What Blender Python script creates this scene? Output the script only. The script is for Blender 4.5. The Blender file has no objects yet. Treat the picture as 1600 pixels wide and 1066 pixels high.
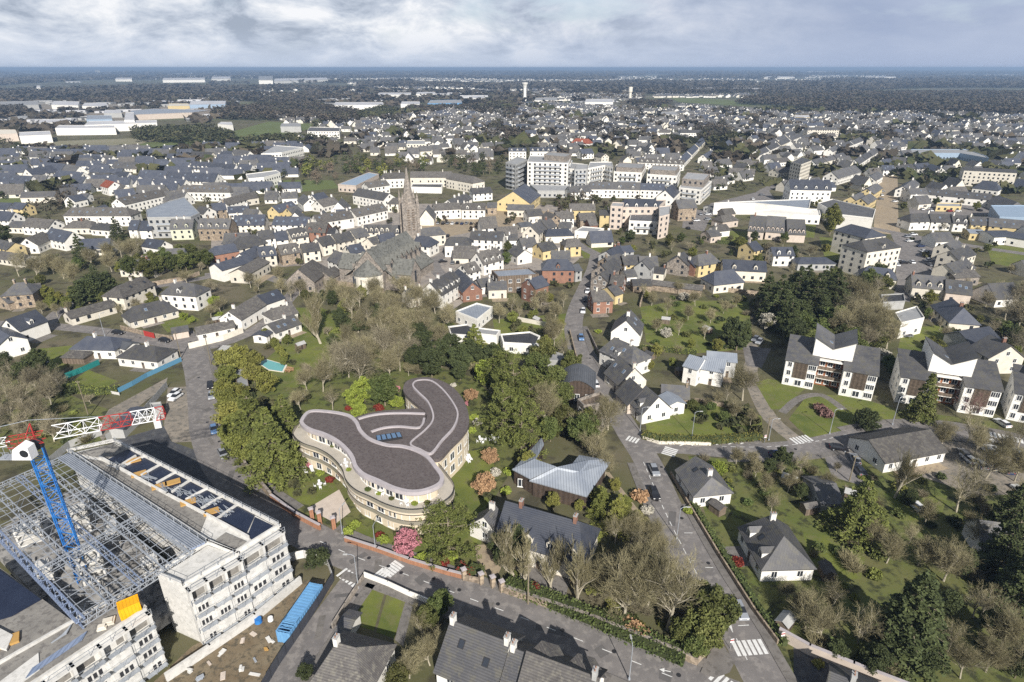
import bpy, math, random
import numpy as np
from mathutils import Vector, Matrix
random.seed(7); np.random.seed(7)
S = bpy.context.scene
COL = S.collection
# ------------------------------------------------------------------ camera
HAZE = 1.4e-4
HC = 85.0; FP = 960.0; PITCH = math.radians(23.98)
SP, CP = math.sin(PITCH), math.cos(PITCH)
cam = bpy.data.cameras.new('camera'); co = bpy.data.objects.new('camera', cam); COL.objects.link(co)
cam.sensor_width = 36; cam.lens = 36 * FP / 1600
cam.clip_start = 1; cam.clip_end = 90000
co.location = (0, 0, HC); co.rotation_euler = (math.pi / 2 - PITCH, 0, 0)
S.camera = co
# ------------------------------------------------------------------ light
SUN_EL, SUN_AZ = math.radians(33), math.radians(14)     # the sun stands behind the camera, slightly to its right
sv = Vector((math.sin(SUN_AZ) * math.cos(SUN_EL), -math.cos(SUN_AZ) * math.cos(SUN_EL), math.sin(SUN_EL)))
sl = bpy.data.lights.new('sun', 'SUN'); sl.energy = 4.9; sl.angle = math.radians(.6); sl.color = (1, .95, .88)
so = bpy.data.objects.new('sun', sl); COL.objects.link(so)
so.rotation_euler = (-sv).to_track_quat('-Z', 'Y').to_euler()
w = bpy.data.worlds.new('World'); S.world = w; w.use_nodes = True
nt = w.node_tree; N = nt.nodes; LK = nt.links; N.clear()
sky = N.new('ShaderNodeTexSky'); sky.sky_type = 'NISHITA'; sky.sun_disc = False
sky.sun_elevation = SUN_EL; sky.sun_rotation = math.pi - SUN_AZ; sky.air_density = 1.2; sky.dust_density = 1.5; sky.ozone_density = 1.5
tc = N.new('ShaderNodeTexCoord'); sep = N.new('ShaderNodeSeparateXYZ'); LK.new(tc.outputs['Generated'], sep.inputs[0])
def wm(op, a, b=None):
    n = N.new('ShaderNodeMath'); n.operation = op
    for i, x in enumerate((a, b)):
        if x is None: continue
        if isinstance(x, (int, float)): n.inputs[i].default_value = x
        else: LK.new(x, n.inputs[i])
    return n.outputs[0]
zz = wm('ADD', wm('MAXIMUM', sep.outputs[2], 0.0), .035)
cmb = N.new('ShaderNodeCombineXYZ'); LK.new(sep.outputs[0], cmb.inputs[0]); LK.new(sep.outputs[1], cmb.inputs[1]); LK.new(wm('MULTIPLY', wm('POWER', wm('MAXIMUM', sep.outputs[2], 0.0), .8), 1.7), cmb.inputs[2])
def wnoise(scale, det, off, rough=.6):
    mp = N.new('ShaderNodeMapping'); mp.inputs['Location'].default_value = off; LK.new(cmb.outputs[0], mp.inputs[0])
    n = N.new('ShaderNodeTexNoise'); n.inputs['Scale'].default_value = scale; n.inputs['Detail'].default_value = det
    n.inputs['Roughness'].default_value = rough; n.inputs['Distortion'].default_value = .3
    LK.new(mp.outputs[0], n.inputs['Vector']); return n.outputs['Fac']
def wramp(fac, stops):
    r = N.new('ShaderNodeValToRGB'); e = r.color_ramp.elements
    while len(e) < len(stops): e.new(.5)
    for x, (p, c) in zip(e, stops): x.position = p; x.color = (*c, 1) if len(c) == 3 else c
    LK.new(fac, r.inputs[0]); return r.outputs[0]
def wmix(f, a, b):
    m = N.new('ShaderNodeMix'); m.data_type = 'RGBA'; m.clamp_factor = True
    LK.new(f, m.inputs[0])
    for i, x in ((6, a), (7, b)):
        if isinstance(x, tuple): m.inputs[i].default_value = (*x, 1)
        else: LK.new(x, m.inputs[i])
    return m.outputs[2]
SKS = .1
big = wramp(wnoise(4.2, 7, (3.1, 1.7, 0)), [(.3, (0, 0, 0)), (.46, (1, 1, 1))])
shade = wramp(wnoise(9, 10, (5.1, 4.2, .35), .62), [(.36, (2.8, 3.25, 4.0)), (.44, (4.1, 4.55, 5.3)), (.51, (5.3, 5.65, 6.2)), (.6, (6.9, 7.0, 7.2))])
# the clouds thin out and grow greyer towards the right of the view
side = wramp(wm('ADD', wm('MULTIPLY', sep.outputs[0], .75), .5), [(.42, (0, 0, 0)), (.86, (1, 1, 1))])
dull = wmix(side, shade, wramp(wnoise(5, 6, (2, 8, 0)), [(.35, (2.7, 3.25, 4.5)), (.62, (3.6, 4.1, 5.2))]))
skyc = wmix(big, wmix(wramp(wnoise(.9, 5, (1, 9, 0)), [(.3, (.55, .55, .55)), (.7, (.8, .8, .8))]), sky.outputs[0], (3.9, 4.7, 6.2)), dull)
low = wramp(sep.outputs[2], [(0, (.85, .85, .85)), (.05, (0, 0, 0))])
up = wramp(sep.outputs[2], [(.13, (0, 0, 0)), (.42, (1, 1, 1))])
skyc = wmix(up, skyc, wmix(big, sky.outputs[0], (1.5, 1.75, 2.2)))   # overhead the cloud deck is thinner and the blue shows
skyc = wmix(low, skyc, wmix(side, (4.1, 4.7, 5.8), (3.1, 3.7, 5.0)))
bg = N.new('ShaderNodeBackground'); bg.inputs[1].default_value = SKS; LK.new(skyc, bg.inputs[0])
wo = N.new('ShaderNodeOutputWorld'); LK.new(bg.outputs[0], wo.inputs[0])
S.view_settings.view_transform = 'Standard'; S.view_settings.look = 'None'; S.view_settings.exposure = .45; S.view_settings.gamma = 1
S.view_settings.use_curve_mapping = False
S.render.engine = 'CYCLES'; S.cycles.use_denoising = False
S.cycles.max_bounces = 5; S.cycles.diffuse_bounces = 2; S.cycles.glossy_bounces = 2; S.cycles.transmission_bounces = 2
S.cycles.transparent_max_bounces = 4; S.cycles.volume_bounces = 0
# ------------------------------------------------------------------ helpers
def W(px, py, z=0.0):
    """the place on the level z that the photograph shows at pixel (px, py) of 1600 x 1066"""
    u = (px - 800) / FP; v = (py - 533) / FP
    t = (HC - z) / (SP + v * CP)
    return Vector((u * t, (CP - v * SP) * t, z))
def PX(p):
    d = p[1] * CP + (HC - p[2]) * SP
    return (800 + FP * p[0] / d, 533 + FP * ((HC - p[2]) * CP - p[1] * SP) / d)
ROOT_LIST = []
def tag(o, label=None, cat=None, group=None, kind=None, desc=None):
    if label: o['label'] = label
    if cat: o['category'] = cat
    if group: o['group'] = group
    if kind: o['kind'] = kind
    if desc: ROOT_LIST.append((o, desc, cat))
    return o
def empty(name, loc, rz=0):
    o = bpy.data.objects.new(name, None); o.location = loc; o.rotation_euler = (0, 0, rz); o.empty_display_size = .1
    COL.objects.link(o); return o
def inst(name, me, parent=None, loc=(0, 0, 0), rz=0, sc=(1, 1, 1), mats=None):
    o = bpy.data.objects.new(name, me); COL.objects.link(o)
    if parent: o.parent = parent
    o.location = loc; o.rotation_euler = (0, 0, rz) if isinstance(rz, (int, float)) else rz
    o.scale = sc if not isinstance(sc, (int, float)) else (sc, sc, sc)
    if mats:
        for i, m in enumerate(mats):
            if m: o.material_slots[i].link = 'OBJECT'; o.material_slots[i].material = m
    return o
class MB:
    def __init__(s): s.v = []; s.f = []; s.m = []
    def face(s, pts, mi=0):
        i = len(s.v); s.v += [tuple(p) for p in pts]; s.f.append(tuple(range(i, i + len(pts)))); s.m.append(mi)
    def box(s, c, d, rz=0, mi=0, bottom=True):
        """box with base centre c and size d"""
        cr, sr = math.cos(rz), math.sin(rz); hx, hy, h = d[0] / 2, d[1] / 2, d[2]
        P = [(c[0] + x * cr - y * sr, c[1] + x * sr + y * cr, c[2] + z) for z in (0, h) for x, y in ((-hx, -hy), (hx, -hy), (hx, hy), (-hx, hy))]
        i = len(s.v); s.v += P
        F = [(4, 5, 6, 7), (0, 1, 5, 4), (1, 2, 6, 5), (2, 3, 7, 6), (3, 0, 4, 7)] + ([(3, 2, 1, 0)] if bottom else [])
        for f in F: s.f.append(tuple(i + k for k in f)); s.m.append(mi)
    def prism(s, pts, z0, z1, mi=0, mt=None, bottom=True):
        n = len(pts); a = sum(pts[i][0] * pts[(i + 1) % n][1] - pts[(i + 1) % n][0] * pts[i][1] for i in range(n))
        if a < 0: pts = pts[::-1]
        i = len(s.v); s.v += [(p[0], p[1], z0) for p in pts] + [(p[0], p[1], z1) for p in pts]
        for k in range(n):
            j = (k + 1) % n; s.f.append((i + k, i + j, i + n + j, i + n + k)); s.m.append(mi)
        s.f.append(tuple(range(i + n, i + 2 * n))); s.m.append(mi if mt is None else mt)
        if bottom: s.f.append(tuple(range(i + n - 1, i - 1, -1))); s.m.append(mi)
    def tube(s, p, q, r0, r1=None, n=5, mi=0, cap=True):
        p, q = Vector(p), Vector(q); r1 = r0 if r1 is None else r1
        d = (q - p)
        if d.length < 1e-6: return
        d.normalize(); a = d.orthogonal().normalized(); b = d.cross(a); i = len(s.v)
        for c, r in ((p, r0), (q, r1)):
            for k in range(n):
                t = 2 * math.pi * k / n; s.v.append(tuple(c + a * (r * math.cos(t)) + b * (r * math.sin(t))))
        for k in range(n):
            j = (k + 1) % n; s.f.append((i + k, i + j, i + n + j, i + n + k)); s.m.append(mi)
        if cap: s.f.append(tuple(range(i + n, i + 2 * n))); s.m.append(mi); s.f.append(tuple(range(i + n - 1, i - 1, -1))); s.m.append(mi)
    def bar(s, p, q, wd, ht=None, mi=0):
        """square bar between two points"""
        s.tube(p, q, wd * .7, wd * .7, 4, mi)
    def mesh(s, name, mats):
        me = bpy.data.meshes.new(name); me.from_pydata(s.v, [], s.f)
        for m in (mats if isinstance(mats, (list, tuple)) else [mats]): me.materials.append(m)
        if any(s.m): me.polygons.foreach_set('material_index', s.m)
        me.update(); return me
    def build(s, name, mats, parent=None, loc=(0, 0, 0), rz=0, smooth=False):
        me = s.mesh(name, mats)
        if smooth: me.polygons.foreach_set('use_smooth', [True] * len(me.polygons))
        return inst(name, me, parent, loc, rz)
def quadmesh(name, V, mats, mi=None, n=4):
    """mesh from an (k, n, 3) array of separate faces"""
    k = len(V); me = bpy.data.meshes.new(name)
    me.vertices.add(k * n); me.vertices.foreach_set('co', V.reshape(-1).astype(np.float32))
    me.loops.add(k * n); me.loops.foreach_set('vertex_index', np.arange(k * n, dtype=np.int32))
    me.polygons.add(k); me.polygons.foreach_set('loop_start', np.arange(0, k * n, n, dtype=np.int32))
    try: me.polygons.foreach_set('loop_total', np.full(k, n, dtype=np.int32))
    except Exception: pass
    for m in (mats if isinstance(mats, (list, tuple)) else [mats]): me.materials.append(m)
    if mi is not None: me.polygons.foreach_set('material_index', mi.astype(np.int32))
    me.update(calc_edges=True); return me
# ------------------------------------------------------------------ materials
MATS = {}
def mat(name, col, rough=.85, c2=None, scale=1.0, detail=5, rnd=0, bump=0, bscale=None, metal=0, spec=.3, pat=None, lo=.35, hi=.65, coord='Object', hue=0, c3=None):
    if name in MATS: return MATS[name]
    m = bpy.data.materials.new(name); m.use_nodes = True; t = m.node_tree; n = t.nodes; L = t.links
    b = n['Principled BSDF']; b.inputs['Roughness'].default_value = rough; b.inputs['Metallic'].default_value = metal
    b.inputs['Specular IOR Level'].default_value = spec
    col4 = (*col, 1); out = None
    tcn = n.new('ShaderNodeTexCoord'); vec = tcn.outputs['Object' if coord == 'Geo' else coord]
    if coord == 'Geo':
        vec = n.new('ShaderNodeNewGeometry').outputs['Position']
    def noise(sc, d=detail):
        x = n.new('ShaderNodeTexNoise'); x.inputs['Scale'].default_value = sc; x.inputs['Detail'].default_value = d
        x.inputs['Roughness'].default_value = .65; L.new(vec, x.inputs['Vector']); return x.outputs['Fac']
    def mixc(f, a, c, bt='MIX'):
        x = n.new('ShaderNodeMix'); x.data_type = 'RGBA'; x.blend_type = bt
        if isinstance(f, float): x.inputs[0].default_value = f
        else: L.new(f, x.inputs[0])
        for i, y in ((6, a), (7, c)):
            if isinstance(y, tuple): x.inputs[i].default_value = y if len(y) == 4 else (*y, 1)
            else: L.new(y, x.inputs[i])
        return x.outputs[2]
    def ramp(f, a, bb):
        x = n.new('ShaderNodeMapRange'); x.inputs['From Min'].default_value = a; x.inputs['From Max'].default_value = bb; L.new(f, x.inputs['Value']); return x.outputs[0]
    out = col4
    if c2: out = mixc(ramp(noise(scale), lo, hi), col4, c2)
    if c3: out = mixc(ramp(noise(scale * 3.7, 3), .5, .62), out, c3)
    if pat == 'brick':
        x = n.new('ShaderNodeTexBrick'); x.inputs['Scale'].default_value = 3; L.new(vec, x.inputs['Vector'])
        x.inputs['Color1'].default_value = (1, 1, 1, 1); x.inputs['Color2'].default_value = (.72, .72, .72, 1); x.inputs['Mortar'].default_value = (1.15, 1.15, 1.1, 1)
        out = mixc(1.0, out, x.outputs['Color'], 'MULTIPLY')
    if pat == 'stone':
        x = n.new('ShaderNodeTexVoronoi'); x.inputs['Scale'].default_value = 2.2; L.new(vec, x.inputs['Vector'])
        g = n.new('ShaderNodeSeparateColor'); L.new(x.outputs['Color'], g.inputs[0])
        y = n.new('ShaderNodeMapRange'); y.inputs['To Min'].default_value = .62; y.inputs['To Max'].default_value = 1.3; L.new(g.outputs[0], y.inputs[0])
        out = mixc(1.0, out, y.outputs[0], 'MULTIPLY')
    if pat in ('seam', 'slate', 'rows'):
        x = n.new('ShaderNodeTexWave'); x.bands_direction = {'seam': 'X', 'slate': 'Y', 'rows': 'X'}[pat]; x.inputs['Scale'].default_value = {'seam': .55, 'slate': 1.1, 'rows': .3}[pat]
        x.inputs['Distortion'].default_value = {'seam': 0, 'slate': .6, 'rows': 0}[pat]; L.new(vec, x.inputs['Vector'])
        y = n.new('ShaderNodeMapRange'); y.inputs['From Min'].default_value = .0; y.inputs['From Max'].default_value = .35 if pat == 'seam' else 1
        y.inputs['To Min'].default_value = .72; y.inputs['To Max'].default_value = 1.05; L.new(x.outputs['Fac'], y.inputs[0])
        out = mixc(1.0, out, y.outputs[0], 'MULTIPLY')
    if rnd:
        oi = n.new('ShaderNodeObjectInfo'); y = n.new('ShaderNodeMapRange'); y.inputs['To Min'].default_value = 1 - rnd; y.inputs['To Max'].default_value = 1 + rnd
        L.new(oi.outputs['Random'], y.inputs[0]); out = mixc(1.0, out, y.outputs[0], 'MULTIPLY')
        if hue:
            h = n.new('ShaderNodeHueSaturation'); y2 = n.new('ShaderNodeMapRange'); y2.inputs['To Min'].default_value = .5 - hue; y2.inputs['To Max'].default_value = .5 + hue
            mu = n.new('ShaderNodeMath'); mu.operation = 'FRACT'; m7 = n.new('ShaderNodeMath'); m7.operation = 'MULTIPLY'; m7.inputs[1].default_value = 17.3
            L.new(oi.outputs['Random'], m7.inputs[0]); L.new(m7.outputs[0], mu.inputs[0]); L.new(mu.outputs[0], y2.inputs[0]); L.new(y2.outputs[0], h.inputs['Hue']); L.new(out, h.inputs['Color']); out = h.outputs[0]
    if isinstance(out, tuple): b.inputs['Base Color'].default_value = out
    else: L.new(out, b.inputs['Base Color'])
    if bump:
        bn = n.new('ShaderNodeBump'); bn.inputs['Strength'].default_value = bump; bn.inputs['Distance'].default_value = .08
        L.new(noise(bscale or scale * 4), bn.inputs['Height']); L.new(bn.outputs[0], b.inputs['Normal'])
    MATS[name] = m; return m
M = dict(
    slate=mat('slate', (.074, .075, .083), .55, (.125, .122, .122), .22, 8, rnd=.3, pat='slate', bump=.4, bscale=3, spec=.35, c3=(.12, .115, .1)),
    slateblue=mat('slate_blue', (.056, .064, .088), .45, (.088, .094, .112), .3, 6, rnd=.25, pat='slate', bump=.3, bscale=3, spec=.45),
    slatebrown=mat('slate_brown', (.082, .076, .074), .75, (.13, .122, .115), .35, 8, rnd=.2, pat='slate', bump=.5, bscale=3, c3=(.16, .15, .13)),
    redtile=mat('red_tile', (.3, .09, .05), .8, (.2, .06, .04), .5, rnd=.15, pat='slate'),
    zinc=mat('zinc', (.25, .28, .33), .45, (.33, .36, .4), .25, pat='seam', spec=.5, metal=.15),
    zincdark=mat('zinc_dark', (.075, .08, .09), .5, (.11, .115, .125), .3, pat='seam', spec=.4),
    membrane=mat('roof_membrane', (.26, .27, .28), .85, (.34, .34, .34), .3, rnd=.15),
    darkflat=mat('dark_flat_roof', (.035, .037, .042), .7, (.06, .06, .065), .5),
    white=mat('white_render', (.76, .74, .69), .9, (.64, .61, .55), .5, rnd=.1, lo=.45, hi=.8),
    cream=mat('cream_render', (.7, .655, .56), .9, (.59, .55, .47), .5, rnd=.12),
    yellow=mat('yellow_render', (.62, .5, .26), .9, (.52, .42, .23), .5, rnd=.1),
    pinkish=mat('pink_render', (.58, .5, .43), .9, (.48, .41, .35), .6, rnd=.1),
    palegreen=mat('pale_green_render', (.6, .6, .45), .9, (.52, .53, .42), .6),
    greywall=mat('grey_render', (.4, .4, .39), .9, (.33, .33, .32), .6, rnd=.12),
    stone=mat('rubble_stone', (.34, .275, .2), .95, (.25, .2, .155), .8, pat='stone', rnd=.12, bump=.6, bscale=2),
    greystone=mat('grey_stone', (.3, .26, .22), .95, (.2, .18, .16), .5, pat='stone', rnd=.1, bump=.5, bscale=2),
    brick=mat('red_brick', (.26, .14, .1), .9, (.2, .11, .085), .6, pat='brick', rnd=.1),
    wood=mat('timber', (.2, .155, .115), .8, (.14, .11, .085), 1.2, pat='rows'),
    darkwood=mat('dark_timber', (.095, .068, .052), .8, (.06, .045, .036), 1.2, pat='rows'),
    glass=mat('window_glass', (.03, .035, .045), .12, spec=.6, rnd=.3),
    frame=mat('window_frame', (.72, .72, .7), .6),
    pot=mat('clay_pot', (.27, .15, .1), .8),
    dark=mat('dark_metal', (.03, .03, .033), .5),
    conc=mat('raw_concrete', (.66, .645, .61), .9, (.54, .53, .505), .35, 7, rnd=.05, c3=(.5, .49, .46), bump=.2, bscale=1.5),
    concgrey=mat('grey_concrete', (.28, .265, .24), .9, (.2, .19, .175), .3, 7, c3=(.16, .15, .14)),
    steel=mat('galvanised_steel', (.5, .53, .57), .45, (.36, .39, .43), .8, metal=.4),
    asphalt=mat('asphalt', (.205, .19, .182), .9, (.145, .136, .132), .16, 9, coord='Geo', c3=(.24, .222, .208), bump=.2, bscale=4),
    asphaltdark=mat('fresh_asphalt', (.075, .078, .085), .85, (.06, .062, .07), .15, 8, coord='Geo', c3=(.1, .1, .1)),
    pave=mat('pavement', (.2, .185, .17), .9, (.15, .14, .13), .3, 7, coord='Geo', c3=(.13, .12, .11)),
    tan=mat('sandy_paving', (.36, .29, .2), .95, (.3, .245, .17), .2, 7, coord='Geo', c3=(.25, .2, .15)),
    plaza=mat('plaza_paving', (.34, .3, .26), .9, (.26, .235, .21), .08, 7, coord='Geo', c3=(.2, .18, .17)),
    mark=mat('road_paint', (.72, .72, .7), .7, (.5, .5, .48), 1.5, coord='Geo', lo=.45, hi=.75),
    lawn=mat('lawn', (.165, .182, .04), .95, (.085, .11, .026), .09, 9, coord='Geo', c3=(.135, .14, .05), bump=.3, bscale=2),
    lawndark=mat('rough_grass', (.1, .125, .03), .95, (.135, .13, .052), .11, 8, coord='Geo', c3=(.045, .05, .022), bump=.3, bscale=2),
    soil=mat('soil', (.16, .12, .075), .95, (.22, .18, .12), .25, 8, coord='Geo', c3=(.1, .085, .06), bump=.5, bscale=1.2),
    bark=mat('bark', (.17, .14, .095), .9, (.24, .21, .15), .8, rnd=.15),
    palebark=mat('pale_bark', (.42, .38, .29), .9, (.28, .25, .19), .8, rnd=.12),
    twig=mat('twigs', (.275, .245, .14), .9, (.19, .168, .095), .35, rnd=.22),
    twigbrown=mat('brown_twigs', (.2, .175, .115), .9, (.255, .225, .15), .3, rnd=.2),
    leafdark=mat('dark_needles', (.042, .054, .022), .8, (.075, .09, .034), .35, rnd=.25, spec=.2),
    leafpine=mat('pine_needles', (.15, .165, .042), .8, (.085, .1, .03), .45, rnd=.15, spec=.2),
    leaf=mat('evergreen_leaves', (.07, .088, .024), .7, (.115, .125, .038), .4, rnd=.3, hue=.03, spec=.25),
    leafolive=mat('olive_leaves', (.2, .205, .048), .75, (.13, .138, .038), .4, rnd=.25, hue=.02, spec=.2),
    leaflime=mat('lime_leaves', (.26, .3, .05), .7, (.17, .22, .04), .6, rnd=.12, spec=.2),
    leafbronze=mat('copper_leaves', (.42, .27, .15), .75, (.3, .18, .1), .6, rnd=.1, spec=.2),
    leafred=mat('red_leaves', (.2, .03, .02), .7, (.12, .03, .02), .6, spec=.2),
    blossom=mat('pink_blossom', (.5, .22, .25), .8, (.38, .15, .18), .6, spec=.2),
    blossomwhite=mat('white_blossom', (.5, .47, .4), .8, (.36, .34, .28), .6, spec=.2),
    plum=mat('plum_twigs', (.15, .085, .08), .8, (.2, .12, .1), .6, spec=.2),
    pool=mat('pool_water', (.16, .42, .42), .08, spec=.6),
    blue=mat('blue_paint', (.02, .13, .42), .5, (.03, .19, .5), .6, spec=.4),
    paleblue=mat('pale_blue_sheet', (.3, .38, .48), .5, (.25, .33, .42), .7),
    bluelight=mat('light_blue_paint', (.16, .36, .6), .5, (.12, .28, .5), .7),
    red=mat('red_paint', (.36, .04, .035), .5),
    whitep=mat('white_paint', (.78, .78, .78), .5),
    yellowp=mat('yellow_paint', (.85, .42, .01), .5, (.75, .36, .01), .7),
    ply=mat('plywood', (.5, .3, .09), .85, (.42, .25, .09), .8),
    teal=mat('teal_screen', (.02, .2, .19), .7),
    bluefence=mat('blue_panel', (.1, .25, .38), .7),
    rubber=mat('tyre', (.015, .015, .016), .8),
    carglass=mat('car_glass', (.02, .022, .027), .1, spec=.7),
)
CARCOL = [('white', mat('car_white', (.72, .73, .74), .3, spec=.5)), ('grey', mat('car_grey', (.22, .23, .25), .3, spec=.5, metal=.3)),
          ('silver', mat('car_silver', (.42, .44, .47), .3, spec=.5, metal=.4)), ('black', mat('car_black', (.018, .018, .022), .25, spec=.5)),
          ('dark blue', mat('car_navy', (.025, .04, .1), .3, spec=.5)), ('red', mat('car_red', (.25, .015, .02), .3, spec=.5)), ('light blue', mat('car_blue', (.12, .22, .4), .3, spec=.5))]
CARM = dict(CARCOL)
# ------------------------------------------------------------------ houses
HOUSES = []; FOOT = []          # footprints (x, y, radius) that scattered plants keep clear of
def window_mesh():
    b = MB(); w, h = 1.15, 1.4
    for sx in (-1, 1): b.box((sx * (w / 2 - .045), 0, 0), (.09, .1, h), mi=0)
    for z in (0, h - .09): b.box((0, 0, z), (w - .18, .1, .09), mi=0)
    b.box((0, 0, .09), (.07, .08, h - .18), mi=0)
    for sx in (-1, 1): b.box((sx * (w / 4 - .01), 0, .09), (w / 2 - .11, .03, h - .18), mi=1)
    b.box((0, .0, -.07), (w + .2, .22, .07), mi=0)
    return b.mesh('window', [M['frame'], M['glass']])
WIN = window_mesh()
def door_mesh():
    b = MB(); b.box((-.5, 0, 0), (.08, .12, 2.15), mi=0); b.box((.5, 0, 0), (.08, .12, 2.15), mi=0); b.box((0, 0, 2.07), (.92, .12, .08), mi=0)
    b.box((0, 0, 0), (.92, .06, 2.07), mi=1); b.box((0, -.04, 1.3), (.5, .04, .5), mi=2)
    return b.mesh('door', [M['frame'], M['wood'], M['glass']])
DOOR = door_mesh()
def chimney_mesh(m, tall):
    b = MB(); b.box((0, 0, -1.6), (.62, 1.0, 1.6 + tall), mi=0); b.box((0, 0, tall), (.74, 1.12, .12), mi=1)
    for y in (-.26, .26): b.tube((0, y, tall + .12), (0, y, tall + .42), .11, .09, 6, 2)
    return b.mesh('chimney', [m, M['greywall'], M['pot']])
CHIM = {}
def chimney(kind, tall=1.3):
    k = (kind, tall)
    if k not in CHIM: CHIM[k] = chimney_mesh(M[kind], tall)
    return CHIM[k]
DORM = {}
def dormer(wall, roof, wd=1.5):
    k = (wall, roof, wd)
    if k not in DORM:
        b = MB(); h = 1.35; g = .7; D = 3.0       # the front looks to -y, the roof runs back to +y
        b.face([(-wd / 2, 0, -.4), (wd / 2, 0, -.4), (wd / 2, 0, h), (0, 0, h + g), (-wd / 2, 0, h)], 0)
        b.face([(-wd / 2, 0, -.4), (-wd / 2, 0, h), (-wd / 2, D, h), (-wd / 2, D, -.4)], 0); b.face([(wd / 2, 0, -.4), (wd / 2, D, -.4), (wd / 2, D, h), (wd / 2, 0, h)], 0)
        o = .15
        for s in (-1, 1):
            b.face([(s * (wd / 2 + o), -o, h - .1), (0, -o, h + g + .06), (0, D, h + g + .06), (s * (wd / 2 + o), D, h - .1)], 1)
        b.box((0, -.03, .1), (wd * .62, .05, 1.1), mi=2)
        b.box((0, -.05, .08), (.07, .05, 1.12), mi=3)
        DORM[k] = b.mesh('dormer', [M[wall], M[roof], M['glass'], M['frame']])
    return DORM[k]
def skylight_mesh():
    b = MB(); b.box((0, 0, 0), (.95, 1.25, .1), mi=0); b.box((0, 0, .1), (.75, 1.05, .015), mi=1); return b.mesh('skylight', [M['dark'], M['glass']])
SKYL = skylight_mesh()
M['glassroof'] = mat('roof_window_glass', (.1, .14, .2), .12, spec=.6)
def skylight_white():
    b = MB(); b.box((0, 0, 0), (.95, 1.25, .1), mi=0); b.box((0, 0, .1), (.75, 1.05, .015), mi=1); return b.mesh('skylight', [M['steel'], M['glassroof']])
SKYLW = skylight_white()
ROOFW = {'slate': 'grey slate roof', 'slateblue': 'blue-black slate roof', 'slatebrown': 'weathered brownish roof', 'redtile': 'red tiled roof', 'zinc': 'pale zinc roof', 'zincdark': 'dark metal roof', 'membrane': 'pale flat roof'}
WALLW = {'white': 'white', 'cream': 'cream', 'yellow': 'yellow', 'pinkish': 'pinkish', 'palegreen': 'pale green', 'greywall': 'grey', 'stone': 'brown stone', 'greystone': 'grey stone', 'brick': 'red brick', 'wood': 'timber', 'conc': 'concrete'}
def roof_geo(b, hl, w, hr, he, ha, hb, mi=0, o=.35, th=.2):
    """gable or hip roof: hl half ridge, ha / hb how far the eaves run past the ridge ends"""
    k = (hr - he) / (w / 2); ze = he - k * o + .02; zr = hr + .02; y = w / 2 + o
    xa = -(hl + ha + o); xb = hl + hb + o
    ra = (-(hl + (o if ha == 0 else 0)), 0, zr); rb = (hl + (o if hb == 0 else 0), 0, zr)
    c = [(xa, -y, ze), (xb, -y, ze), (xb, y, ze), (xa, y, ze)]
    top = [[c[0], c[1], rb, ra], [c[2], c[3], ra, rb]]
    if hb: top.append([c[1], c[2], rb])
    if ha: top.append([c[3], c[0], ra])
    dn = lambda p: (p[0], p[1], p[2] - th)
    for f in top: b.face(f, mi); b.face([dn(p) for p in f[::-1]], mi)
    per = [c[0], c[1]] + ([rb] if not hb else []) + [c[2], c[3]] + ([ra] if not ha else [])
    for i in range(len(per)):
        p, q = per[i], per[(i + 1) % len(per)]; b.face([dn(p), dn(q), q, p], mi)
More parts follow.
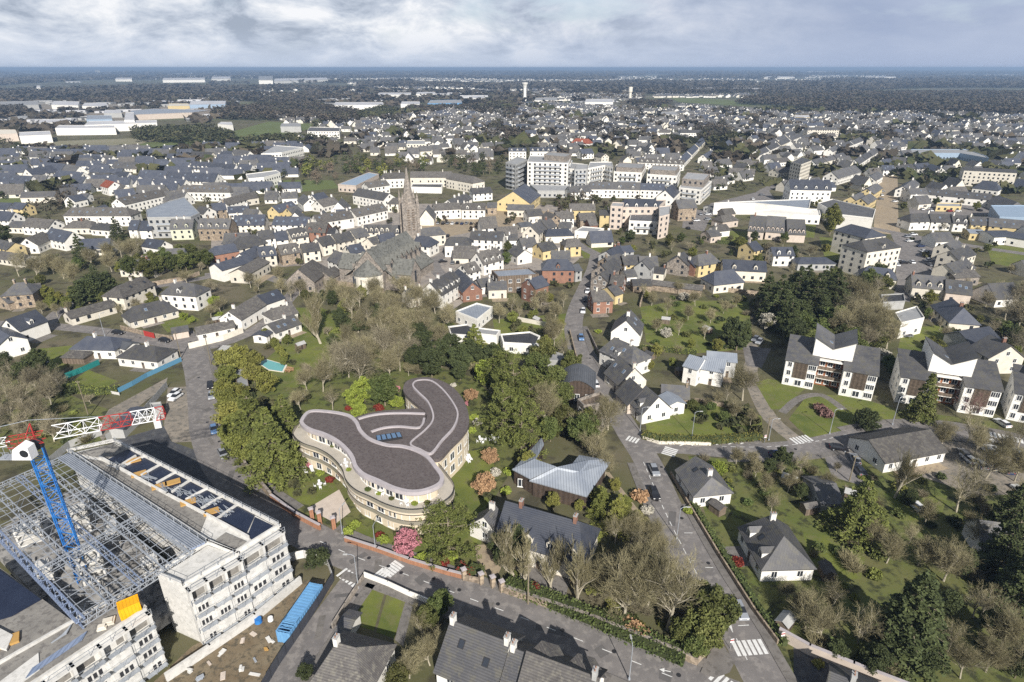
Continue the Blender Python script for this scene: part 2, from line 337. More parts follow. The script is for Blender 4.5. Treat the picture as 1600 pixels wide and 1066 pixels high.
def house(a, bb, w, hr, he, wall='white', roof='slate', hip=0, ch=None, dm=0, sk=0, label=None, name='house', cat='house', group=None, near=None,
          chk=None, gable=None, desc=None, win=True, ext=None, skw=0):
    """a house from the two ends of its ridge, given where the photograph shows them, its width and its ridge and eave heights"""
    A, B = W(*a, hr), W(*bb, hr); c = (A + B) / 2; d = B - A; L = d.length; hl = L / 2; rz = math.atan2(d.y, d.x)
    root = empty(name, (c.x, c.y, 0), rz)
    ha, hb = (hip if isinstance(hip, tuple) else (hip, hip))
    X0, X1 = -(hl + ha), hl + hb
    for t in np.linspace(X0, X1, max(1, int((X1 - X0) / w + .5)) + 1): FOOT.append((c.x + math.cos(rz) * t, c.y + math.sin(rz) * t, w * .62))
    view = Vector((c.x, c.y, 0)); ly = Vector((-math.sin(rz), math.cos(rz), 0)); lx = Vector((math.cos(rz), math.sin(rz), 0))
    f = -1 if ly.dot(view) > 0 else 1; g = -1 if lx.dot(view) > 0 else 1       # which long side and which end look at the camera
    dist = math.hypot(c.x, c.y)
    if near is None: near = dist < 250
    if dist < 330 and win: HOUSES.append((c, rz, f, L, w))
    b = MB(); hw = w / 2
    fl = max(1, int(he / 2.6 + .1)); inl = win and not near
    def wallface(p, q, gab):
        # p, q: ends of the wall on the ground in local xy; with its gable if gab
        P = [(*p, 0), (*q, 0), (*q, he)] + ([(((p[0] + q[0]) / 2), (p[1] + q[1]) / 2, hr - .12)] if gab else []) + [(*p, he)]
        b.face(P, 1 if (gab and gable) else 0)
    wallface((X0, -hw), (X1, -hw), False); wallface((X1, hw), (X0, hw), False)
    wallface((X1, -hw), (X1, hw), hb == 0); wallface((X0, hw), (X0, -hw), ha == 0)
    WL = []
    ln = X1 - X0; n = max(1, int(ln / 3.1))
    for k in range(n):
        for j in range(fl):
            WL.append((X0 + (k + .5) * ln / n, f * hw, j * 2.65 + .95, 0))
    n2 = max(1, int(w / 4.0))
    xg = X1 if g > 0 else X0
    for k in range(n2):
        for j in range(fl):
            WL.append((xg, -hw + (k + .5) * w / n2, j * 2.65 + .95, 1))
    if (hb if g > 0 else ha) == 0 and hr - he > 2.6: WL.append((xg, 0, he + .5, 1))
    if inl:
        for x, y, z, s in WL:
            ww, hh = random.choice((.5, .55, .6)), 1.35
            if random.random() < .12: continue
            if s == 0: P = [(x - ww * f * -1, y + f * .04, z), (x + ww * f * -1, y + f * .04, z), (x + ww * f * -1, y + f * .04, z + hh), (x - ww * f * -1, y + f * .04, z + hh)]
            else: P = [(x + g * .04, y - ww * g, z), (x + g * .04, y + ww * g, z), (x + g * .04, y + ww * g, z + hh), (x + g * .04, y - ww * g, z + hh)]
            b.face(P, 2)
    b.build('wall', [M[wall], M[gable or wall], M['glass']], root)
    b = MB(); roof_geo(b, hl, w, hr, he, ha, hb); b.build('roof', M[roof], root)
    if near and win:
        for i, (x, y, z, s) in enumerate(WL):
            if i == n // 2 * fl and s == 0: inst('door', DOOR, root, (x, y, .05), 0 if f < 0 else math.pi); continue
            inst('window', WIN, root, (x, y, z), (0 if f < 0 else math.pi) if s == 0 else (math.pi / 2 if g > 0 else -math.pi / 2))
    if ch is None: ch = [random.choice((-.85, .85))] if random.random() < .75 else []
    ck = chk or ('white' if wall in ('white', 'palegreen') else 'stone' if wall == 'stone' else 'brick' if random.random() < .3 else 'cream')
    for t in ch:
        inst('chimney', chimney(ck, 1.2 if dist < 400 else 1.5), root, (t * hl * .97, 0, hr))
    k = (hr - he) / hw; sl_ = math.atan(k)
    for i in range(dm):
        x = X0 + (i + .5) * ln / dm; y = f * (hw - .5)
        inst('dormer', dormer(wall if wall != 'stone' else 'cream', roof), root, (x, y, he + .45 * k), 0 if f < 0 else math.pi)
    for i in range(sk + skw):
        x = -hl + (i + .5 + random.uniform(-.2, .2)) * L / (sk + skw); t = random.uniform(.35, .65)
        inst('skylight', SKYL if i < sk else SKYLW, root, (x, f * hw * (1 - t), he + k * hw * t + .06), (f * -sl_, 0, 0))
    for (x0, x1, y0, y1, h, rm) in (ext or []):       # lean-to boxes: local extents, height, roof
        e = MB(); e.prism([(x0, y0), (x1, y0), (x1, y1), (x0, y1)], 0, h, 0, 1); e.build('annex', [M[wall], M[rm]], root)
    if desc is None:
        form = 'hipped' if ha and hb else 'gabled'
        desc = f'{WALLW.get(wall, wall)} {form} {cat} with {ROOFW.get(roof, roof)}'
    root['wallc'] = wall
    tag(root, label, cat, group, desc=None if label else desc)
    return root
def block(pts, z1, name, cat, wall='white', top='membrane', label=None, z0=0, desc=None, parapet=.5, rows=0, pitch=3.2, tops=None, balc=(), ztop=None, winm='glass'):
    """flat-roofed building: pts are the corners of its roof in the photograph (on the level z1)"""
    P = [W(x, y, z1) for x, y in pts]; c = sum(P, Vector()) / len(P)
    root = empty(name, (c.x, c.y, 0)); Q = [(p.x - c.x, p.y - c.y) for p in P]
    n = len(Q)
    if sum(Q[i][0] * Q[(i + 1) % n][1] - Q[(i + 1) % n][0] * Q[i][1] for i in range(n)) < 0: Q = Q[::-1]
    R = max(math.hypot(*q) for q in Q); FOOT.append((c.x, c.y, R * .85))
    wb = MB(); wb.prism(Q, 0, z1, 0)
    b = MB()
    Qi = [(q[0] * (1 - .5 / R), q[1] * (1 - .5 / R)) for q in Q]
    for i in range(n):
        j = (i + 1) % n
        p, q, pi, qi = Q[i], Q[j], Qi[i], Qi[j]
        o = 1.004
        b.face([(p[0] * o, p[1] * o, z1 - .25), (q[0] * o, q[1] * o, z1 - .25), (q[0] * o, q[1] * o, z1 + parapet), (p[0] * o, p[1] * o, z1 + parapet)], 0)
        b.face([(p[0] * o, p[1] * o, z1 + parapet), (q[0] * o, q[1] * o, z1 + parapet), (*qi, z1 + parapet), (*pi, z1 + parapet)], 0)
        b.face([(*pi, z1 + parapet), (*qi, z1 + parapet), (*qi, z1 + .05), (*pi, z1 + .05)], 0)
    b.face([(*q, z1 + .05) for q in Qi], 1); b.build('roof', [M[wall], M[top]], root)
    for i in range(n):
        p, q = Vector(Q[i]), Vector(Q[(i + 1) % n]); e = q - p; L = e.length
        if L < 2.5 or not rows: continue
        nn = Vector((e.y, -e.x)) / L
        mid = (p + q) / 2 + Vector((c.x, c.y))
        if nn.dot(mid) > 0: continue                    # sides that look away
        k = max(1, int(L / pitch))
        for r in range(rows):
            z = r * (z1 / rows) + .9
            for t in range(k):
                u = p + e * ((t + .5) / k) + nn * .03; hw = min(.7, L / k * .3); ed = e / L
                hh = min(1.5, z1 / rows * .55)
                if math.hypot(c.x, c.y) < 250:
                    inst('window', WIN, root, (u.x, u.y, z), math.atan2(e.y, e.x), (hw * 2 / 1.15, 1, hh / 1.4))
                else:
                    s0, s1 = u - ed * hw, u + ed * hw
                    wb.face([(s0.x, s0.y, z), (s1.x, s1.y, z), (s1.x, s1.y, z + hh), (s0.x, s0.y, z + hh)], 1)
            if i in balc and r:
                m0 = (p + q) / 2 + nn * .7
                s = inst('balcony', BALC, root, (m0.x, m0.y, r * (z1 / rows)), math.atan2(e.y, e.x), (L * .62, 1.4, 1))
    wb.build('wall', [M[wall], M[winm]], root)
    tag(root, label, cat, desc=None if label else (desc or f'{WALLW.get(wall, wall)} flat-roofed {cat}'))
    return root
def balc_mesh():
    b = MB(); b.box((0, 0, -.1), (1, 1, .2), mi=0); b.box((0, -.47, .1), (1, .06, .95), mi=1)
    for s in (-.5, .5): b.box((s * .995, 0, .1), (.012, .9, .95), mi=1)
    return b.mesh('balcony', [M['white'], M['steel']])
BALC = balc_mesh()
# ------------------------------------------------------------------ plants
def leafquads(P, size, up=.25, flat=0, sizevar=.4, rng=np.random):
    k = len(P); n = rng.normal(size=(k, 3)); n[:, 2] = np.abs(n[:, 2]) + up
    if flat: n[:, 2] += flat
    n /= np.linalg.norm(n, axis=1)[:, None]
    r = rng.normal(size=(k, 3)); a = np.cross(n, r); a /= np.linalg.norm(a, axis=1)[:, None]; b = np.cross(n, a)
    s = (size * (1 + sizevar * rng.uniform(-1, 1, k)))[:, None] / 2
    return np.stack([P - a * s - b * s * .6, P + a * s - b * s * .6, P + a * s + b * s * .6, P - a * s + b * s * .6], axis=1)
def clumpcloud(n, clumps, rad, rng=np.random):
    c = clumps[rng.randint(0, len(clumps), n)]; d = rng.normal(size=(n, 3)); d /= np.linalg.norm(d, axis=1)[:, None]
    r = rng.uniform(.25, 1, n)[:, None] ** .5
    return c[:, :3] + d * r * (c[:, 3:4] if clumps.shape[1] > 3 else rad) * np.array([1, 1, .8])
def branchlist(h, seed, spread=.55, fork=.22, lean=.1, levels=4, nb=4, upright=.3, r0=None):
    """skeleton of a bare tree: list of (p, q, r0, r1, level)"""
    rg = random.Random(seed); out = []; r0 = r0 or h * .02
    def grow(p, d, ln, r, lv):
        seg = 3 if lv < 2 else 2
        for s in range(seg):
            dd = (d + Vector((rg.gauss(0, .12), rg.gauss(0, .12), rg.gauss(0, .06) + (upright * .25 if lv else 0)))).normalized()
            q = p + dd * (ln / seg); r1 = r * (.84 if lv < 2 else .7)
            out.append((p, q, r, r1, lv)); 
            if lv < levels and (lv > 0 or s >= 1 - (fork < .2)):
                k = nb if lv else nb + 1
                for i in range(rg.randint(max(1, k - 2), k) if s < seg - 1 else k):
                    a = rg.uniform(0, 2 * math.pi); t = dd.orthogonal().normalized(); t2 = dd.cross(t)
                    side = t * math.cos(a) + t2 * math.sin(a)
                    sp = spread * rg.uniform(.7, 1.35)
                    nd = (dd * (1 - sp * .45) + side * sp + Vector((0, 0, upright * .5))).normalized()
                    grow(p.lerp(q, rg.uniform(.4, 1)), nd, ln * rg.uniform(.5, .78), r1 * rg.uniform(.45, .65), lv + 1)
            p, d, r = q, dd, r1
    grow(Vector((0, 0, -.2)), Vector((rg.gauss(0, lean * .4), rg.gauss(0, lean * .4), 1)).normalized(), h * (.5 if fork > .2 else .62), r0, 0)
    zt = max(s[1].z for s in out); k = h / zt
    return [(a * k, b * k, c, d, l) for a, b, c, d, l in out]
NFACE = []
def bare_tree(h, seed, **kw):
    br = branchlist(h, seed, **kw); t = MB(); c = MB()
    for p, q, r0, r1, lv in br:
        if lv <= 2: t.tube(p, q, max(r0, .05), max(r1, .04), 6 if lv == 0 else 5 if lv == 1 else 3, cap=False)
        else: c.tube(p, q, max(r0, .02), .01, 3, cap=False)
    NFACE.append((len(t.f), len(c.f)))
    return t.mesh('trunk', M['palebark']), c.mesh('crown', M['twig'])
def ellip_clumps(n, rx, rz, cz, cr, rg, shell=.55):
    d = rg.normal(size=(n, 3)); d /= np.linalg.norm(d, axis=1)[:, None]; r = rg.uniform(shell, 1, n)[:, None] * rg.uniform(.8, 1.08, n)[:, None]
    P = d * r * np.array([rx, rx, rz]) + np.array([0, 0, cz]); P[:, 2] = np.maximum(P[:, 2], .25 * cr)
    return np.hstack([P, rg.uniform(.7, 1.25, n)[:, None] * cr])
def leafy_tree(h, seed, rx=.36, base=.18, n=7600, size=.33, ncl=60, cr=.11, leaf='leaf', up=.25):
    rg = np.random.RandomState(seed); rz = h * (1 - base) / 2; cl = ellip_clumps(ncl, h * rx, rz, h * base + rz, h * cr, rg)
    V = leafquads(clumpcloud(n, cl, 1, rg), size, up, rng=rg)
    t = MB(); t.tube((0, 0, -.2), (0, 0, h * .55), h * .022, h * .012, 6, cap=False)
    for k in range(6):
        q = cl[rg.randint(len(cl))]; t.tube((0, 0, h * (.2 + .06 * k)), q[:3] * .9, h * .009, h * .004, 4, cap=False)
    return t.mesh('trunk', M['bark']), quadmesh('crown', V, M[leaf])
def pine_tree(h, seed, n=12000, leaf='leafpine', spread=.42, pads=44, base=.16):
    rg = np.random.RandomState(seed); t = MB(); t.tube((0, 0, -.2), (.1, .1, h * .9), h * .026, h * .008, 7, cap=False)
    cl = []
    for i in range(pads):
        z = h * rg.uniform(base, .97); k = (z / h - base) / (1 - base); R = h * spread * (1 - k ** 2.2 * .75) * rg.uniform(.25, 1); a = rg.uniform(0, 6.28)
        p = np.array([R * math.cos(a), R * math.sin(a), z]); t.tube((0, 0, z - R * .35), p, h * .008, h * .003, 4, cap=False)
        for j in range(7):
            q = p + rg.normal(size=3) * np.array([h * .1, h * .1, h * .01]); cl.append([*q, h * rg.uniform(.04, .06)])
    cl = np.array(cl); P = clumpcloud(n, cl, 1, rg); kk = cl[:, 2][np.abs(P[:, None, 2] - cl[None, :, 2]).argmin(1)]; P[:, 2] = kk + (P[:, 2] - kk) * .4
    return t.mesh('trunk', M['bark']), quadmesh('crown', leafquads(P, .3, .5, rng=rg), M[leaf])
def cedar_tree(h, seed, n=10000, leaf='leafdark', spread=.34, tiers=11, droop=.12):
    rg = np.random.RandomState(seed); t = MB(); t.tube((0, 0, -.2), (0, 0, h * .97), h * .022, h * .004, 7, cap=False); P = []
    for i in range(tiers):
        k = i / (tiers - 1); z = h * (.1 + .85 * k); R = h * spread * (1 - k) ** .8 + h * .03; nb = max(4, int(9 * (1 - k * .5)))
        for j in range(nb):
            a = 6.28 * (j + rg.uniform(-.3, .3)) / nb + i; r = R * rg.uniform(.72, 1.12); m = int(n / tiers / nb * (.45 + 1.1 * (1 - k)))
            s = rg.uniform(.12, 1, m) ** .7; wdt = (.28 * r * (1 - s * .6) + .15)
            x = s * r; y = rg.normal(size=m) * wdt * .6; zz = z - droop * r * s ** 1.6 - np.abs(y) * .18 + rg.normal(size=m) * h * .012 + rg.uniform(-.02, .02) * h
            P.append(np.stack([x * math.cos(a) - y * math.sin(a), x * math.sin(a) + y * math.cos(a), zz], 1))
            t.tube((0, 0, z), (r * .9 * math.cos(a), r * .9 * math.sin(a), z - droop * r * .7), h * .006, h * .002, 3, cap=False)
    P = np.concatenate(P)
    return t.mesh('trunk', M['bark']), quadmesh('crown', leafquads(P, .33, .6, rng=rg), M[leaf])
def shrub_mesh(seed, n=900, size=.22, leaf='leaf', sq=.75):
    rg = np.random.RandomState(seed); cl = ellip_clumps(22, .8, sq * .5, sq * .5, .3, rg, .4); P = clumpcloud(n, cl, 1, rg); P[:, 2] = np.maximum(P[:, 2], .02)
    return quadmesh('shrub', leafquads(P, size, .3, rng=rg), M[leaf])
def twigshrub_mesh(seed, nn=110):
    rg = random.Random(seed); b = MB()
    for i in range(nn):
        a = rg.uniform(0, 6.28); r = rg.uniform(.2, 1); p = Vector((math.cos(a) * r * .3, math.sin(a) * r * .3, 0)); q = Vector((math.cos(a) * r, math.sin(a) * r, rg.uniform(.5, 1.15)))
        b.tube(p, p.lerp(q, .6), .03, .02, 3, cap=False)
        for k in range(4):
            b.tube(p.lerp(q, rg.uniform(.4, .7)), q + Vector((rg.gauss(0, .2), rg.gauss(0, .2), rg.gauss(0, .15))), .016, .008, 3, cap=False)
    return b.mesh('shrub', M['twig'])
PROTO = {
    'bare': [bare_tree(13, s, spread=.6, nb=n_) for s, n_ in ((11, 4), (12, 3), (13, 4))],
    'slim': [bare_tree(13, s, spread=.36, nb=3, fork=.15, upright=.75) for s in (21, 22)],
    'wide': [bare_tree(13, s, spread=.8, nb=4, upright=.1) for s in (31, 32)],
    'leafy': [leafy_tree(9, s) for s in (41, 42, 43)],
    'dome': [leafy_tree(7, s, rx=.5, base=.08, cr=.15, n=5200, size=.36) for s in (46, 47)],
    'column': [leafy_tree(10, s, rx=.19, base=.02, n=5200, size=.36, ncl=70, cr=.075, leaf='leafdark') for s in (51, 52)],
    'pine': [pine_tree(17, s) for s in (61, 62)],
    'cedar': [cedar_tree(15, s) for s in (71, 72)],
    'spruce': [cedar_tree(16, 75, spread=.24, tiers=14, droop=.25)],
    'shrub': [shrub_mesh(s) for s in (81, 82, 83)],
    'twigs': [twigshrub_mesh(s) for s in (85, 86)],
}
PH = dict(bare=13, slim=13, wide=13, leafy=9, dome=7, column=10, pine=17, cedar=15, spruce=16)
TNAME = dict(bare='bare_tree', slim='bare_tree', wide='bare_tree', leafy='broadleaf_tree', dome='broadleaf_tree', column='cypress_tree', pine='pine_tree', cedar='cedar_tree', spruce='spruce_tree')
TDESC = dict(bare='bare spreading tree with pale branches', slim='tall slender bare tree with upright branches', wide='wide bare tree with crooked branches', leafy='evergreen tree with dense crown',
             dome='low rounded evergreen tree', column='narrow dark green cypress', pine='broad pine with layered olive crown', cedar='dark cedar with tiered boughs', spruce='dark spruce with drooping boughs')
LEAFW = dict(leaflime='lime green ', leafbronze='copper-leaved ', leafred='red-leaved ', blossom='pink-flowering ', blossomwhite='white-flowering ', leafolive='olive green ', plum='purple-twigged ', twigbrown='brown-twigged ', leafdark='dark green ')
TREES = []
def tree(kind, px, py, h, sx=1.0, leaf=None, label=None, bark=None, i=None, rz=None, pos=None):
    p = pos if pos is not None else W(px, py); pr = PROTO[kind]
    pr = pr[(len(TREES) if i is None else i) % len(pr)]; k = h / PH[kind]
    r = empty(TNAME[kind], (p[0], p[1], 0), random.uniform(0, 6.28) if rz is None else rz); r.scale = (k * sx, k * sx, k)
    inst('trunk', pr[0], r, mats=[M[bark]] if bark else None); inst('crown', pr[1], r, mats=[M[leaf]] if leaf else None)
    d = LEAFW.get(leaf, '') + TDESC[kind]
    tag(r, label, 'tree', desc=None if label else d); TREES.append((p[0], p[1], h * .25)); return r
SHR = []; REST = []
def shrub(px, py, s, leaf='leaf', kind='shrub', h=1.0, label=None, pos=None, desc=None):
    p = pos if pos is not None else W(px, py); pr = PROTO[kind][len(SHR) % len(PROTO[kind])]
    if len(SHR) >= 290:
        REST.append((Vector((p[0], p[1], 0)), 'shrub', s * 1.6)); return
    o = inst('shrub', pr, None, (p[0], p[1], 0), random.uniform(0, 6.28), (s, s, s * h), [M[leaf]])
    w_ = {'leaf': 'green ', 'twig': 'bare ', **LEAFW}.get(leaf, '')
    tag(o, label, 'shrub', desc=None if label else (desc or w_ + ('rounded garden shrub' if kind == 'shrub' else 'twiggy shrub'))); SHR.append(o); return o
def pline(pts, z=0): return [W(x, y, z) for x, y in pts]
def offset_line(P, d):
    out = []
    for i, p in enumerate(P):
        a = P[max(0, i - 1)]; b = P[min(len(P) - 1, i + 1)]; t = (b - a); t.z = 0; t.normalize(); out.append(Vector((p.x - t.y * d, p.y + t.x * d, p.z)))
    return out
def hedge(pts, wd, h, leaf='leaf', label=None, dens=9, size=.3, desc='clipped green hedge', P=None):
    P = P or pline(pts); c = P[0]; vs = []; core = MB()
    for a, b in zip(P, P[1:]):
        L = (b - a).length; n = int(L * (2 * h + wd) * dens); t = np.random.uniform(0, 1, n); e = np.array(b - a); nn = np.array([-e[1], e[0], 0]) / L
        s = np.random.uniform(0, 2 * h + wd, n); off = np.where(s < h, -wd / 2, np.where(s > h + wd, wd / 2, s - h - wd / 2)); z = np.where(s < h, s, np.where(s > h + wd, 2 * h + wd - s, h))
        off = off + np.random.normal(size=n) * .12; z = np.maximum(.05, z + np.random.normal(size=n) * .13)
        q = np.array(a - c)[None, :] + e[None, :] * t[:, None] + nn[None, :] * off[:, None]; q[:, 2] = z; vs.append(q)
        core.box(tuple((a + b) / 2 - c), (L, wd * .75, h * .9), math.atan2(e[1], e[0]))
    me = quadmesh('hedge', leafquads(np.concatenate(vs), size, .2), M[leaf])
    o = inst('hedge', me, None, (c.x, c.y, 0)); 
    k = core.build('hedge_core', M['leafdark'], o)
    tag(o, label, 'hedge', desc=None if label else desc); return o
def wallrun(pts, h, th=.3, m='stone', name='boundary_wall', cat='wall', label=None, cap=None, desc='low stone boundary wall', gaps=(), P=None, z0=0):
    P = P or pline(pts); c = P[0]; b = MB(); k = MB()
    for i, (p, q) in enumerate(zip(P, P[1:])):
        if i in gaps: continue
        L = (q - p).length; mid = (p + q) / 2 - c; a = math.atan2((q - p).y, (q - p).x)
        b.box((mid.x, mid.y, z0), (L + th * .5, th, h), a)
        if cap: k.box((mid.x, mid.y, z0 + h), (L + th * .5 + .06, th + .14, .1), a)
    if cap:
        r = empty(name, (c.x, c.y, 0)); b.build('masonry', M[m], r); k.build('coping', M[cap], r)
    else: r = b.build(name, M[m], None, (c.x, c.y, 0))
    tag(r, label, cat, desc=None if label else desc); return r
def fencerun(pts, h, m='whitep', label=None, step=2.0, mesh=True, desc='light metal fence', panel=None, name='fence'):
    P = pline(pts); c = P[0]; r = empty(name, (c.x, c.y, 0)); pb = MB(); rb = MB(); pb.box((0, 0, 0), (.08, .08, h)); pm = pb.mesh('post', M[m])
    for p, q in zip(P, P[1:]):
        L = (q - p).length; n = max(1, int(L / step))
        for i in range(n + 1):
            u = p.lerp(q, i / n) - c; inst('post', pm, r, (u.x, u.y, 0))
        a = math.atan2((q - p).y, (q - p).x); mid = (p + q) / 2 - c
        if panel: rb.box((mid.x, mid.y, .05), (L, .04, h - .1), a)
        else:
            for z in (.25, h * .6, h - .1): rb.box((mid.x, mid.y, z), (L, .04, .05), a)
    rb.build('panel' if panel else 'rail', M[panel or m], r)
    tag(r, label, 'fence', desc=None if label else desc); return r
# ------------------------------------------------------------------ ground sheets
def sheet(name, pts, m, z, kind='structure', P=None):
    P = P or pline(pts); c = sum(P, Vector()) / len(P); me = bpy.data.meshes.new(name)
    me.from_pydata([(p.x - c.x, p.y - c.y, 0) for p in P], [], [tuple(range(len(P)))]); me.materials.append(M[m]); me.update()
    if me.polygons[0].normal.z < 0: me.flip_normals()
    o = inst(name, me, None, (c.x, c.y, z)); o['kind'] = kind; return o
def smoothline(P, n=4):
    out = []
    for i in range(len(P) - 1):
        p0, p1, p2, p3 = P[max(0, i - 1)], P[i], P[i + 1], P[min(len(P) - 1, i + 2)]
        for k in range(n):
            t = k / n; out.append(.5 * ((2 * p1) + (p2 - p0) * t + (2 * p0 - 5 * p1 + 4 * p2 - p3) * t * t + (3 * p1 - p0 - 3 * p2 + p3) * t ** 3))
    return out + [P[-1]]
ROADS = []
def ribbon(name, pts, wd, m, z, P=None, sm=True, off=0.0, thick=0, reg=True):
    P = P or pline(pts)
    if sm: P = smoothline(P)
    if reg: ROADS.append((P, wd / 2))
    if off: P = offset_line(P, off)
    l, r = offset_line(P, wd / 2), offset_line(P, -wd / 2); b = MB()
    for i in range(len(P) - 1):
        q = [l[i], r[i], r[i + 1], l[i + 1]]; b.face([(p.x, p.y, z) for p in q])
        if thick:
            for a, c in ((l[i + 1], l[i]), (r[i], r[i + 1])): b.face([(a.x, a.y, z - thick), (c.x, c.y, z - thick), (c.x, c.y, z), (a.x, a.y, z)])
    if thick:
        for a, c in ((l[0], r[0]), (r[-1], l[-1])): b.face([(a.x, a.y, z - thick), (c.x, c.y, z - thick), (c.x, c.y, z), (a.x, a.y, z)])
    o = b.build(name, M[m]); o['kind'] = 'structure'; return o
GRID = {}; NGRID = [0, 0]; RSEG = {}
def clear(x, y, r=0):
    while NGRID[0] < len(FOOT):
        f = FOOT[NGRID[0]]; NGRID[0] += 1; R = f[2] + 4
        for i in range(int((f[0] - R) // 20), int((f[0] + R) // 20) + 1):
            for j in range(int((f[1] - R) // 20), int((f[1] + R) // 20) + 1): GRID.setdefault((i, j), []).append(f)
    while NGRID[1] < len(ROADS):
        P, hw = ROADS[NGRID[1]]; NGRID[1] += 1
        for a, b in zip(P[::2], P[2::2]):
            for i in range(int((min(a.x, b.x) - 12) // 20), int((max(a.x, b.x) + 12) // 20) + 1):
                for j in range(int((min(a.y, b.y) - 12) // 20), int((max(a.y, b.y) + 12) // 20) + 1): RSEG.setdefault((i, j), []).append((a, b, hw))
    c = (int(x // 20), int(y // 20))
    for fx, fy, fr in GRID.get(c, ()):
        if (fx - x) ** 2 + (fy - y) ** 2 < (fr + r) ** 2: return False
    if 1:
        for a, b, hw in RSEG.get(c, ()):
            ex, ey = b.x - a.x, b.y - a.y; t = max(0, min(1, ((x - a.x) * ex + (y - a.y) * ey) / (ex * ex + ey * ey + 1e-9)))
            if (a.x + ex * t - x) ** 2 + (a.y + ey * t - y) ** 2 < (hw + r) ** 2: return False
    return True
def inside(x, y, poly):
    c = False; j = len(poly) - 1
    for i in range(len(poly)):
        xi, yi = poly[i][0], poly[i][1]; xj, yj = poly[j][0], poly[j][1]
        if (yi > y) != (yj > y) and x < (xj - xi) * (y - yi) / (yj - yi) + xi: c = not c
        j = i
    return c
def scatter(poly, n, r=1.0, rng=random):
    """random free places inside an area"""
    P = pline(poly); xs = [p.x for p in P]; ys = [p.y for p in P]; out = []
    for _ in range(n * 6):
        x, y = rng.uniform(min(xs), max(xs)), rng.uniform(min(ys), max(ys))
        if inside(x, y, P) and clear(x, y, r): out.append(Vector((x, y, 0)))
        if len(out) >= n: break
    return out
# ------------------------------------------------------------------ cars and street furniture
def car_meshes():
    L, Wd = 4.2, 1.75
    prof = [(-2.1, .35), (-2.1, .8), (-1.95, .92), (-1.0, .98), (.95, .98), (1.95, .82), (2.1, .7), (2.1, .35)]   # lower body, nose to +x
    b = MB(); n = len(prof)
    for s in (-1, 1): b.face([(x, s * Wd / 2 * (.97 if z > .9 else 1), z) for x, z in (prof if s < 0 else prof[::-1])], 0)
    for i in range(n):
        (x0, z0), (x1, z1) = prof[i], prof[(i + 1) % n]; b.face([(x0, Wd / 2 * (.97 if z0 > .9 else 1), z0), (x1, Wd / 2 * (.97 if z1 > .9 else 1), z1), (x1, -Wd / 2 * (.97 if z1 > .9 else 1), z1), (x0, -Wd / 2 * (.97 if z0 > .9 else 1), z0)], 0)
    b.face([(-1.45, -.62, 1.44), (.1, -.62, 1.44), (.1, .62, 1.44), (-1.45, .62, 1.44)], 0)       # roof panel
    body = b.mesh('body', M['whitep'])
    g = MB(); lo = [(-1.95, .8), (.98, .8)]; z0, z1 = .975, 1.432
    A = [(-1.95, -.82, z0), (1.0, -.82, z0), (1.0, .82, z0), (-1.95, .82, z0)]; B = [(-1.5, -.64, z1), (.15, -.64, z1), (.15, .64, z1), (-1.5, .64, z1)]
    for i in range(4): j = (i + 1) % 4; g.face([A[i], A[j], B[j], B[i]], 0)
    glass = g.mesh('windows', M['carglass'])
    wh = MB(); wh.tube((0, -.11, .33), (0, .11, .33), .33, .33, 12, 0); wh.tube((0, -.115, .33), (0, .115, .33), .19, .19, 10, 1)
    wheel = wh.mesh('wheel', [M['rubber'], M['steel']])
    h = MB(); h.box((0, 0, 0), (.08, .34, .14)); lamp = h.mesh('headlight', M['frame']); rl = MB(); rl.box((0, 0, 0), (.06, .28, .2)); rear = rl.mesh('rear_light', M['red'])
    return body, glass, wheel, lamp, rear
CARM_ = car_meshes(); CARS = []
def carsimple_mesh():
    b = MB(); me = CARM_[0]; b.v = [tuple(v.co) for v in me.vertices]; b.f = [tuple(p.vertices) for p in me.polygons]; b.m = [0] * len(b.f)
    i = len(b.v); g = CARM_[1]; b.v += [tuple(v.co) for v in g.vertices]; b.f += [tuple(i + k for k in p.vertices) for p in g.polygons]; b.m += [1] * len(g.polygons)
    for x in (-1.3, 1.3):
        for y in (-.8, .8): b.tube((x, y - .1, .33), (x, y + .1, .33), .33, .33, 8, 2)
    return b.mesh('parked_car', [M['whitep'], M['carglass'], M['rubber']])
CARS1 = carsimple_mesh()
def car(px, py, ang=None, col='white', to=None, label=None, sc=1.0, simple=False, van=False):
    p = W(px, py); rz = ang if ang is not None else math.atan2((W(*to) - p).y, (W(*to) - p).x)
    if simple:
        r = inst('parked_car', CARS1, None, (p.x, p.y, .03), rz, (1, 1, 1.35 if van else 1), [CARM[col], None, None])
    else:
        r = empty('parked_car', (p.x, p.y, .03), rz); r.scale = (sc, sc, sc * (1.3 if van else 1))
        inst('body', CARM_[0], r, mats=[CARM[col]]); inst('windows', CARM_[1], r)
        for x in (-1.3, 1.3):
            for y in (-.8, .8): inst('wheel', CARM_[2], r, (x, y, 0))
        for y in (-.58, .58): inst('headlight', CARM_[3], r, (2.08, y, .62)); inst('rear_light', CARM_[4], r, (-2.09, y, .66))
    tag(r, label, 'van' if van else 'car', desc=None if label else f'{col} parked {"van" if van else "car"}'); CARS.append(r); return r
def lamp_parts():
    b = MB(); b.tube((0, 0, 0), (0, 0, 7), .09, .06, 8); b.box((0, 0, 0), (.3, .3, .4)); pole = b.mesh('pole', M['steel'])
    b = MB(); b.tube((0, 0, 6.9), (.5, 0, 7.25), .05, .04, 6); b.tube((.5, 0, 7.25), (1.3, 0, 7.3), .04, .04, 6); arm = b.mesh('arm', M['steel'])
    b = MB(); b.box((1.5, 0, 7.24), (.75, .28, .12)); b.box((1.5, 0, 7.2), (.6, .22, .04), mi=1); head = b.mesh('lamp_head', [M['greywall'], M['frame']])
    return pole, arm, head
LAMP = lamp_parts()
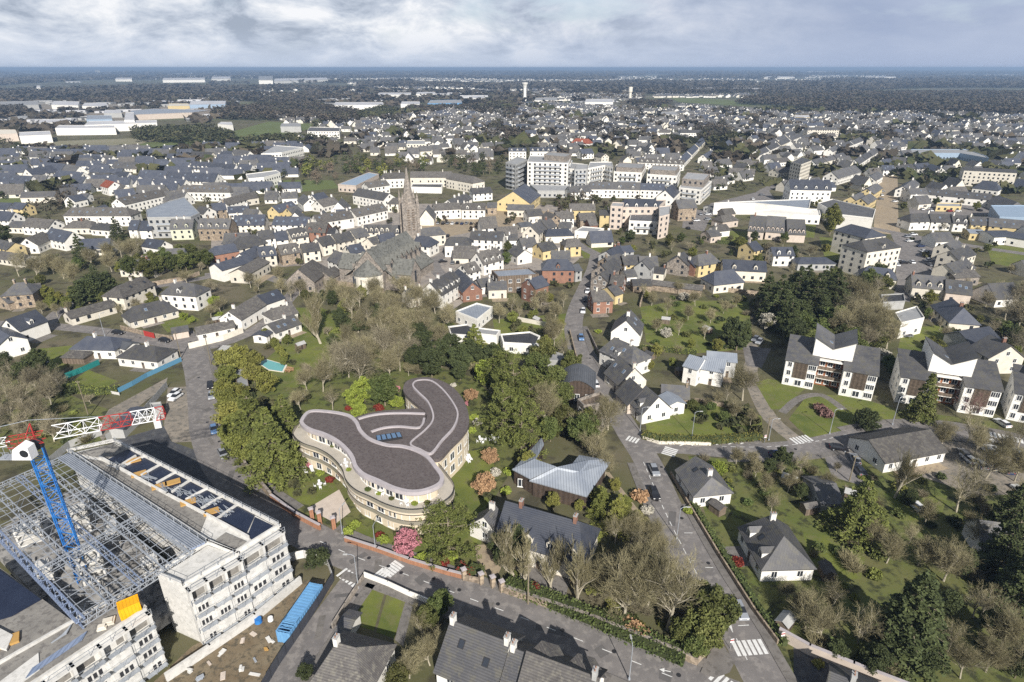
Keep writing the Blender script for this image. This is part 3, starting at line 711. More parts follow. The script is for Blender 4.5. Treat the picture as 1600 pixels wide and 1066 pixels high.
def lamp(px, py, h=7, rz=0, label=None):
    p = W(px, py); r = empty('street_lamp', (p.x, p.y, 0), rz); r.scale = (1, 1, h / 7)
    for n, m in zip(('pole', 'arm', 'lamp_head'), LAMP): inst(n, m, r)
    tag(r, label, 'street lamp', desc=None if label else 'grey street lamp on a steel pole'); return r
def pole_(px, py, h=9, label=None):
    p = W(px, py); r = empty('utility_pole', (p.x, p.y, 0)); b = MB(); b.tube((0, 0, 0), (0, 0, h), .15, .1, 7); b.build('pole', M['bark'], r)
    b = MB(); b.box((0, 0, h - .5), (1.2, .1, .12)); b.box((.5, 0, h - .38), (.08, .08, .2)); b.box((-.5, 0, h - .38), (.08, .08, .2)); b.build('crossarm', M['bark'], r)
    tag(r, label, 'utility pole', desc=None if label else 'wooden utility pole with crossarm'); return r
# ------------------------------------------------------------------ the setting
gm = mat('ground', (.085, .09, .035), .95, (.14, .12, .08), .035, 9, coord='Geo', c3=(.06, .055, .035), bump=.3, bscale=.8)
farm = mat('far_land', (.06, .06, .042), .95, (.11, .12, .06), .0022, 7, coord='Geo', c3=(.16, .15, .11), lo=.42, hi=.6)
M['ground'] = gm; M['farland'] = farm
M['woods'] = mat('woods', (.055, .047, .036), .95, (.105, .085, .06), .006, 8, coord='Geo', c3=(.055, .055, .033))
M['woodsdark'] = mat('woods_dark', (.045, .042, .036), .95, (.1, .088, .066), .0022, 8, coord='Geo')
M['woodsgreen'] = mat('woods_green', (.06, .065, .025), .95, (.09, .085, .04), .02, 8, coord='Geo', c3=(.04, .05, .02))
M['gravel'] = mat('gravel', (.3, .26, .21), .95, (.19, .17, .145), .22, 8, coord='Geo', c3=(.15, .14, .12))
M['field'] = mat('field', (.12, .15, .05), .95, (.1, .12, .04), .01, 6, coord='Geo')
M['track'] = mat('sports_ground', (.24, .22, .15), .95, (.2, .19, .12), .02, 6, coord='Geo')
def bigsheet(name, x0, x1, y0, y1, m, z, nx=1, ny=1):
    b = MB()
    for i in range(nx):
        for j in range(ny):
            a, c = x0 + (x1 - x0) * i / nx, x0 + (x1 - x0) * (i + 1) / nx; d, e = y0 + (y1 - y0) * j / ny, y0 + (y1 - y0) * (j + 1) / ny
            b.face([(a, d, z), (c, d, z), (c, e, z), (a, e, z)])
    o = b.build(name, M[m]); o['kind'] = 'structure'; return o
bigsheet('ground', -1400, 1400, -60, 1150, 'ground', 0)
b = MB()
for q in ([(-40000, -60), (-1400, -60), (-1400, 1150), (-40000, 1150)], [(1400, -60), (40000, -60), (40000, 1150), (1400, 1150)], [(-40000, 1150), (40000, 1150), (40000, 60000), (-40000, 60000)]):
    b.face([(x, y, 0) for x, y in q])
b.build('terrain', M['farland'])['kind'] = 'structure'
# --- roads (centre lines as the photograph shows them)
R1 = [(284, 520), (298, 545), (309, 580), (316, 625), (322, 675), (342, 725), (385, 772), (440, 812), (500, 846), (560, 872), (640, 900), (730, 934), (820, 967), (910, 1002), (1010, 1042), (1110, 1082), (1260, 1140)]
ribbon('road', R1, 7.4, 'asphalt', .012)
R2 = [(933, 396), (928, 420), (915, 450), (902, 480), (896, 510), (903, 545), (925, 585), (955, 630), (985, 680), (1012, 722), (1042, 790), (1072, 850), (1108, 915), (1150, 980), (1182, 1040), (1220, 1110)]
ribbon('road', R2, 6.6, 'asphalt', .016)
R3 = [(985, 697), (1060, 697), (1130, 703), (1200, 704), (1270, 697), (1330, 684), (1400, 672), (1470, 672), (1540, 682), (1620, 698)]
ribbon('road', R3, 6.6, 'asphalt', .02)
R4 = [(585, 874), (556, 905), (530, 940), (498, 985), (462, 1035), (420, 1100)]
ribbon('road', R4, 5.2, 'asphalt', .024)
R5 = [(-30, 505), (40, 508), (95, 511), (160, 518), (230, 531), (300, 545)]
ribbon('road', R5, 5.6, 'asphalt', .02)
R6 = [(300, 545), (345, 537), (395, 517), (430, 492), (448, 470), (460, 452), (440, 440), (380, 425), (320, 430)]
ribbon('road', R6, 5.6, 'asphalt', .016)
ribbon('road', [(75, 512), (88, 490), (130, 470), (220, 452), (310, 436), (380, 420), (420, 400)], 5, 'asphalt', .012)
ribbon('road', [(1389, 268), (1388, 290), (1386, 320), (1385, 350), (1388, 366)], 13, 'tan', .016)
ribbon('road', [(1340, 352), (1400, 364), (1470, 376), (1540, 388), (1640, 402)], 6.5, 'asphalt', .02)
ribbon('road', [(1400, 364), (1410, 385), (1420, 410), (1415, 440), (1408, 470)], 6, 'asphalt', .024)
ribbon('road', [(1080, 350), (1130, 325), (1170, 312), (1205, 292), (1245, 278)], 7, 'asphalt', .02)
ribbon('road', [(1245, 278), (1290, 255), (1340, 230), (1380, 212)], 6, 'asphalt', .024)
ribbon('road', [(1240, 283), (1300, 268), (1389, 268), (1420, 262), (1500, 258)], 6, 'asphalt', .012)
ribbon('road', [(1170, 535), (1180, 555), (1172, 580), (1185, 620), (1205, 655), (1246, 690)], 4.2, 'gravel', .012)
ribbon('path', [(1222, 645), (1250, 622), (1285, 618), (1318, 640)], 2.2, 'pave', .02)
ribbon('road', [(860, 350), (800, 362), (720, 385), (690, 400), (680, 420), (735, 470)], 6, 'asphalt', .012)
ribbon('road', [(645, 385), (560, 372), (470, 378), (400, 395), (330, 400)], 5, 'asphalt', .012)
ribbon('road', [(865, 350), (900, 380), (933, 398)], 6, 'asphalt', .02)
# pavements, raised by a kerb
def pavement(pts, wd=1.7, m='pave'): return ribbon('pavement', pts, wd, m, .13, thick=.13, reg=False)
def shift(pts, d, i0=0, i1=None):
    return offset_line(pline(pts), d)[i0:i1]
for P, d in ((shift(R1, 4.6, 1, 8), 0), (shift(R1, 4.6, 8, 16), 0), (shift(R1, -4.6, 9, 16), 0), (shift(R2, 4.1, 4, 8), 0), (shift(R2, 4.1, 10, 16), 0), (shift(R2, -4.1, 9, 14), 0), (shift(R3, 4.1, 1, 4), 0), (shift(R3, 4.1, 5, 10), 0), (shift(R3, -4.1, 2, 9), 0), (shift(R4, 3.3, 1, 6), 0)):
    ribbon('pavement', None, 1.7, 'pave', .13, P=P, thick=.13, reg=False)
sheet('pavement', [(1122, 1000), (1132, 1012), (1148, 1035), (1140, 1052), (1118, 1060), (1094, 1052), (1106, 1025)], 'pave', .135)
# --- ground covers
sheet('plaza', [(330, 425), (470, 415), (560, 425), (690, 480), (860, 440), (905, 405), (900, 330), (860, 320), (600, 318), (480, 345), (330, 350)], 'plaza', .006)
sheet('plaza', [(640, 342), (700, 332), (770, 320), (865, 332), (862, 358), (760, 358), (690, 372), (640, 372)], 'tan', .01)
sheet('gravel', [(262, 606), (292, 604), (300, 640), (306, 690), (270, 692), (256, 668)], 'gravel', .008)
sheet('asphalt_apron', [(160, 694), (256, 666), (268, 690), (312, 706), (350, 742), (420, 795), (452, 815), (440, 828), (300, 760), (190, 692)], 'asphaltdark', .011)
sheet('parking', [(1418, 317), (1548, 317), (1552, 337), (1422, 336)], 'asphalt', .01)
sheet('parking', [(1398, 368), (1478, 376), (1490, 392), (1462, 432), (1400, 436)], 'asphalt', .01)
sheet('parking', [(1455, 685), (1600, 704), (1640, 770), (1530, 775), (1440, 745)], 'gravel', .01)
sheet('parking', [(1300, 690), (1345, 712), (1350, 760), (1300, 745), (1285, 705)], 'asphalt', .01)
sheet('parking', [(1068, 324), (1114, 332), (1100, 362), (1066, 356)], 'asphalt', .026)
sheet('parking', [(1160, 540), (1205, 545), (1190, 575), (1166, 572)], 'asphalt', .016)
sheet('parking', [(1110, 318), (1200, 296), (1215, 318), (1180, 334), (1110, 336)], 'asphalt', .009)
LAWNS = [
    ('lawn', [(428, 482), (500, 480), (545, 500), (560, 540), (520, 580), (480, 610), (420, 600), (395, 580), (440, 540)], .01),
    ('lawndark', [(352, 600), (358, 650), (372, 694), (392, 738), (432, 778), (480, 806), (560, 842), (660, 874), (742, 898), (752, 850), (765, 790), (800, 735), (815, 690), (790, 640), (740, 590), (640, 560), (540, 560), (430, 590)], .006),
    ('lawn', [(700, 712), (762, 700), (775, 735), (760, 790), (745, 850), (700, 850), (690, 790)], .011),
    ('lawn', [(440, 745), (520, 752), (535, 780), (500, 795), (455, 782)], .011),
    ('lawn', [(540, 812), (600, 832), (700, 855), (735, 890), (640, 866), (545, 830)], .011),
    ('lawn', [(1000, 480), (1060, 470), (1170, 470), (1175, 545), (1090, 552), (1010, 535)], .01),
    ('lawn', [(1180, 598), (1200, 592), (1262, 604), (1222, 640), (1205, 640)], .014),
    ('lawn', [(1232, 655), (1262, 617), (1330, 618), (1402, 640), (1392, 660), (1330, 672), (1262, 684)], .014),
    ('lawndark', [(1400, 640), (1560, 660), (1560, 672), (1400, 664)], .016),
    ('lawn', [(1005, 640), (1080, 625), (1190, 650), (1192, 684), (1120, 690), (1012, 680)], .01),
    ('lawndark', [(1075, 712), (1200, 722), (1330, 715), (1480, 735), (1640, 780), (1700, 1100), (1240, 1100), (1195, 1000), (1150, 920), (1110, 830)], .005),
    ('lawn', [(1255, 832), (1300, 838), (1352, 872), (1345, 905), (1300, 905), (1262, 880)], .012),
    ('lawndark', [(1420, 900), (1470, 905), (1500, 960), (1440, 985)], .012), ('lawndark', [(1130, 760), (1240, 750), (1250, 790), (1160, 800)], .012),
    ('lawndark', [(1300, 900), (1340, 930), (1330, 1000), (1300, 1000)], .012), ('lawn', [(1380, 770), (1480, 775), (1470, 810), (1400, 815)], .012),
    ('lawn', [(572, 908), (602, 922), (584, 986), (546, 974)], .02), ('lawn', [(606, 924), (634, 938), (616, 998), (588, 988)], .02),
    ('lawn', [(60, 545), (112, 540), (118, 562), (80, 590), (30, 580)], .012), ('lawn', [(108, 600), (138, 578), (185, 596), (150, 612)], .012), ('lawn', [(250, 505), (300, 492), (312, 500), (262, 520)], .012),
    ('lawndark', [(-40, 570), (60, 600), (170, 640), (160, 690), (-40, 720)], .004),
    ('lawn', [(770, 500), (885, 490), (885, 530), (860, 560), (780, 560)], .008),
    ('lawn', [(1410, 515), (1490, 505), (1500, 530), (1470, 560), (1400, 560)], .01), ('lawn', [(1280, 370), (1325, 375), (1330, 405), (1290, 408)], .01),
    ('lawn', [(1255, 350), (1275, 352), (1272, 372), (1250, 370)], .01), ('lawn', [(1120, 360), (1170, 362), (1170, 378), (1118, 376)], .01),
    ('lawn', [(1540, 380), (1600, 388), (1600, 420), (1550, 412)], .01), ('lawn', [(905, 385), (945, 383), (935, 402), (912, 404)], .01),
    ('field', [(0, 298), (72, 299), (52, 316), (0, 318)], .02), ('field', [(398, 287), (450, 281), (520, 282), (530, 294), (470, 300), (405, 297)], .02),
    ('field', [(72, 231), (150, 232), (185, 240), (130, 250), (72, 247)], .03), ('track', [(60, 222), (210, 216), (245, 218), (210, 228), (130, 234), (70, 229)], .05),
    ('field', [(1048, 153), (1120, 155), (1205, 162), (1160, 166), (1060, 160)], .3), ('field', [(1370, 130), (1440, 134), (1440, 138), (1370, 138)], .3),
    ('field', [(400, 247), (470, 243), (480, 248), (420, 254)], .03), ('field', [(190, 226), (330, 215), (420, 190), (520, 195), (420, 215), (260, 236)], .02),
    ('field', [(900, 345), (940, 340), (960, 350), (930, 362), (905, 360)], .008),
]
for m, pts, z in LAWNS: sheet('lawn' if m.startswith('lawn') else 'field', pts, m, z)
sheet('soil', [(225, 1080), (300, 1010), (400, 955), (470, 908), (505, 905), (520, 915), (470, 990), (405, 1080)], 'soil', .008)
sheet('path', [(480, 795), (530, 765), (548, 800), (525, 818)], 'pinkish', .016)
sheet('path', [(742, 852), (775, 850), (790, 872), (775, 905), (748, 895)], 'tan', .016)
sheet('path', [(770, 862), (830, 868), (940, 905), (945, 925), (870, 905), (780, 885)], 'tan', .016)
sheet('driveway', [(1240, 1000), (1330, 1040), (1420, 1075), (1240, 1120)], 'asphaltdark', .018)
sheet('driveway', [(632, 940), (645, 948), (630, 1010), (617, 1000)], 'pave', .018)
sheet('driveway', [(170, 640), (262, 590), (258, 604), (190, 655), (160, 690), (150, 672)], 'gravel', .009)
sheet('path', [(945, 738), (952, 738), (1000, 800), (990, 800)], 'tan', .016)
# --- painted markings
def zebra(p, q, n, bar, wd=.5, z=.026):
    A, B = W(*p), W(*q); d = (B - A); L = d.length; a = math.atan2(d.y, d.x); b = MB()
    for i in range(n):
        c = A.lerp(B, (i + .5) / n); b.face([(c.x + x * math.cos(a) - y * math.sin(a), c.y + x * math.sin(a) + y * math.cos(a), z) for x, y in ((-wd / 2, -bar / 2), (wd / 2, -bar / 2), (wd / 2, bar / 2), (-wd / 2, bar / 2))])
    b.build('zebra_crossing', M['mark'])['kind'] = 'structure'
zebra((1146, 1014), (1196, 1010), 6, 2.8, .62); zebra((1112, 1052), (1150, 1082), 5, 2.4, .5)
zebra((979, 684), (998, 690), 4, 2.4, .5); zebra((1043, 712), (1050, 700), 5, 3.2, .5, .03); zebra((1238, 690), (1266, 684), 6, 2.8, .55, .03)
zebra((1545, 678), (1600, 690), 8, 2.6, .55, .03); zebra((602, 898), (625, 880), 6, 2.6, .5, .03); zebra((532, 893), (560, 912), 6, 2.4, .5, .03); zebra((590, 893), (604, 902), 4, 2.4, .5, .032)
zebra((345, 548), (355, 540), 5, 3, .5, .026)
b = MB()
def dash(P, ln, gap, wd=.14, z=.03, off=0):
    P = smoothline(P)
    if off: P = offset_line(P, off)
    acc = 0; on = True
    for p, q in zip(P, P[1:]):
        L = (q - p).length; t = 0
        while t < L:
            lim = (ln if on else gap) - acc; s = min(lim, L - t)
            if on and s > .05:
                u, v = p.lerp(q, t / L), p.lerp(q, (t + s) / L); d = (v - u).normalized(); n = Vector((-d.y, d.x, 0)) * wd / 2
                b.face([(*(u + n)[:2], z), (*(u - n)[:2], z), (*(v - n)[:2], z), (*(v + n)[:2], z)])
            t += s; acc += s
            if acc >= (ln if on else gap) - 1e-6: acc = 0; on = not on
dash(pline(R2)[9:15], 1.4, 1.2, off=-1.0); dash(pline(R1)[8:16], 1.6, 3.2); dash(pline(R3)[2:6], 1.2, 1.0, .14, .03, 1.5)
for p, q in (((1075, 878), (1085, 876)), ((1128, 975), (1140, 978)), ((1102, 887), (1114, 887)), ((1153, 978), (1170, 977)), ((1069, 833), (1082, 833))):
    u, v = W(*p), W(*q); d = (v - u).normalized(); n = Vector((-d.y, d.x, 0)) * .07
    b.face([(*(u + n)[:2], .034), (*(u - n)[:2], .034), (*(v - n)[:2], .034), (*(v + n)[:2], .034)])
# direction arrow and give-way marks
def arrow(p, q, z=.034):
    u, v = W(*p), W(*q); d = (v - u); L = d.length; d.normalize(); n = Vector((-d.y, d.x, 0)); m = u + d * L * .55
    b.face([(*(u + n * .08)[:2], z), (*(u - n * .08)[:2], z), (*(m - n * .08)[:2], z), (*(m + n * .08)[:2], z)]); b.face([(*(m + n * .4)[:2], z), (*(m - n * .4)[:2], z), (*v[:2], z)])
arrow((1131, 963), (1145, 986)); arrow((1048, 1050), (1030, 1046))
for i in range(6): 
    u, v = W(1062 + i * 19, 697 - i * .6), W(1074 + i * 19, 692 - i * .6); d = (v - u).normalized(); n = Vector((-d.y, d.x, 0)) * .16
    b.face([(*(u + n)[:2], .036), (*(u - n)[:2], .036), (*(v - n)[:2], .036), (*(v + n)[:2], .036)])
b.build('road_markings', M['mark'])['kind'] = 'structure'

M['asphaltmid'] = mat('asphalt_repair', (.14, .132, .128), .9, (.11, .105, .102), .3, 8, coord='Geo')
sheet('yard', [(0, 200), (60, 192), (250, 186), (330, 172), (360, 158), (200, 156), (0, 158)], 'gravel', .15)
random.seed(3)
for px, py in ((560, 872), (610, 895), (660, 905), (590, 885), (700, 922), (330, 690), (325, 640), (360, 745), (300, 590), (312, 660), (1020, 730), (1050, 810), (1120, 930), (1090, 880), (1150, 704), (1230, 702), (1290, 694), (905, 470), (912, 560), (540, 930), (500, 980), (760, 944), (860, 985), (940, 1018), (1040, 1055), (210, 528)):
    p = W(px, py); a = random.uniform(0, 3); l_, w_ = random.uniform(.8, 2.6), random.uniform(.4, 1.1); P = [p + Vector((x * math.cos(a) - y * math.sin(a), x * math.sin(a) + y * math.cos(a), 0)) for x, y in ((-l_, -w_), (l_, -w_ * .9), (l_ * .95, w_), (-l_, w_ * .8))]
    sheet('asphalt_patch', None, random.choice(('pave', 'asphaltmid')), .0275, P=P)
    b = MB(); b.tube((p.x + 2, p.y, .027), (p.x + 2, p.y, .031), .38, .38, 12); b.build('manhole_cover', M['dark'])['kind'] = 'structure'
# ------------------------------------------------------------------ houses near the camera
h = house
R = h((526, 1004), (556, 1012), 9.5, 7.2, 3.6, 'white', 'slatebrown', (2, 3.5), ch=[-1.0], chk='white', sk=0, label='hip-roofed white house beside the two small lawns, with a flat dark dormer roof', name='house')
# its long shed dormer towards the camera, and the odd roof window
h((707, 970), (794, 1003), 10.5, 9.6, 5.2, 'white', 'slate', ch=[-1, 1], chk='white', sk=2, label='long grey-roofed house at the bottom edge with a white chimney at each end')
h((826, 1018), (934, 1058), 9, 9.0, 5.2, 'white', 'slatebrown', ch=[.95], chk='greywall', sk=0, label='brown-ridged roof of a row house beside the main road at the bottom edge')
h((800, 1012), (822, 1020), 8, 8.2, 5.0, 'white', 'slate', ch=[-.8], label='narrow dark-roofed house between the two long roofs at the bottom edge')
h((848, 1004), (862, 1032), 5, 8.2, 6.2, 'white', 'slatebrown', ch=[], label='first tile-edged rear gable wing at the bottom edge by the main road', name='rear_wing', cat='wing'); h((905, 1024), (920, 1050), 5, 8.2, 6.2, 'white', 'slatebrown', ch=[], label='second tile-edged rear gable wing, nearer the wooden mast shadow', name='rear_wing', cat='wing')
h((1204, 805), (1225, 838), 9.5, 7.2, 3.2, 'white', 'slate', (1.5, 3.5), ch=[-.7], dm=2, sk=1, label='white house with a big hipped slate roof right of the street with the arrow')
h((1088, 714), (1112, 746), 8.5, 6.2, 3.2, 'white', 'slate', (0, 1.5), ch=[.75], chk='white', sk=1, label='white bungalow with dark slate roof at the corner of the two streets')
h((792, 783), (905, 815), 10, 9.2, 4.6, 'cream', 'slateblue', (0, 2.5), ch=[-.6, .93], chk='brick', dm=4, label='cream house with long blue slate roof behind the row of bare trees')
h((757, 806), (772, 790), 7, 6.5, 3.2, 'white', 'slate', ch=[.6], label='small white side wing with grey roof beside the low round pine', name='side_wing', cat='wing')
# houses right of the village street
h((985, 484), (979, 500), 9.5, 9.0, 4.4, 'white', 'slate', ch=[.1], chk='white', skw=2, label='white gabled house with steep dark roof, facing the street from the orchard')
h((960, 527), (990, 540), 9, 8.6, 5.0, 'white', 'slate', (1.5, 3.5), ch=[.8], dm=1, skw=2, label='white house with two slate gables, second along the lane from the corner')
h((968, 556), (991, 574), 9, 8.0, 3.4, 'cream', 'slate', ch=[1], chk='cream', skw=2, label='cream gabled house with roof lights on its dark slope beside the lane')
h((985, 590), (1004, 608), 8, 7.0, 3.0, 'pinkish', 'slate', ch=[], label='low dark-roofed wing between the cream gable and the white gable', name='side_wing', cat='wing')
h((1010, 603), (1029, 619), 8.6, 7.6, 3.4, 'white', 'slate', ch=[], dm=1, label='white gabled house with a palm in front, at the bend by the hedge')
h((1043, 612), (1058, 626), 5, 4.4, 3.4, 'white', 'zinc', ch=[], label='small white zinc-roofed annex right of the white gable with the palm', name='annex', cat='annex')
h((1035, 600), (1076, 603), 6, 5.2, 3.0, 'stone', 'slate', ch=[.9], label='little stone outbuilding with grey roof behind the white gable', name='outbuilding', cat='outbuilding')
h((1079, 554), (1100, 560), 8, 7.6, 5.6, 'white', 'zinc', ch=[], label='white house with two blue zinc roofs above the bare round tree')
h((1100, 556), (1134, 562), 8, 7.2, 5.0, 'white', 'zinc', ch=[], label='white wing with blue zinc roof beside the bare round tree', name='side_wing', cat='wing')
h((1106, 548), (1150, 552), 6, 6.8, 5.4, 'greywall', 'zinc', ch=[], label='rear zinc-roofed wing beside the small turning car park', name='side_wing', cat='wing')
# left of the village street
block([(782, 524), (828, 520), (844, 527), (838, 540), (786, 537)], 3.4, 'pavilion', 'pavilion', 'white', 'darkflat', label='white pavilion with a flat dark roof left of the village street', rows=1, pitch=5)
block([(700, 512), (730, 508), (748, 516), (735, 526), (704, 524)], 4.5, 'modern_house', 'house', 'white', 'darkflat', label='white modern house with low dark roof beside the long white fence', rows=1)
block([(734, 512), (782, 518), (776, 526), (738, 522)], 3.0, 'modern_wing', 'wing', 'white', 'membrane', label='flat grey-roofed wing of the white modern house by the fence')
block([(834, 553), (866, 551), (882, 556), (880, 566), (846, 564)], 3.0, 'flat_roofed_shed', 'shed', 'greywall', 'membrane', label='pale curved flat roof behind the cypress-green tree at the lane')
block([(712, 488), (745, 475), (770, 481), (745, 501)], 4.0, 'flat_roofed_house', 'house', 'white', 'zinc', label='low house with flat light blue roof behind the bare park trees', rows=1)
block([(768, 424), (826, 420), (842, 430), (778, 434)], 7, 'metal_roofed_house', 'house', 'wood', 'zinc', label='dark walled house with pale metal roof between church and village street', rows=2)
# left side, along the street behind the crane
h((10, 499), (54, 484), 9, 8.2, 4.8, 'white', 'slateblue', ch=[], dm=1, label='white house with big dark roof and balcony at the left edge')
h((-14, 508), (14, 524), 8.5, 7.4, 4.8, 'white', 'slateblue', ch=[], label='white garage gable with dark doors at the left edge')
h((136, 525), (172, 526), 8.2, 6.0, 3.4, 'white', 'slateblue', (3.4, 3.4), ch=[-.3], chk='white', label='white bungalow with blue-black hipped roof and red-trimmed carport')
h((212, 538), (242, 541), 8.8, 5.8, 3.2, 'white', 'slate', (3.6, 3.6), ch=[.2], chk='white', label='white bungalow with grey hipped roof behind the blue panel fence')
h((180, 530), (205, 536), 5, 4.0, 3.0, 'white', 'zincdark', ch=[], label='low link with red fascia between the two bungalows', name='link_wing', cat='wing')
h((108, 548), (132, 549), 5, 3.4, 2.4, 'wood', 'slatebrown', (1, 1), ch=[], label='small open carport with brown roof beside the hedge garden', name='carport', cat='carport', win=False)
h((102, 487), (172, 468), 6.2, 4.8, 3.0, 'cream', 'slatebrown', ch=[-1], chk='cream', skw=0, label='long low cream building with brown roof beside the street on the left')
h((182, 447), (222, 431), 9.5, 8.4, 5.2, 'cream', 'slatebrown', (3, 0), ch=[.1, .98], chk='cream', sk=2, label='cream house with broad brown hipped roof and two tall chimneys')
h((207, 479), (254, 468), 9, 6.6, 3.0, 'cream', 'slate', (3, 3), ch=[.9], skw=1, label='cream bungalow with dark hipped roof behind the wall with the red gate')
h((272, 441), (303, 443), 9, 9.4, 6.2, 'white', 'slate', (3, 3), ch=[-.9], chk='white', dm=1, label='white villa with hipped slate roof and a white dormer near the hedge')
h((290, 463), (316, 462), 6, 4.2, 3.0, 'white', 'zincdark', ch=[], label='garage wing with dark roof in front of the white villa', name='garage', cat='garage')
h((305, 511), (362, 500), 6.5, 4.4, 3.0, 'white', 'slatebrown', ch=[.7], label='long low white barn with brown roof at the street fork', name='barn', cat='barn')
h((268, 512), (292, 508), 5, 3.6, 2.6, 'pinkish', 'slate', ch=[], label='small shed with tiled roof by the red gate', name='shed', cat='shed', win=False)
h((357, 486), (404, 459), 8.5, 7.2, 4.4, 'white', 'slatebrown', ch=[-.7], chk='white', label='white house with long brown roof behind the low barn')
h((402, 462), (432, 452), 8, 7.0, 4.4, 'white', 'slateblue', ch=[], skw=1, label='white house with dark blue roof beside the park lawn')
h((418, 506), (458, 492), 8, 5.2, 3.0, 'white', 'slate', ch=[.3], skw=3, label='low white house with roof glazing beside the swimming pool')
h((405, 522), (415, 515), 5, 3.4, 2.8, 'white', 'slateblue', ch=[], label='tiny dark-roofed pool house', name='pool_house', cat='shed')
h((425, 482), (455, 474), 8, 6.4, 4.0, 'white', 'slatebrown', (2, 0), ch=[.5], label='brown-roofed house between the bare tree and the white barn')
h((24, 442), (38, 441), 9.5, 9.0, 5.8, 'stone', 'slate', (3.5, 3.5), ch=[-1.2, 1.4], label='stone villa with hipped slate roof at the left edge')
h((0, 462), (14, 458), 7, 5.6, 3.2, 'stone', 'slate', (0, 2), ch=[], label='low stone wing left of the stone villa', name='side_wing', cat='wing')
h((44, 444), (62, 442), 6, 5.6, 4, 'stone', 'slatebrown', ch=[], label='small brown-roofed wing behind the stone villa', name='side_wing', cat='wing')
h((0, 374), (22, 379), 8, 7.5, 5, 'yellow', 'slate', ch=[.5]); h((2, 392), (44, 398), 9, 5, 3, 'cream', 'slatebrown', ch=[])
h((40, 372), (66, 362), 9, 8, 4.5, 'white', 'slatebrown', ch=[]); h((80, 356), (112, 362), 10, 9, 5, 'white', 'slateblue', ch=[], skw=2)
h((205, 404), (238, 405), 10, 7, 3.5, 'cream', 'slate', (3, 3), ch=[.1, .5])
h((230, 372), (256, 376), 8, 7, 4, 'white', 'slateblue', ch=[], skw=1)
h((335, 412), (385, 398), 9, 7.6, 5.4, 'white', 'slateblue', ch=[-.8], chk='white', label='bright white windowless house with blue slate roof by the walled garden', win=False)
h((372, 420), (405, 402), 9, 6.5, 4.5, 'cream', 'slatebrown', ch=[])
h((335, 385), (365, 380), 9, 7.4, 4.6, 'brick', 'slateblue', (2, 2), ch=[]); h((355, 368), (374, 369), 8, 8.5, 5.5, 'cream', 'slate', (1, 1), ch=[.5]); h((372, 372), (398, 366), 10, 9.5, 5.5, 'cream', 'slate', (3, 3), ch=[])
h((374, 396), (400, 384), 8, 8, 5, 'white', 'slateblue', ch=[])
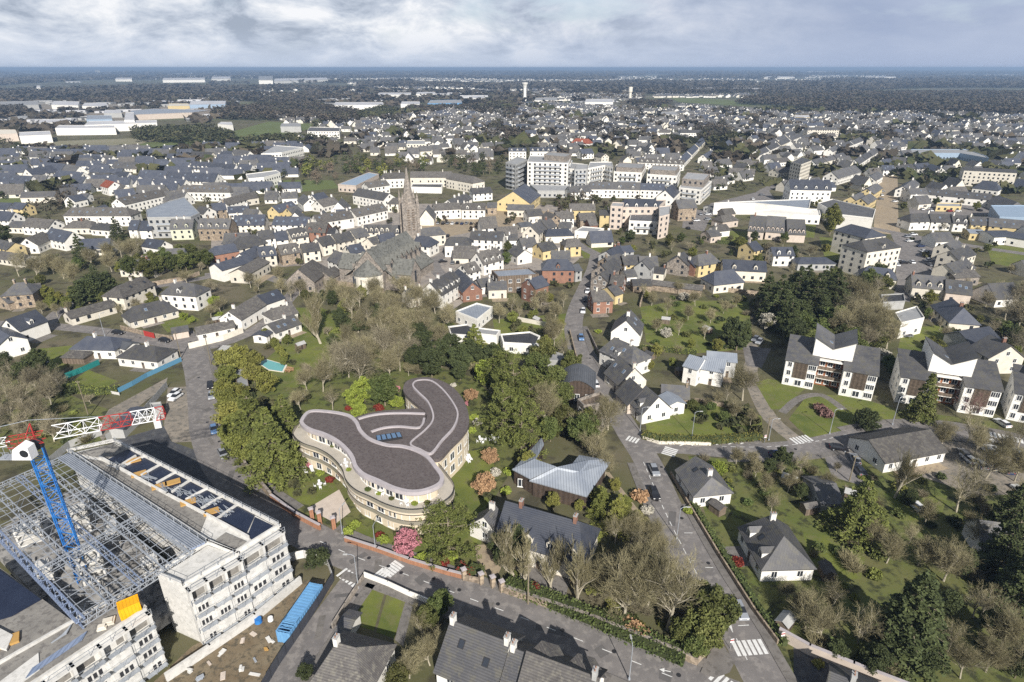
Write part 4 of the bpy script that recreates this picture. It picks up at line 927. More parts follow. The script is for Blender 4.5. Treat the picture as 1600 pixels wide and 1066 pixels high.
# ------------------------------------------------------------------ town, left of the church
for a, b_, w_, hr, he, wl, rf, kw in (
    ((-8, 316), (18, 317), 9, 8, 5, 'white', 'slateblue', {}), ((23, 316), (42, 317), 9, 8, 5, 'yellow', 'slateblue', {}), ((-8, 329), (22, 331), 10, 9, 5, 'white', 'slateblue', {}),
    ((2, 273), (50, 275), 10, 8, 4.5, 'white', 'slateblue', dict(skw=3)), ((53, 273), (75, 274), 10, 8, 4.5, 'white', 'slate', {}), ((65, 253), (102, 256), 10, 8, 4.5, 'white', 'slateblue', {}), ((104, 256), (124, 260), 10, 8, 4.5, 'white', 'slate', {}),
    ((75, 245), (95, 246), 9, 8, 4.5, 'white', 'slateblue', dict(dm=3)), ((99, 245), (120, 243), 9, 8, 4.5, 'white', 'slateblue', dict(dm=3)), ((124, 242), (144, 243), 9, 8, 4.5, 'white', 'slateblue', dict(dm=3)), ((146, 243), (160, 245), 9, 8, 4.5, 'white', 'slateblue', {}), ((163, 242), (176, 243), 10, 9, 5, 'white', 'slate', {}),
    ((140, 254), (168, 256), 10, 8, 4.5, 'white', 'slateblue', dict(dm=4)), ((40, 264), (80, 258), 10, 8, 4.5, 'white', 'slateblue', dict(ch=[-.5, .4])), ((90, 266), (130, 269), 9, 7, 3.5, 'white', 'slateblue', {}), ((110, 275), (134, 276), 9, 7, 4, 'white', 'slateblue', {}), ((140, 270), (172, 270), 9, 5, 3.2, 'white', 'slate', {}),
    ((182, 268), (201, 269), 10, 8, 4.5, 'white', 'slateblue', dict(dm=3)), ((203, 273), (217, 275), 10, 8, 4.5, 'white', 'slateblue', {}), ((180, 252), (215, 254), 10, 7.5, 4, 'white', 'slate', dict(skw=2)), ((214, 243), (240, 244), 10, 8, 5, 'white', 'slateblue', dict(dm=3)), ((213, 232), (240, 233), 9, 8, 5, 'white', 'slateblue', {}),
    ((166, 281), (178, 284), 10, 9.5, 6, 'white', 'redtile', dict(ch=[], label='white gabled house with the only red tiled roof in the left town')), ((184, 285), (196, 290), 9, 7.5, 4.5, 'cream', 'slate', {}), ((178, 297), (208, 294), 9, 8, 4.5, 'white', 'slateblue', {}), ((93, 294), (117, 292), 9, 8, 4.5, 'cream', 'slate', {}), ((106, 307), (126, 303), 9, 7.5, 4.5, 'white', 'slateblue', {}), ((128, 302), (138, 302), 8, 6, 4, 'white', 'slate', {}),
    ((215, 280), (236, 278), 11, 9, 5, 'white', 'slateblue', {}), ((238, 281), (260, 278), 9, 8.5, 5, 'white', 'slateblue', dict(dm=2)), ((256, 277), (290, 280), 10, 8.5, 4.5, 'white', 'slateblue', dict(dm=3)), ((220, 265), (262, 267), 10, 8.5, 4.5, 'white', 'slateblue', dict(skw=2)), ((264, 268), (340, 271), 11, 8.5, 4.5, 'white', 'slateblue', dict(ch=[-.6, 0, .6], skw=4)),
    ((250, 252), (296, 253), 10, 8.5, 4.5, 'white', 'slateblue', dict(ch=[-.3], dm=5)), ((298, 252), (330, 253), 10, 8.5, 4.5, 'white', 'slateblue', dict(ch=[0, .8], dm=5)), ((332, 254), (368, 257), 10, 8.5, 4.5, 'white', 'slateblue', dict(dm=4, ch=[.2])), ((374, 256), (394, 257), 10, 8.5, 4.5, 'white', 'slateblue', dict(ch=[.7])), ((402, 255), (452, 254), 11, 8.5, 4.5, 'white', 'slateblue', dict(ch=[.2])),
    ((262, 240), (295, 240), 10, 8, 4.5, 'white', 'slateblue', {}), ((300, 236), (332, 238), 9, 7.5, 4, 'cream', 'slate', {}), ((346, 236), (362, 236), 9, 7.5, 4.5, 'white', 'slateblue', {}), ((365, 233), (390, 236), 10, 8, 5, 'white', 'slate', {}),
    ((182, 310), (257, 294), 11, 10, 6.6, 'white', 'slatebrown', dict(ch=[-1, -.5, .1, .8], skw=5, label='long white terrace with brown roof and four white chimneys, left of the zinc-roofed block')),
    ((286, 289), (358, 290), 12, 10, 6.6, 'white', 'slatebrown', dict(hip=(3, 3), ch=[-.7], skw=9, label='long white hip-roofed building with a line of roof lights behind the zinc-roofed block')),
    ((111, 324), (196, 324), 11, 10, 6.4, 'white', 'slatebrown', dict(hip=(2, 5), ch=[.6], skw=7, label='long white terrace with hipped brown roof in front of the red-roofed gable')),
    ((258, 298), (290, 300), 11, 9, 5.5, 'white', 'slate', {}), ((362, 292), (388, 292), 10, 9, 5.5, 'white', 'slate', dict(hip=(0, 3))), ((345, 312), (376, 304), 9, 8, 5, 'white', 'slatebrown', {}), ((378, 303), (397, 300), 9, 7.5, 4.5, 'cream', 'slatebrown', {}), ((330, 318), (350, 316), 9, 9, 5.5, 'stone', 'slateblue', {}), ((312, 322), (326, 324), 9, 9, 6, 'white', 'slate', {}), ((356, 323), (388, 321), 8, 7, 4, 'white', 'slateblue', dict(skw=2)),
    ((205, 344), (218, 344), 9, 9, 5, 'white', 'slateblue', dict(skw=1)), ((222, 345), (240, 345), 9, 9, 5, 'white', 'slateblue', dict(skw=1)),
    ((268, 342), (302, 341), 10, 10.5, 6.2, 'palegreen', 'slate', dict(ch=[-.5, .2], dm=2, label='pale green gabled house with two front dormers in front of the zinc block')),
    ((313, 341), (361, 341), 10, 11, 6.8, 'stone', 'slate', dict(ch=[-.5, .0, .6, 1], dm=4, label='pink-brown stone house with four white dormers and tall chimneys')),
    ((367, 336), (414, 335), 11, 9.5, 5, 'cream', 'slateblue', dict(skw=6, dm=1)), ((430, 338), (484, 339), 10, 8.5, 5, 'white', 'slateblue', dict(skw=5)), ((448, 325), (464, 321), 8, 7, 4, 'yellow', 'slate', {}), ((425, 322), (455, 314), 9, 8, 4.5, 'yellow', 'slateblue', dict(skw=2)), ((415, 298), (434, 298), 8, 8, 4.5, 'white', 'slate', dict(ch=[-.8, .8])), ((440, 300), (464, 299), 8, 8, 4.5, 'white', 'slate', dict(ch=[-.8, .2])), ((487, 304), (505, 300), 9, 8.5, 5, 'white', 'slateblue', {}), ((474, 303), (484, 310), 9, 8, 4.5, 'white', 'slate', {}), ((495, 313), (520, 307), 10, 7.5, 4, 'white', 'slatebrown', {}), ((60, 343), (90, 343), 9, 6.5, 4, 'white', 'slatebrown', {}), ((20, 345), (43, 346), 9, 6, 3.6, 'cream', 'slate', {}), ((44, 340), (84, 343), 10, 8.5, 5, 'white', 'slatebrown', {}), ((114, 345), (142, 345), 10, 6.5, 3.8, 'cream', 'slatebrown', dict(hip=(3, 3), ch=[0])), ((150, 348), (178, 350), 9, 6, 3.6, 'white', 'slate', {}),
    ((490, 336), (545, 328), 10, 9.5, 6, 'white', 'slatebrown', dict(ch=[-.6, .2, .9], skw=3, label='left half of the bent white terrace with weathered roof, left of the spire')),
    ((548, 327), (596, 317), 10, 9.5, 6, 'white', 'slatebrown', dict(ch=[-.5, .2, .9], skw=3, label='right half of the bent white terrace with weathered roof, left of the spire')),
    ((560, 294), (608, 302), 11, 10, 6.4, 'white', 'slate', dict(ch=[], label='school wing with two long bands of windows and plain grey roof')), ((614, 309), (632, 309), 9, 8.5, 5.6, 'cream', 'slatebrown', dict(hip=(3, 3))),
    ((570, 285), (602, 281), 11, 9, 6, 'white', 'slatebrown', dict(skw=2)), ((600, 270), (630, 269), 12, 11, 7.5, 'white', 'slatebrown', dict(hip=(3, 3), ch=[-1, -.8, -.3, .6], label='tall white school house with four big chimneys left of the spire')), ((642, 268), (705, 268), 11, 11, 7.5, 'cream', 'slatebrown', dict(ch=[.6], label='long cream school range with brown roof right of the spire top')), ((706, 270), (742, 276), 12, 11, 7.5, 'cream', 'slatebrown', dict(hip=(0, 4), ch=[], label='corner block of the cream school range with hipped brown roof')),
    ((570, 351), (611, 351), 9, 8, 5, 'cream', 'slate', dict(dm=5)), ((613, 352), (632, 352), 9, 8.5, 5.5, 'cream', 'slate', dict(dm=1)),
    ((402, 361), (425, 358), 9, 9, 5.5, 'white', 'slate', {}), ((428, 362), (446, 360), 9, 8.5, 5, 'white', 'slateblue', {}), ((449, 358), (474, 354), 10, 9.5, 5.5, 'cream', 'slate', dict(dm=4, ch=[.9])), ((481, 347), (512, 348), 10, 9.5, 5.5, 'brick', 'slatebrown', dict(dm=2, ch=[-.9])), ((494, 372), (514, 367), 9, 8.5, 5.2, 'cream', 'slate', dict(ch=[-.8])), ((519, 366), (545, 361), 9, 8.5, 5, 'cream', 'slate', dict(ch=[0])), ((548, 359), (568, 355), 9, 8.5, 5, 'cream', 'slate', {}),
    ((402, 386), (427, 383), 9, 9, 5.5, 'cream', 'slateblue', dict(dm=2)), ((434, 383), (462, 379), 9, 9, 5.5, 'stone', 'slatebrown', dict(dm=2, ch=[])), ((470, 381), (496, 378), 8, 8.5, 5.5, 'cream', 'slate', dict(ch=[.8])), ((524, 391), (543, 398), 9, 8.5, 5, 'white', 'slate', dict(ch=[])), ((541, 384), (562, 380), 9, 7.5, 4.5, 'cream', 'slateblue', dict(skw=1)), ((590, 366), (614, 363), 8, 8, 5, 'cream', 'slateblue', {}), ((575, 372), (590, 368), 8, 6.5, 4, 'cream', 'slate', {}),
    ((466, 420), (488, 405), 12, 10, 4.8, 'greystone', 'slatebrown', dict(hip=(0, 3), ch=[], label='old grey stone gabled hall beside the bare trees left of the church')), ((505, 424), (522, 416), 8, 6, 3.6, 'greystone', 'slatebrown', {}), ((500, 356), (524, 356), 8, 6.5, 4.5, 'white', 'darkflat', dict(ch=[])),
):
    if a[1] < 300 and a[0] < 470 and hr <= 9 and 'label' not in kw: he = 3.0; w_ *= 1.12
    h(a, b_, w_, hr, he, wl, rf, **kw)
# ------------------------------------------------------------------ town, right of the church and along the village street
for a, b_, w_, hr, he, wl, rf, kw in (
    ((655, 357), (686, 354), 9, 9, 6, 'cream', 'slate', dict(hip=(0, 2))), ((652, 368), (672, 370), 10, 9, 5.5, 'white', 'slateblue', dict(hip=(0, 2))),
    ((704, 370), (728, 370), 11, 8.8, 6, 'white', 'slate', dict(hip=(2.5, 2.5), ch=[], label='white corner shop with hipped slate roof and a turquoise front, right of the church')), ((737, 360), (787, 362), 10, 8.8, 5.6, 'white', 'slate', dict(ch=[-.9, .1], skw=2)), ((677, 318), (718, 316), 10, 9, 6, 'white', 'slatebrown', dict(ch=[-.8, .9], label='long white shop row with brown roof facing the parked cars on the square')), ((722, 317), (758, 317), 10, 9, 6, 'white', 'slatebrown', dict(dm=2, label='white shop row with two front dormers right of the shop row on the square')),
    ((745, 394), (776, 386), 9, 10, 5.4, 'white', 'slatebrown', dict(dm=3, ch=[-.9, .3, .95], chk='white')), ((722, 413), (741, 408), 8, 8, 5, 'white', 'slatebrown', dict(dm=1)), ((672, 441), (706, 422), 9.5, 10, 5.6, 'white', 'slate', dict(ch=[-.95, -.3, .9], dm=4, label='long white house with four dormers on its grey roof just right of the church')), ((716, 420), (738, 441), 8, 8, 4.5, 'brick', 'slateblue', dict(ch=[])), ((762, 440), (790, 439), 8, 6, 4, 'cream', 'slate', {}), ((746, 436), (766, 433), 8, 5.5, 3.4, 'white', 'slate', {}),
    ((633, 452), (655, 448), 8, 6.5, 4, 'cream', 'slateblue', dict(ch=[-1, 1])), ((822, 328), (844, 326), 8, 7.5, 4.5, 'white', 'slate', dict(ch=[])), ((829, 353), (846, 341), 9, 9.5, 5.6, 'cream', 'slate', dict(ch=[.1, .9])), ((846, 345), (860, 341), 9, 9, 5.4, 'cream', 'slate', dict(ch=[0])), ((812, 372), (834, 370), 9, 8.5, 5, 'white', 'slate', dict(ch=[0])), ((856, 358), (888, 357), 10, 6.5, 4, 'cream', 'slateblue', dict(hip=(2, 2), ch=[])), ((840, 380), (862, 376), 9, 7.5, 4.6, 'yellow', 'slate', {}), ((886, 373), (904, 372), 9, 8, 5.2, 'yellow', 'slatebrown', dict(hip=(2, 0), label='yellow house with hipped brown roof beside the top of the village street')),
    ((862, 391), (890, 391), 9, 9, 6, 'cream', 'slate', dict(ch=[-.2, .5])), ((856, 405), (887, 405), 9, 9.5, 6.2, 'brick', 'slateblue', dict(hip=(2.5, 2.5), ch=[], dm=1, label='red brick house with blue hipped roof on the left of the village street')), ((826, 436), (846, 430), 8, 9.5, 6.6, 'brick', 'slateblue', dict(ch=[-.8], label='tall brown brick house with blank gable left of the village street')), ((893, 414), (903, 412), 6, 7, 5, 'greywall', 'zincdark', dict(ch=[])),
    ((868, 331), (894, 330), 9, 8.5, 5.5, 'white', 'slatebrown', {}), ((904, 333), (928, 332), 9, 8.5, 5.5, 'stone', 'slatebrown', dict(hip=(0, 0))), ((890, 318), (929, 318), 9, 9, 6, 'yellow', 'slatebrown', dict(ch=[.9])), ((918, 343), (930, 342), 7, 6.5, 4, 'brick', 'slatebrown', dict(ch=[])), ((875, 346), (893, 347), 8, 6, 3.6, 'white', 'slate', {}), ((855, 330), (868, 336), 9, 8, 5, 'stone', 'slatebrown', {}),
    ((794, 319), (834, 320), 8, 7, 4.5, 'cream', 'slate', dict(ch=[])), ((762, 316), (776, 316), 8, 7, 4.6, 'stone', 'slate', {}), ((736, 294), (766, 292), 9, 8.5, 5.4, 'white', 'slate', dict(ch=[-.4, .3])), ((700, 312), (728, 302), 9, 8.5, 5.4, 'white', 'slate', dict(ch=[-.3, .2, .8])),
    ((810, 348), (828, 346), 7, 5, 3.4, 'cream', 'zincdark', {}), ((795, 366), (808, 366), 7, 6.5, 4.4, 'white', 'slate', {}), ((805, 383), (820, 390), 8, 7, 4.4, 'white', 'slate', {}), ((936, 328), (952, 328), 9, 10, 8, 'yellow', 'slate', dict(hip=(0, 0), label='narrow ochre house with a two-step dark roof beside the pink apartment house')),
    ((948, 392), (968, 382), 8, 7.5, 5, 'greywall', 'slateblue', {}), ((958, 386), (984, 383), 8, 7, 5, 'greywall', 'slateblue', {}), ((940, 414), (958, 403), 9, 8.5, 5, 'greystone', 'slate', dict(ch=[])), ((945, 402), (968, 396), 8, 8, 5, 'stone', 'slate', {}), ((972, 399), (998, 398), 9, 8, 5, 'yellow', 'slate', dict(ch=[-.7])), ((999, 400), (1026, 400), 9, 8, 5, 'white', 'slate', dict(ch=[.2])), ((1004, 408), (1011, 402), 7, 10, 7, 'greywall', 'slate', dict(ch=[])), ((1060, 400), (1068, 393), 9.5, 9, 5.4, 'greystone', 'slate', dict(ch=[-.8], label='grey stone gabled house with white door in front of the dark trees')), ((1090, 398), (1110, 395), 9, 9, 5.6, 'yellow', 'slate', dict(hip=(2.5, 2.5), ch=[.4], chk='brick', label='ochre hip-roofed house with brick chimney right of the stone gable')), ((1076, 406), (1092, 400), 7, 7, 4.6, 'brick', 'slateblue', {}),
    ((1130, 405), (1196, 408), 9.5, 8, 4.8, 'cream', 'slateblue', dict(dm=2, ch=[], label='long cream row with blue slate roof above the conifers')), ((1116, 424), (1146, 421), 9.5, 8, 4, 'cream', 'slateblue', dict(hip=(2.5, 2.5), ch=[], label='cream house with dark hipped roofs at the corner of the walled garden')), ((1168, 379), (1181, 376), 9, 8.5, 5.4, 'yellow', 'slateblue', dict(ch=[-.6], chk='pinkish', label='yellow gabled house standing alone behind the long cream row')), ((1205, 386), (1237, 386), 9, 8, 5.2, 'white', 'slateblue', dict(dm=2, ch=[], label='white house with two dormers and blue slate roof behind the wood')), ((1252, 402), (1290, 402), 9, 5, 3.4, 'greywall', 'slateblue', dict(hip=(3, 3), ch=[])),
    ((988, 436), (1016, 436), 7, 4.6, 3.0, 'stone', 'slate', dict(ch=[])), ((1020, 437), (1098, 446), 5, 4.0, 2.8, 'stone', 'slatebrown', dict(ch=[], win=False, label='long low stone shed with lean roof along the orchard wall')), ((924, 454), (944, 453), 8, 8, 5.2, 'brick', 'slatebrown', dict(hip=(0, 2.5), ch=[-.2], chk='cream', label='brown brick house standing alone right of the village street')), ((950, 448), (962, 444), 8, 6.5, 4, 'yellow', 'slate', {}), ((957, 428), (976, 430), 9, 8, 5, 'brick', 'slatebrown', dict(ch=[-.7])), ((938, 428), (950, 420), 8, 8, 5, 'greystone', 'slate', {}), ((975, 421), (990, 420), 8, 6, 4, 'white', 'slate', {}), ((1022, 416), (1040, 418), 8, 5, 3.4, 'cream', 'slate', {}),
    ((1056, 312), (1084, 311), 11, 12, 8, 'stone', 'slate', dict(ch=[], label='tall stone house with steep grey roof beside the small car park')), ((1126, 337), (1142, 335), 9, 6.5, 4, 'pinkish', 'slatebrown', dict(hip=(2, 2))), ((1128, 326), (1144, 325), 8, 6.5, 4, 'pinkish', 'slatebrown', {}), ((1116, 352), (1134, 350), 8, 6, 3.6, 'white', 'slatebrown', {}), ((1104, 360), (1120, 358), 8, 6, 3.6, 'pinkish', 'slate', {}), ((1108, 320), (1140, 316), 9, 5, 3.5, 'white', 'slate', {}),
    ((1174, 336), (1198, 338), 14, 11.5, 4.6, 'pinkish', 'slate', dict(dm=4, ch=[-.5], label='left section of the pinkish terrace with tall grey roof and dormers')), ((1200, 337), (1228, 339), 14, 11.5, 4.6, 'pinkish', 'slate', dict(dm=4, ch=[], label='middle section of the pinkish terrace with tall grey roof and dormers')), ((1230, 342), (1257, 343), 14, 11, 4.6, 'pinkish', 'slate', dict(dm=4, ch=[], label='right section of the pinkish terrace with tall grey roof and dormers')),
    ((1356, 416), (1392, 420), 9, 7.5, 4.4, 'cream', 'slateblue', dict(hip=(2.5, 2.5), dm=2, ch=[], label='dark blue hip-roofed house with two dormers above the wood')), ((1425, 428), (1476, 432), 10, 8.4, 4.6, 'cream', 'slate', dict(dm=3, ch=[-.95], label='cream row house with three dormers right of the wood')), ((1479, 436), (1518, 440), 10, 8, 4.2, 'pinkish', 'slate', dict(skw=3, ch=[], label='lower pinkish row house joined to the cream row right of the wood')),
    ((1478, 380), (1496, 374), 9, 9, 6, 'cream', 'slate', dict(ch=[.9])), ((1484, 392), (1512, 384), 9, 9, 6, 'cream', 'slate', dict(ch=[.5])), ((1478, 412), (1510, 404), 9, 8.5, 5.6, 'cream', 'slate', dict(ch=[.6])), ((1482, 422), (1520, 420), 9, 6, 4, 'greystone', 'slatebrown', {}), ((1488, 466), (1506, 481), 9.5, 7.4, 3.2, 'cream', 'slateblue', dict(hip=(3, 4), ch=[.6], label='cream bungalow with hipped blue roof right of the white modern house')), ((1544, 443), (1582, 441), 11, 8, 3.6, 'white', 'slate', dict(ch=[], label='grey-roofed house under the bare trees at the right edge')),
    ((1500, 518), (1545, 510), 9, 6.5, 4, 'greywall', 'slateblue', dict(ch=[], win=False, label='long dark blue metal-roofed shed at the right edge', name='shed', cat='shed')), ((1548, 523), (1580, 540), 11, 9.4, 5.5, 'cream', 'slate', dict(ch=[.3], label='cream gabled house behind the right-hand apartment block')),
    ((1423, 334), (1452, 333), 10, 8.5, 5, 'white', 'slate', dict(hip=(3, 0), ch=[.9])), ((1453, 334), (1486, 335), 9, 8.5, 5, 'white', 'slate', dict(skw=1)), ((1488, 336), (1512, 337), 9, 8.5, 5, 'white', 'slate', dict(dm=2)), ((1514, 338), (1545, 339), 10, 8.5, 5, 'yellow', 'slate', dict(skw=3)), ((1546, 340), (1610, 345), 10, 8.5, 5, 'yellow', 'slate', dict(skw=4)),
    ((1511, 358), (1534, 359), 9, 5, 4, 'yellow', 'zinc', dict(ch=[])), ((1540, 361), (1572, 360), 13, 6, 4.4, 'white', 'slateblue', dict(ch=[])), ((1573, 361), (1620, 368), 13, 6, 4.4, 'white', 'slateblue', dict(ch=[])), ((1418, 294), (1445, 294), 11, 9, 6, 'white', 'slate', dict(skw=1)), ((1446, 294), (1550, 303), 12, 8, 5, 'white', 'slate', dict(skw=7, ch=[], label='long dark-roofed market building behind the supermarket car park')), ((1560, 305), (1590, 316), 12, 8, 4, 'greywall', 'slate', dict(hip=(3, 3), ch=[])), ((1536, 282), (1556, 284), 11, 9, 4, 'white', 'slateblue', dict(hip=(4, 4), ch=[])),
    ((1331, 307), (1345, 300), 9, 8, 5, 'yellow', 'slate', {}), ((1346, 310), (1360, 302), 9, 8, 5, 'yellow', 'slate', dict(ch=[.9])), ((1356, 295), (1370, 286), 9, 8, 5, 'yellow', 'slate', {}), ((1412, 291), (1428, 280), 9, 8, 5, 'white', 'slate', dict(ch=[.8])), ((1378, 258), (1396, 258), 9, 8.5, 5, 'white', 'slateblue', dict(skw=3)), ((1402, 258), (1424, 256), 9, 8.5, 5, 'white', 'slate', dict(skw=1)), ((1428, 256), (1450, 254), 9, 8.5, 5, 'white', 'slateblue', {}), ((1455, 256), (1472, 262), 9, 8, 5, 'white', 'slateblue', {}), ((1360, 275), (1372, 268), 9, 8, 5, 'white', 'slate', {}), ((1300, 268), (1336, 258), 12, 10, 5.5, 'white', 'slate', dict(ch=[])),
    ((1140, 262), (1180, 264), 10, 7.5, 4, 'white', 'slatebrown', {}), ((1152, 250), (1190, 252), 10, 7.5, 4, 'white', 'slatebrown', {}), ((1210, 263), (1240, 260), 10, 7, 4, 'cream', 'slatebrown', {}), ((1208, 248), (1230, 246), 10, 7, 4, 'white', 'slatebrown', {}), ((1110, 276), (1128, 276), 9, 7, 4, 'white', 'slate', {}), ((1000, 228), (1018, 232), 9, 8, 5, 'white', 'slate', {}), ((906, 233), (924, 232), 11, 9.5, 5.5, 'white', 'slateblue', dict(ch=[])), ((935, 238), (946, 240), 9, 8, 5, 'cream', 'slatebrown', {}), ((984, 228), (1000, 230), 9, 8, 5, 'white', 'slate', {}), ((1000, 247), (1070, 250), 10, 9, 6, 'white', 'slatebrown', dict(dm=8, ch=[-.8, -.2, .4]))
):
    h(a, b_, w_, hr, he, wl, rf, **kw)
# rows of houses along the oblique streets of the right half
def row(a, b_, n, w_=9, hr=8, he=4.6, wl='white', rf='slate', gap=.06, **kw):
    for i in range(n):
        t0, t1 = (i + gap) / n, (i + 1 - gap) / n
        h((a[0] + (b_[0] - a[0]) * t0, a[1] + (b_[1] - a[1]) * t0), (a[0] + (b_[0] - a[0]) * t1, a[1] + (b_[1] - a[1]) * t1), w_, hr + random.uniform(-.4, .4), he, random.choice((wl, wl, 'white', 'cream')), rf, **kw)
row((1062, 248), (1098, 214), 3, rf='slateblue'); row((1098, 242), (1140, 218), 3, rf='slateblue'); row((1180, 236), (1248, 208), 4); row((1198, 222), (1240, 204), 3); row((1250, 214), (1280, 204), 2)
row((1268, 250), (1318, 238), 3); row((1312, 226), (1345, 214), 2); row((1335, 250), (1378, 224), 4); row((1295, 232), (1316, 222), 2)
# ------------------------------------------------------------------ the curvy-roofed residence
M['roofbrown'] = mat('granular_roof', (.105, .09, .087), .95, (.135, .116, .112), .5, 8, c3=(.088, .072, .072), bump=.2, bscale=5)
M['parapet'] = mat('parapet_band', (.46, .42, .43), .7, (.38, .35, .36), .5)
M['facade'] = mat('beige_facade', (.66, .57, .43), .85, (.57, .49, .37), .5)
M['terracotta'] = mat('terracotta_brick', (.4, .2, .12), .9, (.3, .15, .09), .8, pat='brick')
M['glassrail'] = mat('glass_balustrade', (.27, .25, .2), .18, spec=.6)
M['glassblue'] = mat('roof_glazing', (.12, .2, .32), .1, spec=.7)
M['terrace'] = mat('terrace_paving', (.5, .46, .4), .9, (.42, .39, .34), .6)
def resample(P, step):
    out = [P[0]]; acc = 0; n = len(P)
    for i in range(n):
        a, b_ = P[i], P[(i + 1) % n]; L = (b_ - a).length; t = step - acc
        while t < L: out.append(a.lerp(b_, t / L)); t += step
        acc = L - (t - step)
    return out
def closed(px, z, n=5):
    P = [W(x, y, z) for x, y in px]; m = len(P); out = []
    for i in range(m):
        p0, p1, p2, p3 = P[i - 1], P[i], P[(i + 1) % m], P[(i + 2) % m]
        for k in range(n):
            t = k / n; out.append(.5 * ((2 * p1) + (p2 - p0) * t + (2 * p0 - 5 * p1 + 4 * p2 - p3) * t * t + (3 * p1 - p0 - 3 * p2 + p3) * t ** 3))
    if sum(out[i].x * out[(i + 1) % len(out)].y - out[(i + 1) % len(out)].x * out[i].y for i in range(len(out))) < 0: out = out[::-1]
    return out
def offs(P, d):
    n = len(P); out = []
    for i in range(n):
        t = P[(i + 2) % n] - P[i - 2]; t.z = 0; t.normalize(); out.append(Vector((P[i].x + t.y * d, P[i].y - t.x * d, P[i].z)))
    return out
def ring(b, A, B, za, zb, mi=0):
    n = len(A)
    for i in range(n): j = (i + 1) % n; b.face([(A[i].x, A[i].y, za), (A[j].x, A[j].y, za), (B[j].x, B[j].y, zb), (B[i].x, B[i].y, zb)], mi)
FW = [(468.7, 657.5), (477.5, 645), (490, 640.7), (512.5, 641.7), (535, 645), (550, 650), (560, 660), (566, 672.5), (580, 685), (605, 693.7), (630, 696), (652.5, 702.5), (670, 712.5), (682.5, 727.5), (693, 742.5), (692, 754), (680, 762.5), (660, 769), (637.5, 770), (612.5, 764), (587.5, 752.5), (565, 742.5), (552.5, 730), (547.5, 716), (540, 705), (525, 691), (505, 680), (482.5, 672.5), (471, 665)]
RW = [(647.5, 591), (667.5, 589.5), (687.5, 594), (707.5, 605), (722.5, 622.5), (731, 642.5), (732.5, 662.5), (722.5, 680), (705, 697.5), (687.5, 716), (672, 715), (650, 703), (636, 694), (655, 672), (666, 655), (664, 642), (652.5, 632.5), (640, 622), (630, 610), (634, 597)]
RI = [(650, 594), (667.5, 592.5), (680, 597), (695, 610), (710, 630), (716.5, 647), (710, 667), (692, 687), (674, 708), (655, 702), (640, 692), (662, 672), (674, 658), (675, 645), (667, 627), (652, 612), (644, 602)]
LKO = [(552, 655), (575, 646), (600, 641.5), (625, 640), (650, 638), (665, 644), (662, 657), (650, 680), (636, 694), (605, 695), (580, 687), (562, 674)]
ctr = W(600, 690, 0); root = empty('curved_residence', ctr)
off0 = lambda P: [p - ctr for p in P]
F_ = closed(FW, 9.7); Fl = [Vector((p.x - ctr.x, p.y - ctr.y, 0)) for p in F_]
b = MB(); wi = offs(Fl, -.85)
ring(b, Fl, Fl, 9.0, 9.85, 0); ring(b, Fl, wi, 9.85, 9.85, 0); ring(b, wi, wi, 9.85, 9.5, 0); b.build('parapet', M['parapet'], root)
b = MB(); b.face([(p.x, p.y, 9.55) for p in wi], 0); b.face([(p.x, p.y, 9.02) for p in Fl[::-1]], 1); b.build('roof', [M['roofbrown'], M['facade']], root)
def curvedwall(P, z0, z1, name, m): b = MB(); ring(b, P, P, z0, z1); return b.build(name, M[m], root)
up = offs(Fl, -1.3); curvedwall(up, 6.3, 9.05, 'upper_wall', 'facade'); lowp = offs(Fl, .7)
curvedwall(lowp, 0, 6.0, 'lower_wall', 'facade')
tl = offs(Fl, 2.0); b = MB(); ring(b, tl, tl, 5.95, 6.32, 0); b.face([(p.x, p.y, 6.32) for p in tl], 1); b.face([(p.x, p.y, 5.95) for p in tl[::-1]], 0); b.build('terrace', [M['facade'], M['terrace']], root)
tr = offs(Fl, 1.92); curvedwall(tr, 6.32, 7.25, 'balustrade', 'glassrail')
b = MB(); tt = offs(Fl, 1.96)
for i in range(0, len(tt), 1): b.tube((tt[i].x, tt[i].y, 7.27), (tt[(i + 1) % len(tt)].x, tt[(i + 1) % len(tt)].y, 7.27), .05, .05, 4, cap=False)
b.build('handrail', M['dark'], root)
# middle balcony along the street side only
fr = [i for i, p in enumerate(Fl) if (p + ctr).y < W(566, 720, 9.7).y + 12 and (p + ctr).x < W(694, 745, 9.7).x]
seg = [lp for i, lp in enumerate(offs(Fl, 1.7)) if PX(F_[i])[1] > 662 and (PX(F_[i])[1] - 655) > (PX(F_[i])[0] - 470) * .3]
b = MB()
for z0, z1, mi in ((2.9, 3.2, 0), (3.2, 4.1, 1)):
    for p, q in zip(seg, seg[1:]):
        if (q - p).length < 4: b.face([(p.x, p.y, z0), (q.x, q.y, z0), (q.x, q.y, z1), (p.x, p.y, z1)], mi)
b.build('balcony_front', [M['facade'], M['glassrail']], root)
b = MB(); n = len(Fl)
in_ = [lp for i, lp in enumerate(offs(Fl, .6)) if PX(F_[i])[1] > 662 and (PX(F_[i])[1] - 655) > (PX(F_[i])[0] - 470) * .3]
for p, q, p2, q2 in zip(seg, seg[1:], in_, in_[1:]):
    if (q - p).length < 4: b.face([(p.x, p.y, 3.18), (q.x, q.y, 3.18), (q2.x, q2.y, 3.18), (p2.x, p2.y, 3.18)])
b.build('balcony_floor', M['terrace'], root)
